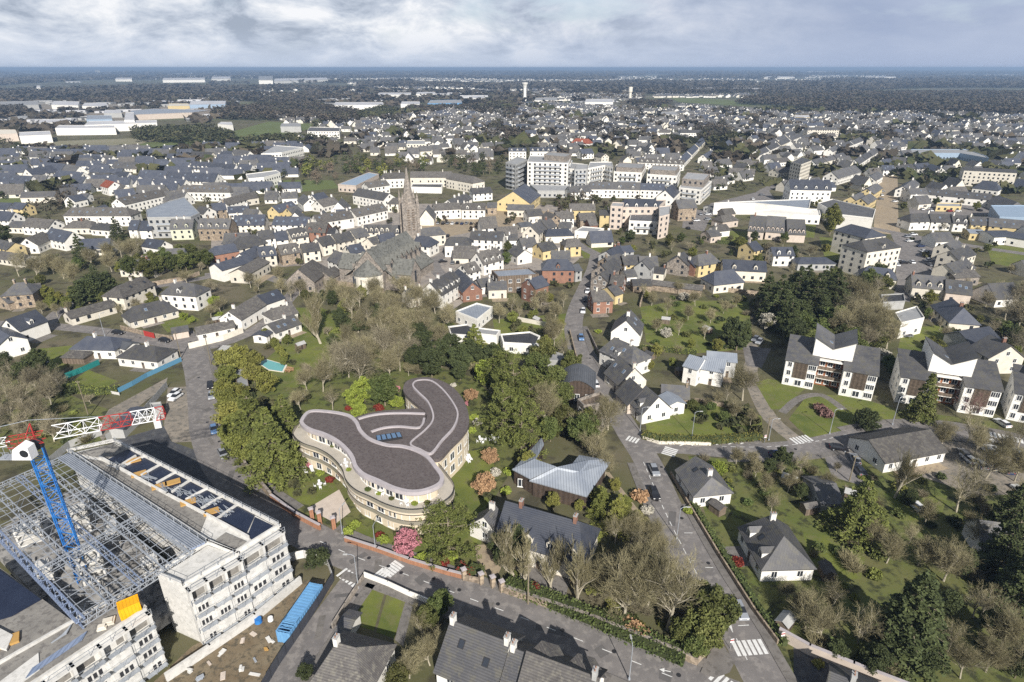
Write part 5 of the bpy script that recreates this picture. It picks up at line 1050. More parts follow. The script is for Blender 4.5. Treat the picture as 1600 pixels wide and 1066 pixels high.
def windows_on(P, z, step, sx, sz, test):
    Q = resample(P, step)
    for i, p in enumerate(Q):
        q = Q[(i + 1) % len(Q)]; t = q - p
        if t.length < .5 or not test(p + ctr, Vector((t.y, -t.x, 0))): continue
        a = math.atan2(t.y, t.x); nn = Vector((t.y, -t.x, 0)).normalized() * .05; m_ = (p + q) / 2 + nn
        inst('window', WIN, root, (m_.x, m_.y, z), a, (sx, 1.2, sz))
vis = lambda p, nn: nn.dot(p) < 0
windows_on(up, 6.4, 2.5, 1.75, 1.55, vis); windows_on(lowp, 3.3, 3.0, 1.6, 1.5, vis); windows_on(lowp, .4, 3.2, 1.3, 1.4, vis)
b = MB(); dk_ = offs(Fl, 1.95); ring(b, dk_, dk_, 5.72, 5.94); ring(b, offs(Fl, .75), dk_, 5.9, 5.93); dk2 = offs(Fl, -.15); ring(b, dk2, dk2, 8.82, 9.0); b.build('painted_shade_band', M['dark'], root)  # dark rings paint the shade beneath the terrace slab and the roof rim
R_ = closed(RW, 8.6); Rl = [Vector((p.x - ctr.x, p.y - ctr.y, 0)) for p in R_]; I_ = closed(RI, 9.15); Il = [Vector((p.x - ctr.x, p.y - ctr.y, 0)) for p in I_]
rw = offs(Rl, -.35); curvedwall(rw, 0, 8.0, 'wing_wall', 'facade')
b = MB(); ring(b, Rl, Rl, 7.75, 8.6); b.face([(p.x, p.y, 8.6) for p in Rl]); b.build('wing_roof', M['roofbrown'], root)
b = MB(); ring(b, Il, Il, 8.55, 9.15); b2 = offs(Il, -.4); ring(b, Il, b2, 9.15, 9.15); ring(b, b2, b2, 9.15, 8.9); b.build('roof_band', M['parapet'], root)
b = MB(); b.face([(p.x, p.y, 8.95) for p in b2]); b.build('raised_roof', M['roofbrown'], root)
windows_on(rw, 4.6, 3.4, 1.6, 1.4, vis); windows_on(rw, 1.4, 3.4, 1.6, 1.4, vis)
L_ = closed(LKO, 8.2); Ll = [Vector((p.x - ctr.x, p.y - ctr.y, 0)) for p in L_]
b = MB(); ring(b, Ll, Ll, 0, 7.4, 1); ring(b, Ll, Ll, 7.4, 8.2, 0); b.face([(p.x, p.y, 8.2) for p in Ll], 0); b.build('link_block', [M['roofbrown'], M['facade']], root)
for line in ([(560, 654), (580, 648.5), (605, 645.5), (635, 645), (664, 646)], [(580, 674), (600, 668), (625, 666), (656, 667.5), (663, 653)]):
    b = MB(); Pn = smoothline([W(x, y, 8.5) - ctr for x, y in line]); o1, o2 = offset_line(Pn, .28), offset_line(Pn, -.28)
    for i in range(len(Pn) - 1):
        q = [o1[i], o2[i], o2[i + 1], o1[i + 1]]; b.face([(v.x, v.y, 8.55) for v in q])
        for u, v in ((o1[i], o1[i + 1]), (o2[i + 1], o2[i])): b.face([(u.x, u.y, 8.2), (v.x, v.y, 8.2), (v.x, v.y, 8.55), (u.x, u.y, 8.55)])
    b.build('link_band', M['parapet'], root)
c4 = [W(x, y, 8.8) - ctr for x, y in ((587, 680), (625, 674.5), (629, 682.5), (589, 689))]
sk_ = empty('roof_lantern', (0, 0, 0)); sk_.parent = root
b = MB(); b.prism([(v.x, v.y) for v in c4], 8.15, 8.75); b.build('lantern_frame', M['dark'], sk_)
for k in range(5):
    a0, a1 = (k + .08) / 5, (k + .92) / 5
    q = [c4[0].lerp(c4[1], a0), c4[0].lerp(c4[1], a1), c4[3].lerp(c4[2], a1), c4[3].lerp(c4[2], a0)]
    m_ = sum(q, Vector()) / 4; q = [m_ + (v - m_) * .88 for v in q]
    pb = MB(); pb.face([(v.x, v.y, 8.77) for v in q][::-1]); pb.build('pane', M['glassblue'], sk_)
tag(root, 'large beige residence with winding brown flat roofs and curved terraces', 'residence')
for p in F_[::6] + R_[::6] + L_[::6]: FOOT.append((p.x, p.y, 5))
FOOT.append((ctr.x, ctr.y, 16))
# garden furniture and terrace pieces
def chairset(px, py, z=0, col='whitep', label=None):
    p = W(px, py, z); r = empty('garden_table', (p.x, p.y, z)); b = MB(); b.tube((0, 0, .7), (0, 0, .76), .6, .6, 14); b.build('tabletop', M[col], r)
    b = MB(); b.tube((0, 0, 0), (0, 0, .7), .06, .06, 6); b.tube((0, 0, 0), (0, 0, .04), .35, .3, 10); b.build('pedestal', M[col], r); tag(r, label, 'table', desc='white round garden table')
    for k in range(4):
        a = k * 1.57 + .4; c = empty('garden_chair', (p.x + math.cos(a) * 1.05, p.y + math.sin(a) * 1.05, z), a - math.pi / 2)
        s = MB(); s.box((0, 0, .42), (.48, .48, .06)); s.build('seat', M[col], c); s = MB(); s.box((0, .23, .45), (.48, .05, .5)); s.build('backrest', M[col], c)
        for x in (-.2, .2):
            for y in (-.2, .2): s = MB(); s.box((x, y, 0), (.05, .05, .42)); s.build('leg', M[col], c)
        tag(c, None, 'chair', desc='white garden chair')
for q in ((752, 690), (772, 688), (500, 760)): chairset(*q)
chairset(541, 727, 6.33); chairset(635, 787, 6.33); chairset(596, 770, 6.33)
for px, py in ((735, 718), (732, 722), (478, 738), (488, 736)):
    p = W(px, py); r = empty('sun_lounger', (p.x, p.y, 0), .5); b = MB(); b.box((0, 0, .3), (.7, 1.3, .1)); b.build('cushion', M['whitep'], r); b = MB(); b.face([(-.35, .65, .4), (.35, .65, .4), (.35, 1.15, .85), (-.35, 1.15, .85)]); b.build('backrest', M['whitep'], r)
    for x in (-.3, .3):
        for y in (-.55, .55): b = MB(); b.box((x, y, 0), (.06, .06, .3)); b.build('leg', M['whitep'], r)
    tag(r, None, 'lounger', desc='white sun lounger on the lawn')
# ------------------------------------------------------------------ garden wall with brick piers along the street
WALLP = [(346, 572), (352, 640), (366, 692), (386, 735), (424, 780), (462, 808), (500, 828), (540, 846), (590, 862), (640, 880), (700, 898), (728, 905)]
wallrun(WALLP[:5], 1.8, .4, 'stone', cap='greystone', label='stone garden wall along the street beneath the tall pines')
wallrun(WALLP[4:7], 1.3, .4, 'terracotta', cap='parapet', label='curving red brick wall in front of the residence lawn')
wallrun(WALLP[7:], 1.1, .4, 'terracotta', cap='parapet', label='low brick and stone wall between the residence garden and the zebra crossing')
def pier(px, py, hh=2.2, m='terracotta', label=None, desc='brick gate pier with pale cap'):
    p = W(px, py); r = empty('gate_pier', (p.x, p.y, 0), .5); b = MB(); b.box((0, 0, 0), (.75, .75, hh)); b.build('shaft', M[m], r); b = MB(); b.box((0, 0, hh), (.95, .95, .14)); b.box((0, 0, hh + .14), (.6, .6, .1)); b.build('cap', M['parapet'], r); tag(r, label, 'pier', desc=None if label else desc)
for q in ((488, 812), (500, 818), (522, 826)): pier(*q, 2.8)
for q in ((725, 905), (752, 912), (770, 917), (784, 924)): pier(*q, 2.4, 'stone', desc='stone gate pier with pale cap')
wallrun([(728, 907), (752, 912)], 1.2, .3, 'stone', label='short stone wall between the two left gate piers'); wallrun([(784, 924), (830, 940), (920, 970), (1000, 1002), (1088, 1038)], 1.5, .45, 'stone', cap='greystone', label='long rubble stone wall below the bare trees along the main road')
wallrun([(1088, 1038), (1122, 1000)], 1.6, .4, 'stone', label='stone wall end turning up the side street at the bottom right')
# ------------------------------------------------------------------ zinc-roofed pavilion
def zp(name, verts, faces, m, parent, c):
    me = bpy.data.meshes.new(name); me.from_pydata([tuple(W(x, y, z) - c) for x, y, z in verts], [], faces); me.materials.append(M[m]); me.update(); return inst(name, me, parent)
c = W(875, 745); root = empty('zinc_roofed_house', c)
# two folded roofs; each plane has a thickness
def plate(b, q, th=.25):
    b.face(q); b.face([(p[0], p[1], p[2] - th) for p in q[::-1]])
    for i in range(len(q)): p, r = q[i], q[(i + 1) % len(q)]; b.face([(p[0], p[1], p[2] - th), (r[0], r[1], r[2] - th), tuple(r), tuple(p)])
V_ = lambda x, y, z: tuple(W(x, y, z) - c)
b = MB(); plate(b, [V_(869, 730, 6.6), V_(827, 751, 4.0), V_(917, 776, 4.0), V_(954, 722, 4.6), V_(920, 719, 5.6), V_(905, 737, 6.2)]); b.build('main_roof', M['zinc'], root)
b = MB(); plate(b, [V_(905, 737, 6.15), V_(920, 719, 5.55), V_(945, 718, 5.0), V_(905, 711, 4.6), V_(893, 726, 5.2), V_(869, 730, 6.55)]); b.build('rear_roof', M['zinc'], root)
b = MB(); plate(b, [V_(800, 733, 4.4), V_(828, 748, 4.2), V_(869, 729, 6.5), V_(835, 717, 6.0)]); b.build('left_roof', M['zinc'], root)
b = MB(); plate(b, [V_(803, 732, 4.3), V_(837, 717, 5.6), V_(850, 694, 4.6), V_(846, 684, 4.2), V_(828, 704, 4.2)]); b.build('curved_wing_roof', M['zinc'], root)
b = MB()
for q in ([(803, 737), (832, 755), (872, 735), (836, 722)], [(832, 757), (913, 778), (945, 730), (900, 722), (872, 735)], [(812, 726), (838, 720), (850, 690), (838, 690)]): b.prism([tuple((W(x, y, 0) - c)[:2]) for x, y in [(x, y + 18) for x, y in q]], 0, 3.85)
b.build('wall', M['darkwood'], root)
for px, py in ((840, 775), (855, 779), (870, 783), (885, 787), (900, 790), (815, 763)): p = W(px, py) - c; inst('window', WIN, root, (p.x, p.y, .4), -.18, (1.5, 1.2, 1.5))
tag(root, 'timber house under folded pale zinc roofs beside the curvy-roofed residence', 'house'); FOOT.append((c.x, c.y, 15)); FOOT.append((c.x - 8, c.y + 5, 8))
# dark arched-roof house and the square stone house with a roof terrace
c = W(902, 618); root = empty('arched_house', (c.x, c.y, 0), math.radians(-8)); b = MB(); w2, l2 = 5, 5.2; n = 10
arc = [(-w2 + 2 * w2 * i / n, 5.0 + 2.6 * math.sin(math.pi * i / n)) for i in range(n + 1)]
for i in range(n): (x0, z0), (x1, z1) = arc[i], arc[i + 1]; b.face([(x0, -l2, z0), (x1, -l2, z1), (x1, l2, z1), (x0, l2, z0)]); b.face([(x0, -l2, z0 - .2), (x0, l2, z0 - .2), (x1, l2, z1 - .2), (x1, -l2, z1 - .2)]); b.face([(x0, -l2, z0 - .2), (x1, -l2, z1 - .2), (x1, -l2, z1), (x0, -l2, z0)])
b.build('arched_roof', M['zincdark'], root); b = MB(); b.prism([(-4.7, -4.9), (4.7, -4.9), (4.7, 4.9), (-4.7, 4.9)], 0, 4.9)
for y in (-4.9, 4.9): b.face([(-4.7, y, 4.9)] + [(x * .94, y, z - .2) for x, z in arc] + [(4.7, y, 4.9)])
b.build('wall', M['darkwood'], root)
for x in (-3, 0, 3): inst('window', WIN, root, (x, -4.97, 1.2), 0, (1.3, 1, 1.4))
tag(root, 'dark timber house with arched metal roof among the trees left of the lane', 'house'); FOOT.append((c.x, c.y, 7))
block([(902, 628), (938, 616), (954, 632), (912, 638)], 6.4, 'terrace_house', 'house', 'greystone', 'wood', label='square grey stone house with a wooden roof terrace beside the lane', rows=2, parapet=.9)
block([(1398, 490), (1432, 480), (1444, 498), (1408, 506)], 5.6, 'modern_house', 'house', 'white', 'membrane', label='white cubic modern house with big window below the wood at right', rows=1, pitch=4.5)
block([(1376, 462), (1412, 460), (1414, 472), (1380, 474)], 3.0, 'modern_garage', 'garage', 'greywall', 'darkflat', label='low dark flat garage behind the white cubic house')
house((1359, 687), (1452, 671), 11, 5.6, 3.0, 'white', 'slatebrown', ch=[], label='long low white hall with grey roof beside the car park', name='hall', cat='hall', win=True)
house((1272, 755), (1304, 755), 9, 4.4, 2.8, 'greywall', 'slate', ch=[], label='dark small outbuilding beside the pale conifer at right', name='outbuilding', cat='outbuilding')
house((1530, 812), (1560, 816), 7, 6.4, 3.4, 'white', 'slate', ch=[], label='small grey-roofed house among trees at the right edge', win=False)
house((1590, 820), (1640, 850), 9, 6, 3.4, 'white', 'slate', ch=[], label='slate-roofed house cut off by the right edge')
house((1300, 1050), (1420, 1098), 6, 5.2, 3.6, 'cream', 'slate', ch=[-.45], chk='greywall', label='low house behind the bottom right wall with a row of clay chimney pots', win=False)
wallrun([(1216, 996), (1262, 1022), (1330, 1050), (1420, 1085)], 2.0, .4, 'pinkish', cap='parapet', label='rendered garden wall at the bottom right of the street')
house((1000, 640), (1008, 642), 3, 2.6, 2.2, 'white', 'slate', ch=[], label='tiny white shed at the bend of the lane', name='shed', cat='shed', win=False)
# ------------------------------------------------------------------ butterfly-roof apartment houses
M['orange'] = mat('orange_brick', (.36, .14, .06), .9, (.28, .11, .05), .6, pat='brick')
def butterfly(gl, gr, label):
    A, B = W(*gl), W(*gr); d = B - A; L = d.length; rz = math.atan2(d.y, d.x); root = empty('apartment_house', A, rz); s = L / 27
    for x0, x1 in ((0, 9.6), (17.4, 27)):
        x0 *= s; x1 *= s
        b = MB(); e = .03; Dp = 10.5
        b.face([(x0, 0, 0), (x1, 0, 0), (x1, 0, 8.2), (x0, 0, 8.2)]); b.face([(x1, 0, 0), (x1, Dp, 0), (x1, Dp, 11.6), (x1, 0, 8.2)]); b.face([(x0, Dp, 0), (x0, 0, 0), (x0, 0, 8.2), (x0, Dp, 11.6)]); b.face([(x1, Dp, 0), (x0, Dp, 0), (x0, Dp, 11.6), (x1, Dp, 11.6)])
        b.build('wing_wall', M['white'], root)
        b = MB(); plate(b, [(x0 - .3, -.5, 8.15), (x1 + .3, -.5, 8.15), (x1 + .3, Dp + .2, 11.85), (x0 - .3, Dp + .2, 11.85)], .28); b.build('wing_roof', M['slate'], root)
        wd = x1 - x0; cx = (x0 + x1) / 2
        b = MB(); n = 14
        for i in range(n): b.box((cx - 1.7 + 3.4 * i / (n - 1), -.22, 2.9), (.14, .08, 4.9))
        b.box((cx, -.14, 2.85), (3.6, .1, .12)); b.box((cx, -.14, 5.3), (3.6, .1, .12)); b.box((cx, -.14, 7.7), (3.6, .1, .12)); b.box((cx, -.1, 2.9), (3.5, .06, 4.9)); b.build('timber_screen', M['wood'], root)
        for fx in (.1, .82, .94):
            for z in (.7, 3.3, 5.9): inst('window', WIN, root, (x0 + wd * fx + (.4 if fx < .5 else -.2), -.05, z), 0, (.95, 1, 1.15))
        inst('window', WIN, root, (cx, -.05, .4), 0, (1.6, 1, 1.3))
        for y in (2.5, 6.5):
            for z in (.9, 3.5, 6.1): inst('window', WIN, root, (x0 - .05, y, z), -math.pi / 2, (.9, 1, 1))
    x0, x1 = 7.6 * s, 19.4 * s; y0 = 3.2; cx = (x0 + x1) / 2
    b = MB(); b.face([(x0, y0, 9.2), (x1, y0, 9.2), (x1, y0, 15.2), (cx, y0, 12.4), (x0, y0, 15.2)]); b.face([(x1, y0, 9.2), (x1, 14, 9.2), (x1, 14, 15.2), (x1, y0, 15.2)]); b.face([(x0, 14, 9.2), (x0, y0, 9.2), (x0, y0, 15.2), (x0, 14, 15.2)]); b.face([(x1, 14, 0), (x0, 14, 0), (x0, 14, 15.2), (cx, 14, 12.4), (x1, 14, 15.2)]); b.build('upper_wall', M['white'], root)
    for sx, nm in ((x0, 1), (x1, -1)):
        b = MB(); plate(b, [(sx - .25 * nm, y0 - .4, 15.35), (cx, y0 - .4, 12.5), (cx, 14.3, 12.5), (sx - .25 * nm, 14.3, 15.35)][::nm], .22); b.build('butterfly_roof', M['slate'], root)
    b = MB(); a0, a1 = 9.62 * s, 17.38 * s; b.face([(a0, y0 + 1, 0), (a1, y0 + 1, 0), (a1, y0 + 1, 9.3), (a0, y0 + 1, 9.3)]); b.build('centre_wall', M['orange'], root)
    b = MB()
    for z in (3.0, 5.8, 8.6): b.box(((a0 + a1) / 2, y0 - .1, z - .12), ((a1 - a0) * .94, 2.0, .2))
    b.build('balcony_slab', M['white'], root)
    b = MB()
    for z in (3.1, 5.9): b.box(((a0 + a1) / 2, y0 - 1.1, z), ((a1 - a0) * .94, .06, .9))
    b.build('balcony_rail', M['wood'], root)
    for fx in (.2, .5, .8):
        for z in (.6, 3.4, 6.2): inst('window', WIN, root, (a0 + (a1 - a0) * fx, y0 + .93, z), 0, (1.2, 1, 1.3))
    inst('skylight', SKYLW, root, (cx - .9, 6.5, 12.95), (0, .4, 0))
    tag(root, label, 'apartment house')
    for x in (4, 13.5, 23): p = A + d * (x / 27) + Vector((-d.y, d.x, 0)).normalized() * 6; FOOT.append((p.x, p.y, 7.5))
butterfly((1221, 600), (1361, 627), 'white apartment house with butterfly roof right of the lawn with the path')
butterfly((1397, 628), (1551, 653), 'white apartment house with butterfly roof behind the big dark cedar')
butterfly((1571, 655), (1735, 690), 'white apartment house cut off by the right edge')
# ------------------------------------------------------------------ apartment blocks and halls of the centre
def bl(pts, z, lab=None, wall='white', top='membrane', rows=4, name='apartment_block', cat='apartment block', balc=(), **k): return block(pts, z, name, cat, wall, top, lab, rows=rows, balc=balc, **k)
bl([(790, 255), (806, 258), (824, 250), (808, 246)], 19, 'grey-brown end tower of the stepped white apartment complex', 'greywall', balc=(0,1), rows=6)
bl([(824, 254), (888, 256), (893, 245), (828, 244)], 20, 'tallest white apartment block with stacked balconies in the town centre', rows=7, balc=(0, 1, 2, 3), pitch=3.6)
bl([(850, 243), (884, 246), (893, 241), (858, 238)], 23.5, 'grey set-back top storeys of the tall white apartment block', 'greystone', rows=0, name='roof_storey', cat='roof storey')
bl([(886, 264), (906, 266), (912, 257), (890, 255)], 15, 'lower white block with stacked balconies, right of the tall white block', rows=5, balc=(0, 3))
bl([(898, 266), (917, 265), (919, 258), (902, 257)], 16, 'grey balcony tower between the white blocks', 'greywall', rows=5, balc=(0, 3))
bl([(918, 264), (945, 259), (958, 262), (956, 254), (922, 254)], 13.5, 'angled white block with balconies left of the two twin blocks', rows=4, balc=(0, 1))
bl([(959, 269), (1003, 271), (1010, 260), (963, 258)], 10.5, 'left of the two twin white blocks with grey top storeys', rows=3, balc=(0,)); bl([(963, 262), (1003, 264), (1008, 257), (967, 255)], 13.5, 'grey top storey of the left twin block', 'greystone', rows=0, name='roof_storey', cat='roof storey')
bl([(1011, 273), (1058, 276), (1064, 264), (1015, 262)], 11, 'right of the two twin white blocks with grey top storeys', rows=3, balc=(0,)); bl([(1016, 266), (1056, 268), (1062, 261), (1020, 259)], 14, 'grey top storey of the right twin block', 'greystone', rows=0, name='roof_storey', cat='roof storey')
bl([(1061, 294), (1096, 298), (1112, 284), (1072, 279)], 9.5, 'white block with angled balconies at the edge of the parking street', rows=3, balc=(0, 1)); bl([(1066, 280), (1100, 283), (1109, 273), (1074, 270)], 14, 'grey shingled upper block behind the angled balconies', 'greystone', rows=4)
for a, b_, w_, hr, he, wl, rf, kw in (
    ((888, 291), (920, 289), 10, 9, 5.5, 'white', 'slate', dict(dm=1)), ((922, 284), (956, 284), 11, 10.5, 6.5, 'white', 'slate', dict(skw=4, ch=[])), ((957, 284), (1000, 285), 11, 10.5, 6.5, 'white', 'slate', dict(skw=2, dm=2, ch=[], label='white row with two arched dormer bays below the twin blocks')), ((1001, 286), (1038, 287), 11, 10, 6.5, 'white', 'slateblue', dict(skw=3, ch=[])), ((1040, 297), (1050, 288), 11, 12, 7.5, 'white', 'slateblue', dict(ch=[], label='white blank gable at the right end of the row with arched bays')),
    ((802, 299), (820, 287), 22, 13, 6, 'yellow', 'slateblue', dict(ch=[], label='covered hall with a big peaked dark roof and yellow side wall', name='hall', cat='hall')), ((1233, 280), (1296, 281), 14, 15.5, 10, 'white', 'slateblue', dict(ch=[-.5, 0, .7], dm=4, label='big white apartment block with blue roof and blank left gable', name='apartment_block', cat='apartment block')),
    ((1346, 376), (1383, 371), 13, 15, 12, 'cream', 'slate', dict(hip=(3, 3), ch=[], dm=1, label='four-storey cream block with hipped roof above the right car park', name='apartment_block', cat='apartment block')), ((1330, 350), (1362, 358), 14, 14, 11, 'cream', 'slateblue', dict(hip=(3, 3), ch=[], label='cream block with dark blue roof behind the four-storey cream block', name='apartment_block', cat='apartment block')),
    ((1505, 261), (1587, 265), 12, 13.5, 12, 'cream', 'slate', dict(ch=[], label='long cream slab block with small windows at the right', name='apartment_block', cat='apartment block')), ((1262, 199), (1306, 199), 13, 13, 10.5, 'cream', 'slate', dict(hip=(2, 2), ch=[-.8, .8], label='cream slab block in the middle of the right suburb', name='apartment_block', cat='apartment block')), ((1064, 203), (1096, 203), 13, 12, 9, 'white', 'slate', dict(hip=(2, 2), ch=[0], name='apartment_block', cat='apartment block')),
    ((795, 231), (822, 231), 12, 12, 9.5, 'white', 'slateblue', dict(dm=3, ch=[], name='apartment_block', cat='apartment block', label='left white block with blue mansard roof behind the stepped complex')), ((828, 230), (869, 230), 13, 13, 10, 'white', 'slateblue', dict(dm=5, ch=[], name='apartment_block', cat='apartment block', label='right white block with blue mansard roof behind the stepped complex')),
):
    house(a, b_, w_, hr, he, wl, rf, **kw)
bl([(228, 329), (262, 316), (288, 309), (312, 334), (298, 340), (230, 341)], 11, 'grey zinc-roofed modern block with balconies on the left of the town', 'greywall', 'zinc', rows=3, balc=(0, 3, 4, 5))
bl([(828, 289), (892, 291), (886, 299), (840, 299)], 4.5, 'low flat-roofed market building in front of the stepped apartments', 'greywall', 'membrane', rows=1, name='market_building', cat='market')
bl([(954, 323), (973, 324), (975, 318), (957, 317)], 13, 'narrow stone tower at the left of the pink apartment house', 'pinkish', rows=4); bl([(971, 325), (1028, 325), (1040, 314), (975, 313)], 11, 'pink and white apartment house with rounded bays', 'pinkish', 'slateblue', rows=3)
house((976, 311), (1024, 311), 11, 15, 11.2, 'white', 'slateblue', (2, 2), ch=[], dm=4, label='blue mansard top of the pink apartment house', name='roof_storey', cat='roof storey')
bl([(983, 346), (1034, 348), (1046, 334), (986, 334)], 7, 'front wing of the pink apartment house with a glazed balcony band', 'white', 'zincdark', rows=2, balc=(0, 1, 3)); bl([(1030, 340), (1046, 336), (1048, 322), (1030, 324)], 12, 'pink side wall block of the pink apartment house', 'pinkish', 'membrane', rows=4)
bl([(898, 362), (930, 364), (944, 358), (910, 355)], 3.4, 'flat pale shed with white awning at the top of the village street', 'white', 'membrane', rows=0, name='shed', cat='shed')
bl([(1116, 318), (1180, 318), (1264, 327), (1267, 312), (1180, 315)], 7, 'supermarket hall with a long light blue wedge roof', 'white', 'zinc', rows=0, name='supermarket_hall', cat='hall'); bl([(1180, 331), (1240, 336), (1282, 338), (1280, 328), (1220, 326)], 5, 'white flat wing with a row of round windows', 'white', 'white', rows=1, name='hall', cat='hall')
bl([(1278, 318), (1300, 312), (1368, 328), (1364, 342), (1310, 336)], 8, 'white windowless hall behind the bare tree with forked crown', 'white', 'slate', rows=0, name='hall', cat='hall')
bl([(1236, 254), (1252, 258), (1268, 252), (1252, 246)], 14, 'cream cube-shaped block in the right suburb', 'cream', 'slate', rows=5)
bl([(1418, 240), (1500, 240), (1545, 248), (1540, 244), (1510, 234), (1424, 234)], 6, 'light blue and white school in the right suburb', 'paleblue', 'membrane', rows=1, name='school', cat='school')
bl([(1548, 322), (1630, 322), (1640, 330), (1630, 342), (1562, 340)], 6.5, 'supermarket with light blue roof at the right edge', 'paleblue', 'paleblue', rows=0, name='supermarket', cat='supermarket')
bl([(1463, 323), (1502, 324), (1502, 319), (1464, 318)], 3, 'low yellow kiosk row on the car park', 'yellow', 'membrane', rows=1, name='kiosk', cat='kiosk')
bl([(388, 280), (412, 278), (438, 271), (432, 267), (384, 273)], 8, 'white school block with a band of windows on the left', 'white', 'membrane', rows=2, name='school', cat='school'); bl([(408, 241), (440, 239), (474, 231), (432, 228)], 8, 'white flat school behind the left suburb', 'white', 'membrane', rows=2, name='school', cat='school')
bl([(528, 289), (556, 291), (592, 273), (576, 270)], 5, 'school hall with blue roof and pink stripe', 'pinkish', 'paleblue', rows=1, name='hall', cat='hall'); bl([(642, 293), (690, 294), (692, 288), (645, 288)], 4, 'low white yard shelter in the school court', 'white', 'slate', rows=0, name='shelter', cat='shelter')
bl([(480, 206), (530, 206), (532, 200), (484, 199)], 9, 'white block with grey roof left of the far suburb', 'white', 'slate', rows=3); bl([(636, 226), (664, 226), (664, 220), (637, 220)], 9, 'cream block beside the trees left of the water tower', 'cream', 'membrane', rows=3)
house((806, 194), (828, 194), 14, 8, 6, 'paleblue', 'slateblue', ch=[], name='hall', cat='hall', label='blue hall below the white water tower'); house((900, 216), (920, 217), 12, 10, 5.5, 'white', 'redtile', (3, 3), ch=[-.3, .3], label='white house with the red hipped roof in the middle of the far suburb')
# ------------------------------------------------------------------ industrial estate far left and far centre
def shed_(pts, z, wall='white', top='white', lab=None): return block(pts, z, 'warehouse', 'warehouse', wall, top, lab, rows=0, parapet=.3, desc=f'{WALLW.get(wall, wall)} flat far warehouse')
M['whiteroof'] = mat('white_roof', (.55, .55, .56), .8, (.42, .42, .44), .05); ROOFW['whiteroof'] = 'white roof'
for pts, z, wl, tp, lab in (
    ([(86, 201), (180, 200), (178, 196), (92, 196)], 9, 'white', 'whiteroof', 'long white warehouse behind the sports ground'), ([(30, 213), (80, 211), (78, 205), (30, 207)], 9, 'white', 'whiteroof', 'white hall in front of the long white warehouse'), ([(-20, 211), (27, 209), (24, 203), (-20, 203)], 9, 'pinkish', 'cream', 'hall with a reddish front at the left edge'), ([(132, 196), (245, 192), (245, 188), (138, 190)], 10, 'white', 'whiteroof', 'longest white warehouse of the industrial estate'),
    ([(60, 193), (110, 190), (112, 186), (62, 187)], 7, 'white', 'whiteroof', None), ([(135, 187), (175, 186), (174, 181), (136, 181)], 8, 'paleblue', 'zinc', 'blue-banded warehouse of the industrial estate'), ([(194, 188), (210, 188), (209, 176), (196, 176)], 13, 'white', 'whiteroof', 'tall white industrial tower building'), ([(200, 180), (300, 176), (330, 172), (240, 170), (205, 173)], 9, 'pinkish', 'zinc', 'grey-roofed hall with red portal'),
    ([(296, 164), (352, 163), (353, 158), (298, 158)], 12, 'paleblue', 'whiteroof', 'bright blue hall of the industrial estate'), ([(262, 166), (296, 166), (294, 162), (264, 162)], 7, 'yellow', 'cream', 'yellow low hall left of the bright blue hall'), ([(80, 164), (122, 165), (124, 159), (84, 158)], 9, 'white', 'whiteroof', None), ([(128, 166), (170, 167), (166, 161), (132, 161)], 8, 'white', 'whiteroof', None), ([(0, 165), (60, 164), (58, 158), (0, 159)], 9, 'greywall', 'membrane', None), ([(162, 177), (190, 177), (188, 172), (164, 172)], 8, 'greywall', 'whiteroof', None),
    ([(340, 194), (364, 196), (362, 191), (345, 191)], 8, 'white', 'whiteroof', None), ([(438, 198), (470, 198), (470, 193), (440, 193)], 8, 'greywall', 'membrane', None), ([(522, 165), (600, 164), (598, 160), (524, 160)], 9, 'white', 'whiteroof', 'long white far hall in the centre'), ([(626, 163), (656, 163), (656, 159), (628, 159)], 8, 'white', 'whiteroof', None), ([(668, 162), (722, 161), (720, 156), (672, 157)], 9, 'bluelight', 'membrane', None), ([(590, 148), (642, 148), (642, 145), (592, 145)], 10, 'white', 'whiteroof', None), ([(650, 147), (680, 147), (680, 144), (652, 144)], 9, 'white', 'whiteroof', None), ([(738, 154), (756, 154), (756, 150), (738, 150)], 9, 'white', 'whiteroof', None), ([(835, 157), (870, 157), (870, 153), (838, 153)], 9, 'white', 'membrane', None), ([(914, 160), (958, 160), (956, 155), (916, 155)], 9, 'white', 'whiteroof', None), ([(1032, 179), (1060, 180), (1056, 175), (1034, 175)], 7, 'white', 'membrane', None), ([(1240, 183), (1266, 184), (1264, 180), (1242, 180)], 7, 'yellow', 'whiteroof', None),
    ([(254, 125), (320, 124.5), (320, 121.5), (256, 122)], 16, 'white', 'whiteroof', None), ([(330, 123), (360, 122.5), (360, 119.5), (332, 120)], 16, 'white', 'whiteroof', None), ([(404, 125), (426, 125), (426, 119), (404, 119.5)], 22, 'white', 'membrane', None), ([(428, 127), (512, 124), (510, 121.5), (430, 123)], 14, 'white', 'whiteroof', None), ([(1080, 140), (1130, 139), (1130, 137), (1082, 137.5)], 9, 'white', 'whiteroof', None), ([(1140, 139.5), (1190, 140), (1190, 138), (1142, 137.5)], 9, 'white', 'whiteroof', None), ([(1260, 113), (1290, 113), (1290, 111.5), (1262, 111.5)], 20, 'white', 'whiteroof', None),
    ([(57, 137), (63, 137), (63, 134), (57, 134)], 20, 'white', 'whiteroof', 'white far tower block above the dark woods at left'),
    ([(148, 110), (156, 110), (156, 109), (148, 109)], 50, 'greywall', 'membrane', None), ([(180, 124), (206, 124), (206, 121.5), (182, 121.5)], 14, 'white', 'whiteroof', None), ([(1350, 121), (1400, 121), (1400, 119.6), (1352, 119.6)], 12, 'white', 'whiteroof', None), ([(1190, 121), (1240, 121), (1240, 119.6), (1192, 119.6)], 12, 'white', 'whiteroof', None)):
    shed_(pts, z, wl, tp, lab)
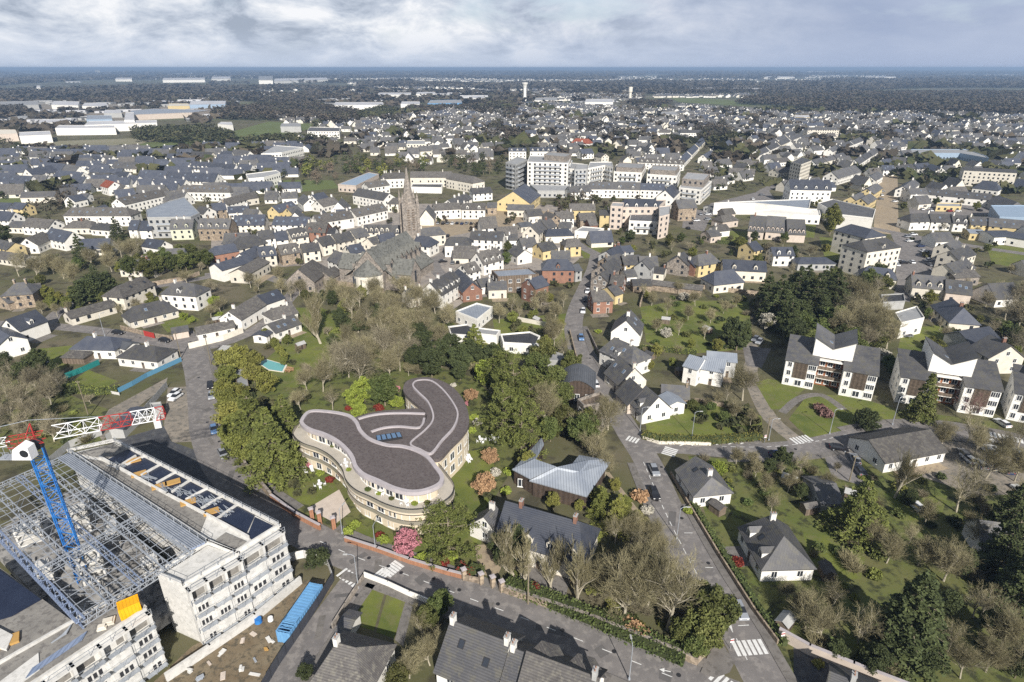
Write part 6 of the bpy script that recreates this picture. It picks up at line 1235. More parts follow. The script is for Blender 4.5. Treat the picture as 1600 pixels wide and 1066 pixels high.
# ------------------------------------------------------------------ church
M['leadgreen'] = mat('greenish_slate', (.14, .14, .128), .7, (.2, .2, .18), .25, 8, pat='slate', c3=(.1, .1, .09))
A, B = W(573, 391, 17), W(634, 361, 17); d = B - A; L = d.length; rz = math.atan2(d.y, d.x); root = empty('church', (A.x, A.y, 0), rz)
b = MB(); b.prism([(0, -6.5), (L, -6.5), (L, 6.5), (0, 6.5)], 0, 9.5); b.face([(0, 6.5, 9.5), (0, -6.5, 9.5), (0, 0, 16.8)]); b.face([(L, -6.5, 9.5), (L, 6.5, 9.5), (L, 0, 16.8)]); b.build('nave_wall', M['greystone'], root)
b = MB(); roof_geo(b, L / 2, 13.6, 17, 9.4, 0, 0, 0, .3); o = b.build('nave_roof', M['leadgreen'], root, (L / 2, 0, 0))
for s, nm in ((-1, 'aisle'), (1, 'aisle')):
    b = MB(); y0, y1 = s * 6.4, s * 13; b.prism([(2, y0), (L, y0), (L, y1), (2, y1)], 0, 4.2, 0); b.build('aisle_wall', M['greystone'], root)
    b = MB(); q = [(1.5, y1 + s * .4, 4.1), (L + .3, y1 + s * .4, 4.1), (L + .3, y0, 9.2), (1.5, y0, 9.2)]; plate(b, q if s < 0 else q[::-1]); b.build('aisle_roof', M['leadgreen'], root)
    nb = 7
    for i in range(nb):
        x = 5 + (L - 8) * i / (nb - 1); r = empty('gabled_bay', (x, 0, 0)); r.parent = root; wd = (L - 8) / nb * .42
        b = MB(); b.face([(-wd, s * 8.0, 7.6), (wd, s * 8.0, 7.6), (wd, s * 8.0, 11), (0, s * 8.0, 13), (-wd, s * 8.0, 11)][::-s]); b.face([(-wd, s * 8, 7.6), (-wd, s * 8, 11), (-wd, s * 4, 11), (-wd, s * 4, 7.6)]); b.face([(wd, s * 8, 7.6), (wd, s * 8, 11), (wd, s * 4, 11), (wd, s * 4, 7.6)]); b.build('bay_wall', M['greystone'], r)
        b = MB()
        for t in (-1, 1): plate(b, [(t * (wd + .3), s * 8.4, 10.8), (0, s * 8.4, 13.25), (0, s * 3, 13.25), (t * (wd + .3), s * 3, 10.8)][::t * s], .15)
        b.build('bay_roof', M['leadgreen'], r)
        b = MB(); b.box((0, s * 8.06, 8.2), (wd * .9, .06, 2.6)); b.build('bay_window', M['glass'], r)
        b = MB(); b.box((-wd - .7, s * 8.3, 4.5), (.5, 1.8, 5.2)); b.build('buttress', M['greystone'], r)
# transepts and the round apse towards the camera
for s in (-1, 1):
    b = MB(); b.prism([(4, 0), (13, 0), (13, s * 17), (4, s * 17)], 0, 7); b.face([(4, s * 17, 7), (13, s * 17, 7), (8.5, s * 17, 12)]); b.build('transept_wall', M['greystone'], root)
    b = MB(); plate(b, [(3.6, s * 17.3, 6.8), (8.5, s * 17.3, 12.2), (8.5, 0, 12.2), (3.6, 0, 6.8)]); plate(b, [(13.4, s * 17.3, 6.8), (8.5, s * 17.3, 12.2), (8.5, 0, 12.2), (13.4, 0, 6.8)]); b.build('transept_roof', M['leadgreen'], root)
    b = MB(); b.box((8.5, s * 17.05, 2.5), (1.6, .1, 5)); b.build('transept_window', M['glass'], root)
b = MB(); ap = [(-0 - 6.2 * math.sin(math.pi * k / 12), -6.2 * math.cos(math.pi * k / 12)) for k in range(13)]; b.prism(ap, 0, 7.6); b.build('apse_wall', M['cream'], root)
b = MB()
for k in range(12): b.face([(ap[k][0] * 1.06, ap[k][1] * 1.06, 7.5), (0, 0, 13.2), (ap[k + 1][0] * 1.06, ap[k + 1][1] * 1.06, 7.5)])
b.build('apse_roof', M['leadgreen'], root)
for k in (2, 4, 6, 8, 10): a = math.pi * k / 12; b = MB(); b.box((-6.25 * math.sin(a), -6.25 * math.cos(a), 3), (.12, 1.0, 3.2), math.pi / 2 - a + math.pi / 2); b.build('apse_window', M['glass'], root)
# tower and spire
TW = 3.6; zt = 23.6; tb = W(640, 345, 15); T = empty('tower', ((tb - Vector((A.x, A.y, 0))).to_2d().to_3d()).xyz); T.parent = root
tl_ = Matrix.Rotation(-rz, 3, 'Z') @ Vector((tb.x - A.x, tb.y - A.y, 0)); T.location = (tl_.x, tl_.y, 0); T.rotation_euler = (0, 0, .38 - rz)
b = MB(); b.box((0, 0, 0), (2 * TW, 2 * TW, zt)); b.build('tower_wall', M['greystone'], T)
b = MB()
for sx in (-1, 1):
    for sy in (-1, 1): b.box((sx * TW, sy * TW, 0), (1.3, 1.3, zt + 1.5)); b.tube((sx * TW, sy * TW, zt + 1.4), (sx * TW, sy * TW, zt + 6.5), .85, .05, 8)
b.build('pinnacle', M['greystone'], T)
b = MB()
for a in range(4):
    for k in range(9):
        for sx in (-1.2, 1.2):
            x, y = sx, -TW - .06; r = a * math.pi / 2; b.box((x * math.cos(r) - y * math.sin(r), x * math.sin(r) + y * math.cos(r), 11 + k * 1.2), (1.3, .12, .62), r)
b.build('louvre', M['ply'] if False else M['wood'], T)
b = MB(); n = 8
Rs = [(3.3, zt), (2.3, zt + 5.4), (1.3, zt + 10.7), (.18, zt + 17.4)]
for (r0, z0), (r1, z1) in zip(Rs, Rs[1:]):
    for k in range(n):
        a0, a1 = 2 * math.pi * (k + .5) / n, 2 * math.pi * (k + 1.5) / n; b.face([(r0 * math.cos(a0), r0 * math.sin(a0), z0), (r0 * math.cos(a1), r0 * math.sin(a1), z0), (r1 * math.cos(a1), r1 * math.sin(a1), z1), (r1 * math.cos(a0), r1 * math.sin(a0), z1)])
b.build('spire', M['greystone'], T)
b = MB(); b.tube((0, 0, zt + 17), (0, 0, zt + 21), .1, .06, 6); b.box((0, 0, zt + 19.7), (1.1, .12, .14)); b.build('cross', M['dark'], T)
for a in range(4):
    r = a * math.pi / 2 + .0; q = MB(); q.face([(-.8, -3.0, zt), (.8, -3.0, zt), (.8, -3.0, zt + 2.6), (0, -3.0, zt + 4.4), (-.8, -3.0, zt + 2.6)]); q.face([(-.8, -3, zt + 2.6), (0, -3, zt + 4.4), (0, -1.5, zt + 4.4), (-.8, -1.5, zt + 2.6)]); q.face([(.8, -3, zt + 2.6), (.8, -1.5, zt + 2.6), (0, -1.5, zt + 4.4), (0, -3, zt + 4.4)]); q.build('spire_gable', M['greystone'], T, rz=r)
tag(root, 'grey stone church with rows of small gables and a tall pointed spire', 'church')
for t in np.linspace(-5, L + 4, 6): FOOT.append((A.x + d.x / L * t, A.y + d.y / L * t, 13))
# ------------------------------------------------------------------ water towers
def topz(px, py, pt):
    g = W(px, py); lo, hi = 0, 85
    for _ in range(40):
        m_ = (lo + hi) / 2
        if PX((g.x, g.y, m_))[1] > pt: lo = m_
        else: hi = m_
    return lo
def water_tower(px, py, pt, m, prof, label):
    g = W(px, py); z = topz(px, py, pt); r = empty('water_tower', g); b = MB(); n = 20
    k = z / 40
    def lathe(pr, name):
        b = MB()
        for (r0, z0), (r1, z1) in zip(pr, pr[1:]):
            for i in range(n):
                a0, a1 = 6.2832 * i / n, 6.2832 * (i + 1) / n; b.face([(r0 * k * math.cos(a0), r0 * k * math.sin(a0), z0 * z), (r0 * k * math.cos(a1), r0 * k * math.sin(a1), z0 * z), (r1 * k * math.cos(a1), r1 * k * math.sin(a1), z1 * z), (r1 * k * math.cos(a0), r1 * k * math.sin(a0), z1 * z)])
        b.build(name, M[m], r, smooth=False)
    lathe(prof[0], 'shaft'); lathe(prof[1], 'tank'); tag(r, label, 'water tower')
water_tower(820, 159, 129, 'white', ([(3.6, 0), (3.3, .4), (3.4, .72)], [(3.4, .72), (4.6, .84), (6.6, .94), (6.8, 1), (.1, 1)]), 'white flaring water tower on the far side of the town')
water_tower(984, 158, 136, 'cream', ([(4.6, 0), (4.4, .58)], [(4.4, .58), (6.0, .66), (6.2, .98), (5.5, 1), (.1, 1.01)]), 'cream drum-topped water tower right of the white one')
# ------------------------------------------------------------------ building site, bottom left
ZT = 12.0
c0 = W(300, 860, 0); S0 = empty('unfinished_building', (c0.x, c0.y, 0))
loc = lambda px, py, z=ZT: (W(px, py, z) - Vector((c0.x, c0.y, 0)))
M['membraneblue'] = mat('blue_black_membrane', (.012, .018, .04), .35, (.02, .028, .055), .4, spec=.5)
M['deck'] = mat('steel_deck', (.3, .36, .5), .4, (.24, .3, .42), .4, pat='seam', metal=.3)
M['rubble'] = mat('site_floor', (.4, .385, .36), .95, (.17, .165, .16), .22, 9, c3=(.1, .1, .1))
def poly2(pts, z=ZT): return [tuple(loc(x, y, z)[:2]) for x, y in pts]
def facade(p, q, inn, z0, z1, fl, parent, bays):
    """concrete frame front from p to q (local xy): slabs, piers, recessed walls with openings"""
    p, q = Vector((*p, 0)), Vector((*q, 0)); e = q - p; L = e.length; e.normalize(); n = Vector((e.y, -e.x, 0)); n = n if n.dot(Vector((c0.x, c0.y, 0)) + p) < 0 else -n
    a = math.atan2(e.y, e.x); H = (z1 - z0) / fl
    for k in range(fl + 1):
        b = MB(); m_ = (p + q) / 2 + n * .75; b.box((m_.x, m_.y, z0 + k * H - .25), (L, 1.5, .25), a); b.build('floor_slab', M['conc'], parent)
    for k in range(bays + 1):
        b = MB(); u = p + e * min(max(L * k / bays, .25), L - .25) + n * .7; b.box((u.x, u.y, z0), (.4, 1.3, z1 - z0), a); b.build('pier', M['conc'], parent)
    w_ = L / bays
    for j in range(bays):
        um = p + e * (w_ * (j + .5))
        for k in range(fl):
            z = z0 + k * H
            if k < fl - 1:
                b = MB(); v = um + n * (.65 + .25 * (j % 2)); b.box((v.x, v.y, z), (w_ - .4, 1.25, H - .25), a); b.build('front_panel', M['conc'], parent)
                if (j + k) % 2 == 0 or k == 1:
                    for t in (-.22, -.02, .18)[:3 - (k == 0)]:
                        b = MB(); v = um + e * (w_ * t) + n * (1.28 + .25 * (j % 2)); b.box((v.x, v.y, z + (1.05 if k else .5)), (w_ * .13, .06, .95), a); b.build('opening', M['dark'], parent)
            else:
                b = MB(); v = um + n * .03; b.box((v.x, v.y, z + .1), (w_ * .8, .06, 2.5), a); b.build('opening', M['concgrey'], parent)
                b = MB(); v = um + n * 1.42; b.box((v.x, v.y, z), (w_ * .55, .12, .9), a); b.build('breast_wall', M['conc'], parent)
            b = MB()
            for t in (-.35, .1): v = um + e * (w_ * t) + n * 1.6; u2 = v + n * 1.1; b.bar(v + Vector((0, 0, z + .1)), u2 + Vector((0, 0, z + .9)), .05); b.bar(v + Vector((0, 0, z + .9)), u2 + Vector((0, 0, z + .9)), .05); b.bar(u2 + Vector((0, 0, z + .9)), u2 + Vector((0, 0, z + 1.9)), .05)
            v = um + n * 2.15; b.box((v.x, v.y, z + .92), (w_ * .86, .8, .06), a); b.build('scaffold_bracket', M['steel'], parent)
    b = MB()
    for k in range(fl + 1):
        for t in np.linspace(0, L, max(2, int(L / 2.2))):
            u = p + e * t + n * 1.5; b.box((u.x, u.y, z0 + k * H), (.06, .06, 1.15), a)
        for hh in (.55, 1.1): u = (p + q) / 2 + n * 1.5; b.box((u.x, u.y, z0 + k * H + hh), (L, .05, .05), a)
    b.build('guard_rail', M['steel'], parent)
# long wing beside the road, front wing, and the wing beyond the gap
PA = poly2([(179, 690), (437, 823), (368, 866), (325, 848), (107, 706)]); PB = poly2([(372, 867), (287, 916), (246, 899), (325, 850)])
b = MB(); b.prism(PA, 0, ZT - .4); b.prism(PB, 0, ZT - .35); b.build('wall', M['conc'], S0)
def parapet(pts, closed_=True, h_=.7, z=ZT - .4, m='conc', name='parapet', th=.35):
    P = [loc(x, y, z) for x, y in pts]; b = MB()
    for u, v in zip(P, P[1:] + ([P[0]] if closed_ else [])):
        if u is P[-1] and not closed_: break
        e = v - u; b.box(((u.x + v.x) / 2, (u.y + v.y) / 2, z), (e.length + th, th, h_), math.atan2(e.y, e.x))
    b.build(name, M[m], S0)
parapet([(179, 690), (437, 823), (368, 866), (325, 848), (107, 706)]); parapet([(372, 868), (287, 916), (246, 899), (325, 850)])
parapet([(157, 717), (262, 775), (322, 806), (388, 842)], False); parapet([(212, 716), (188, 731)], False); 
def slab(pts, z, m, name, th=.1): b = MB(); b.prism(poly2(pts, z), z - th, z); b.build(name, M[m], S0)
slab([(200, 702), (398, 806), (384, 836), (168, 718)], ZT - .22, 'membraneblue', 'membrane_roof'); slab([(398, 808), (432, 824), (398, 846), (386, 838)], ZT - .2, 'membraneblue', 'membrane_roof')
slab([(176, 693), (198, 703), (166, 717), (120, 708)], ZT - .25, 'concgrey', 'roof_screed'); slab([(158, 720), (322, 808), (310, 838), (130, 716)], ZT - .24, 'concgrey', 'roof_screed'); slab([(335, 845), (352, 832), (385, 846), (366, 860)], ZT - .2, 'concgrey', 'roof_screed')
for (x0, y0), (x1, y1) in (((225, 715), (198, 728)), ((250, 728), (222, 744)), ((274, 740), (246, 756)), ((298, 752), (270, 770)), ((322, 766), (292, 782)), ((346, 778), (316, 796)), ((370, 791), (340, 812))): parapet([(x0, y0), (x1, y1)], False, .5, ZT - .3, 'conc', 'roof_rib', .3)
for px, py in ((209, 720), (217, 741), (249, 760), (270, 754), (294, 785), (330, 800)): p = loc(px, py, ZT - .1); b = MB(); b.box((0, 0, 0), (2.6, 1.5, .25)); o = b.build('plywood_stack', M['ply'], None, (p.x + c0.x, p.y + c0.y, ZT - .15), .55); tag(o, None, 'stack', desc='ochre plywood stack on the dark roof')
for px, py in ((183, 729), (232, 748), (256, 764), (280, 768), (302, 775), (318, 786), (334, 782), (351, 800)): 
    b = MB(); p = loc(px, py, ZT - .1)
    for k in range(9): b.bar((random.uniform(-1, 1), -1.6 + .1 * random.random(), .1 + .03 * k), (random.uniform(-1, 1), 1.8, .1 + .03 * k), .1)
    o = b.build('scaffold_tubes', M['steel'], None, (p.x + c0.x, p.y + c0.y, ZT - .2), random.uniform(.8, 1.2)); tag(o, None, 'tubes', desc='grey scaffold tube bundle on the dark roof')
b = MB(); dk = [loc(*q) for q in ((90, 716, 13), (107, 708, 13), (320, 848, 13), (298, 858, 13))]; plate(b, [tuple(v) for v in dk]); 
o = b.build('steel_deck', M['deck'], S0)
b = MB()
for k in range(7):
    u, v = dk[0].lerp(dk[1], k / 6), dk[3].lerp(dk[2], k / 6); b.bar(u + Vector((0, 0, .1)), v + Vector((0, 0, .1)), .16)
b.build('deck_rib', M['steel'], S0)
def rail(pts, z, parent, name='guard_rail', step=2.4):
    b = MB(); P = [loc(x, y, z) for x, y in pts]
    for u, v in zip(P, P[1:]):
        L = (v - u).length; n = max(1, int(L / step))
        for k in range(n + 1): t = u.lerp(v, k / n); b.box((t.x, t.y, z), (.07, .07, 1.2))
        for hh in (.6, 1.15): b.bar(u + Vector((0, 0, hh)), v + Vector((0, 0, hh)), .04)
    b.build(name, M['steel'], parent)
rail([(108, 707), (323, 849)], 13, S0); rail([(180, 690), (436, 822)], 12.2, S0); rail([(246, 899), (286, 916), (366, 868)], 12.2, S0)
pa, pb_ = Vector(PA[1]), Vector(PA[2]); facade(PA[1], PA[2], None, 0, ZT - .4, 4, S0, 2); facade(PB[0], PB[1], None, 0, ZT - .4, 4, S0, 3)
# wing beyond the gap, bottom-left corner
PG = poly2([(228, 950), (160, 996), (60, 1062), (-40, 1128), (-70, 1080), (-20, 1046), (196, 924)], 11); b = MB(); b.prism(PG, 0, 10.6, 0); b.build('wall', M['conc'], S0)
slab([(222, 948), (160, 990), (60, 1056), (-40, 1120), (-60, 1078), (-20, 1050), (194, 928)], 10.75, 'concgrey', 'roof_screed', .12)
b = MB()
for i in range(len(PG)): u, v = Vector((*PG[i], 0)), Vector((*PG[(i + 1) % len(PG)], 0)); e = v - u; b.box(((u.x + v.x) / 2, (u.y + v.y) / 2, 10.6), (e.length, .35, .6), math.atan2(e.y, e.x))
b.build('parapet', M['conc'], S0); facade(PG[0], PG[2], None, 0, 10.6, 4, S0, 4)
slab([(-10, 1072), (60, 1020), (62, 1046), (20, 1078)], 10.9, 'conc', 'roof_screed')
b = MB()
for k in range(14): u = loc(40 + k * .8, 1060 - k * 1.2, 10.9); v = loc(128 + k * .6, 1000 - k * 1.0, 10.9); b.bar(u, v, .11)
o = b.build('tube_bundle', M['deck'], None, (c0.x, c0.y, 0)); tag(o, 'long bundle of blue-grey tubes lying on the nearest concrete roof', 'tubes')
b = MB()
for k in range(8): u = loc(80 + k * 3, 1005 - k * 2, 10.85); v = loc(104 + k, 990 - k * 2, 11.1); b.bar(u, v, .14)
o = b.build('trestle_pile', M['steel'], None, (c0.x, c0.y, 0)); tag(o, 'pile of grey steel trestles on the nearest concrete roof', 'pile')
for px, py, s in ((170, 972, 1.6), (160, 981, 1.2)): p = W(px, py, 10.8); b = MB(); b.box((0, 0, 0), (s, s * .9, .3)); b.box((0, 0, .3), (s * .7, s * .6, .2)); o = b.build('pallet', M['cream'], None, (p.x, p.y, 10.76), .4); tag(o, None, 'pallet', desc='pale pallet of material on the concrete roof')
def container(px, py, z, m, rz, l_, label, open_=False, mt=None):
    p = W(px, py, z); r = empty('container', (p.x, p.y, z), rz); b = MB(); wd, hh = 2.4, 2.5
    n = int(l_ / .3)
    for s in (-1, 1):
        for k in range(n):
            x0 = -l_ / 2 + k * l_ / n; dpt = .05 if k % 2 else 0; b.box((x0 + l_ / n / 2, s * (wd / 2 - dpt), .1), (l_ / n, .06, hh - .15))
    for s in (-1, 1):
        for k in range(8): b.box((s * (l_ / 2 - (.05 if k % 2 else 0)), -wd / 2 + .3 * (k + .5), .1), (.06, .3, hh - .15))
    b.build('side_panel', M[m], r); b = MB()
    for x in (-1, 1):
        for y in (-1, 1): b.box((x * (l_ / 2 - .06), y * (wd / 2 - .06), 0), (.16, .16, hh + .05))
    for y in (-1, 1): b.box((0, y * (wd / 2 - .06), 0), (l_ - .3, .16, .16)); b.box((0, y * (wd / 2 - .06), hh - .1), (l_ - .3, .16, .16))
    b.build('frame', M[m], r)
    b = MB()
    if open_:
        for k in range(6): b.box((-l_ / 2 + (k + .5) * l_ / 6, 0, hh - .12), (.12, wd - .3, .12))
        b.box((0, 0, .1), (l_ - .2, wd - .2, .1))
    else:
        for k in range(n): b.box((-l_ / 2 + (k + .5) * l_ / n, 0, hh - .06 - (.04 if k % 2 else 0)), (l_ / n, wd - .2, .06))
    b.build('roof_panel', M[mt or m], r); tag(r, label, 'container'); return r
container(205, 957, 10.76, 'yellowp', math.radians(37), 3.6, 'bright yellow container standing on the concrete roof').scale = (.76, .8, .8)
# atrium steel: trusses, purlins, floor and stair core below
P1, P2, P3 = loc(104, 712, 12.6), loc(300, 860, 12.6), loc(126, 970, 12.6); P4 = P1 + (P3 - P2)
fl_ = MB(); q = [P1, P2, P3, P4]; fl_.prism([(v.x, v.y) for v in q], 2.0, 4.0); fl_.build('atrium_floor', M['rubble'], S0)
G = empty('steel_roof_frame', (c0.x, c0.y, 0))
def truss(u, v, dep, n, name, wd=.26, m='steel'):
    b = MB(); dn = Vector((0, 0, -dep)); s = (v - u).cross(Vector((0, 0, 1))).normalized() * .5
    for o_ in (s, -s): b.bar(u + o_, v + o_, wd)
    b.bar(u + dn, v + dn, wd)
    for k in range(n):
        a_, c_ = u.lerp(v, k / n), u.lerp(v, (k + 1) / n)
        for o_ in (s, -s): b.bar(a_ + o_, a_.lerp(c_, .5) + dn, wd * .55); b.bar(a_.lerp(c_, .5) + dn, c_ + o_, wd * .55)
        b.bar(a_ + s, a_ - s, wd * .5)
    b.build(name, M[m], G)
for t in (0, .25, .5, .75, 1): truss(P1.lerp(P4, t), P2.lerp(P3, t), 1.5, 18, 'truss', .24 if t in (0, 1) else .15, 'deck' if t in (.5, 1) else 'steel')
for t in (0, .33, .66, 1): truss(P1.lerp(P2, t), P4.lerp(P3, t), 1.2, 14, 'cross_truss', .12)
for k in range(19):
    b = MB(); t = (k + .5) / 19; b.bar(P1.lerp(P2, t) + Vector((0, 0, .05)), P4.lerp(P3, t) + Vector((0, 0, .05)), .08); b.build('purlin', M['steel'], G)
for k in range(9):
    b = MB(); t = (k + .5) / 9; b.bar(P1.lerp(P4, t) + Vector((0, 0, .05)), P2.lerp(P3, t) + Vector((0, 0, .05)), .07); b.build('rafter', M['steel'], G)
for k in range(70):
    b = MB(); s, t = random.random(), random.random(); u = P1.lerp(P2, s).lerp(P4.lerp(P3, s), t); v = P1.lerp(P2, min(1, s + .12)).lerp(P4.lerp(P3, min(1, s + .12)), min(1, t + random.choice((.14, -.14)))); u, v = Vector((u.x, u.y, 11)), Vector((v.x, v.y, 12.4)); b.bar(u, v, .07); b.build('brace', M['steel'], G)
tag(G, 'grey steel lattice of trusses over the unfinished atrium', 'roof frame')
for s, t, w1, w2, hh in ((.62, .55, 3.4, 2.6, 6.5), (.3, .3, 3, 3, 5), (.8, .2, 2.5, 2.5, 4), (.2, .7, 4, 2, 3.5), (.45, .15, 2, 5, 3), (.5, .85, 2, 2.4, 4)):
    u = P1.lerp(P2, s).lerp(P4.lerp(P3, s), t); b = MB()
    for z in (4.0, 4.0 + hh / 3, 4 + hh * 2 / 3): b.box((0, 0, z), (w1, w2, .25)); 
    for x in (-1, 1):
        for y in (-1, 1): b.box((x * (w1 / 2 - .15), y * (w2 / 2 - .15), 4), (.3, .3, hh))
    b.box((0, w2 / 2, 4), (w1, .2, hh)); b.box((0, 0, 4 + hh), (w1, w2, .2)); b.build('stair_core', M['conc'], S0, (u.x, u.y, 0), .6)
b = MB()
for k in range(120):
    s, t = random.random(), random.random(); u = P1.lerp(P2, s).lerp(P4.lerp(P3, s), t); b.box((u.x, u.y, 4.0), (random.uniform(.3, 2.2), random.uniform(.2, 1.0), random.uniform(.1, .7)), random.uniform(0, 3))
o = b.build('site_rubble', [M['rubble']], None, (c0.x, c0.y, 0)); o['kind'] = 'stuff'
# grey slabs left of the frame
slab([(-60, 905), (-10, 880), (118, 974), (60, 1012), (-20, 1045), (-60, 1050)], 9.0, 'concgrey', 'roof_screed', 9); slab([(-60, 905), (-10, 884), (64, 936), (18, 962), (-60, 985)], 9.25, 'membraneblue', 'membrane_roof', .2); slab([(-30, 966), (20, 992), (10, 1015), (-40, 1000)], 9.5, 'conc', 'roof_screed', .4)
b = MB(); p = loc(10, 1002, 9.3); b.box((p.x, p.y, 9.0), (3, 2, .4), .6); o = b.build('plywood_stack', M['ply'], None, (c0.x, c0.y, .02)); tag(o, 'ochre plywood sheets at the left edge of the site', 'stack')
tag(S0, 'unfinished white concrete building with open fronts and flat roofs', 'building')
for P in (PA, PB, PG): 
    for q in P: FOOT.append((q[0] + c0.x, q[1] + c0.y, 8))
# retaining wall, hoardings, yard
wallrun([(262, 1064), (330, 1018), (400, 970), (470, 912)], 1.6, .5, 'conc', name='retaining_wall', label='pale concrete retaining wall in front of the unfinished building')
fencerun([(522, 908), (498, 948), (470, 990), (436, 1040), (412, 1080)], 2.2, 'dark', panel='slateblue', label='dark blue hoarding between the site yard and the side street', name='hoarding')
fencerun([(440, 880), (476, 872), (512, 884), (520, 905)], 2.0, 'steel', panel='conc', label='pale hoarding panels around the corner of the site', name='hoarding')
fencerun([(168, 690), (215, 660), (262, 606)], 2.1, 'steel', panel='greywall', label='grey site hoarding beneath the crane jib', name='hoarding'); fencerun([(60, 742), (110, 700), (160, 680)], 2.0, 'steel', panel='greywall', label='grey site hoarding left of the crane', name='hoarding')
dirR4 = math.atan2((W(498, 930) - W(452, 1000)).y, (W(498, 930) - W(452, 1000)).x)
container(477, 958, 0.02, 'bluelight', dirR4, 8.5, 'long light blue container beside the dark hoarding'); container(454, 992, .02, 'bluelight', dirR4, 3.4, 'short open light blue container at the end of the long one', True)
for px, py, m, s, lab in ((404, 972, 'blue', .8, 'blue round tub on the muddy yard'), (423, 969, 'whitep', .6, 'white sack on the muddy yard')):
    p = W(px, py); b = MB(); b.tube((0, 0, 0), (0, 0, s), s * .8, s * .7, 12); o = b.build('site_tub', M[m], None, (p.x, p.y, .01)); tag(o, lab, 'tub')
for i in range(13):
    px, py = ((300, 1048), (330, 1035), (352, 1022), (372, 1044), (395, 1030), (412, 1015), (380, 1005), (425, 1000), (402, 1052), (345, 1058), (436, 985), (318, 1060), (390, 990))[i]; p = W(px + random.uniform(-5, 5), py + random.uniform(-3, 3)); b = MB(); k = random.randint(1, 4); wd = random.uniform(.7, 1.7)
    for j in range(k): b.box((random.uniform(-.25, .25), random.uniform(-.2, .2), j * .13), (wd * random.uniform(.7, 1.2), wd * random.uniform(.3, .7), .12), random.uniform(-.2, .2))
    m_ = random.choice(('ply', 'conc', 'steel', 'pinkish')); o = b.build('material_stack', M[m_], None, (p.x, p.y, .01), random.uniform(0, 3)); tag(o, None, 'stack', desc={'ply': 'ochre', 'conc': 'pale', 'steel': 'grey', 'pinkish': 'pinkish'}[m_] + ' material stack on the muddy yard')
# ------------------------------------------------------------------ tower crane
g = W(116, 862, 10); CR = empty('tower_crane', (g.x, g.y, 0)); hgt = 31.0; a_ = .9
def lattice(b, u, v, hw, n, wd=.14, tri=False, upv=Vector((0, 0, 1))):
    e = (v - u).normalized(); s = e.cross(upv).normalized(); t = s.cross(e)
    cs = [s * hw + t * hw, -s * hw + t * hw, -s * hw - t * hw, s * hw - t * hw] if not tri else [s * hw - t * hw * .3, -s * hw - t * hw * .3, t * hw * 1.7]
    m_ = len(cs)
    for c_ in cs: b.bar(u + c_, v + c_, wd)
    for k in range(n):
        for i in range(m_):
            j = (i + 1) % m_; x0, x1 = u.lerp(v, k / n), u.lerp(v, (k + 1) / n); f0, f1 = (i, j) if k % 2 else (j, i)
            b.bar(x0 + cs[f0], x1 + cs[f1], wd * .6); b.bar(x1 + cs[i], x1 + cs[j], wd * .5)
b = MB(); lattice(b, Vector((0, 0, 0)), Vector((0, 0, hgt)), a_, 20, .15, upv=Vector((math.cos(.6), math.sin(.6), 0))); b.build('mast', M['blue'], CR)
b = MB(); b.tube((0, 0, hgt), (0, 0, hgt + 1.0), 1.25, 1.1, 14); b.build('slewing_ring', M['dark'], CR)
zj = hgt + 1.6; E = W(258, 648, zj) - Vector((g.x, g.y, 0)); dr = Vector((E.x, E.y, 0)); Lr = dr.length; dr.normalize(); Z = Vector((0, 0, 1)); sd = dr.cross(Z)
base = Vector((0, 0, zj))
for k, m_ in enumerate(('whitep', 'red', 'whitep', 'red')):
    s0, s1 = (.16, .5, .74, .93)[k], (.5, .74, .93, 1)[k]; b = MB(); lattice(b, base + dr * (Lr * s0), base + dr * (Lr * s1), .95, 3 if k < 3 else 1, .12, True); b.build('counter_jib', M[m_], CR)
b = MB(); lattice(b, base + dr * 1.5, base - dr * 3, .7, 3, .1); b.build('jib_root', M['red'], CR)
for k in range(4):
    b = MB(); lattice(b, base - dr * (3 + k * 11), base - dr * (14 + k * 11), .6, 8, .09, True); b.build('jib', M['red' if k % 2 == 0 and k else 'whitep'], CR)
b = MB(); b.box(tuple(base + dr * (Lr * .93) - Z * 1.9), (1.0, 1.5, 1.8), math.atan2(dr.y, dr.x)); b.build('counterweight', M['conc'], CR)
b = MB(); b.bar(base + dr * .4, base + dr * .4 + Z * 2.6, .16); b.bar(base - dr * .9, base + dr * .4 + Z * 2.6, .12); b.build('tower_peak', M['red'], CR)
b = MB(); b.bar(base + dr * .4 + Z * 3.2, base + dr * (Lr * .9) + Z * .6, .06); b.bar(base + dr * .4 + Z * 3.2, base - dr * 30 + Z * .8, .06); b.build('tie_bar', M['steel'], CR)
cb = base + sd * 0.3 - Z * 1.6 + Vector((-.2, -1.9, -.2)); b = MB(); pr = [(-1.5, -.2), (1.5, -.2), (1.5, 1.9), (.4, 2.5), (-.9, 1.6)]
for s in (-.75, .75): b.face([(cb.x + x, cb.y + s, cb.z + z) for x, z in (pr if s < 0 else pr[::-1])])
for (x0, z0), (x1, z1) in zip(pr, pr[1:] + pr[:1]): b.face([(cb.x + x0, cb.y - .75, cb.z + z0), (cb.x + x0, cb.y + .75, cb.z + z0), (cb.x + x1, cb.y + .75, cb.z + z1), (cb.x + x1, cb.y - .75, cb.z + z1)][::-1])
b.build('cab', M['whitep'], CR)
b = MB(); b.tube((cb.x + .7, cb.y - .8, cb.z + .95), (cb.x + .7, cb.y - .74, cb.z + .95), .65, .65, 16); b.build('cab_window', M['carglass'], CR)
b = MB(); b.box((cb.x - 2.6, cb.y, cb.z - .2), (2.2, 1.5, .12)); 
for x in (-3.6, -2.6, -1.6): b.bar((cb.x + x, cb.y - .7, cb.z), (cb.x + x, cb.y - .7, cb.z + 1.1), .06); b.bar((cb.x + x, cb.y + .7, cb.z), (cb.x + x, cb.y + .7, cb.z + 1.1), .06)
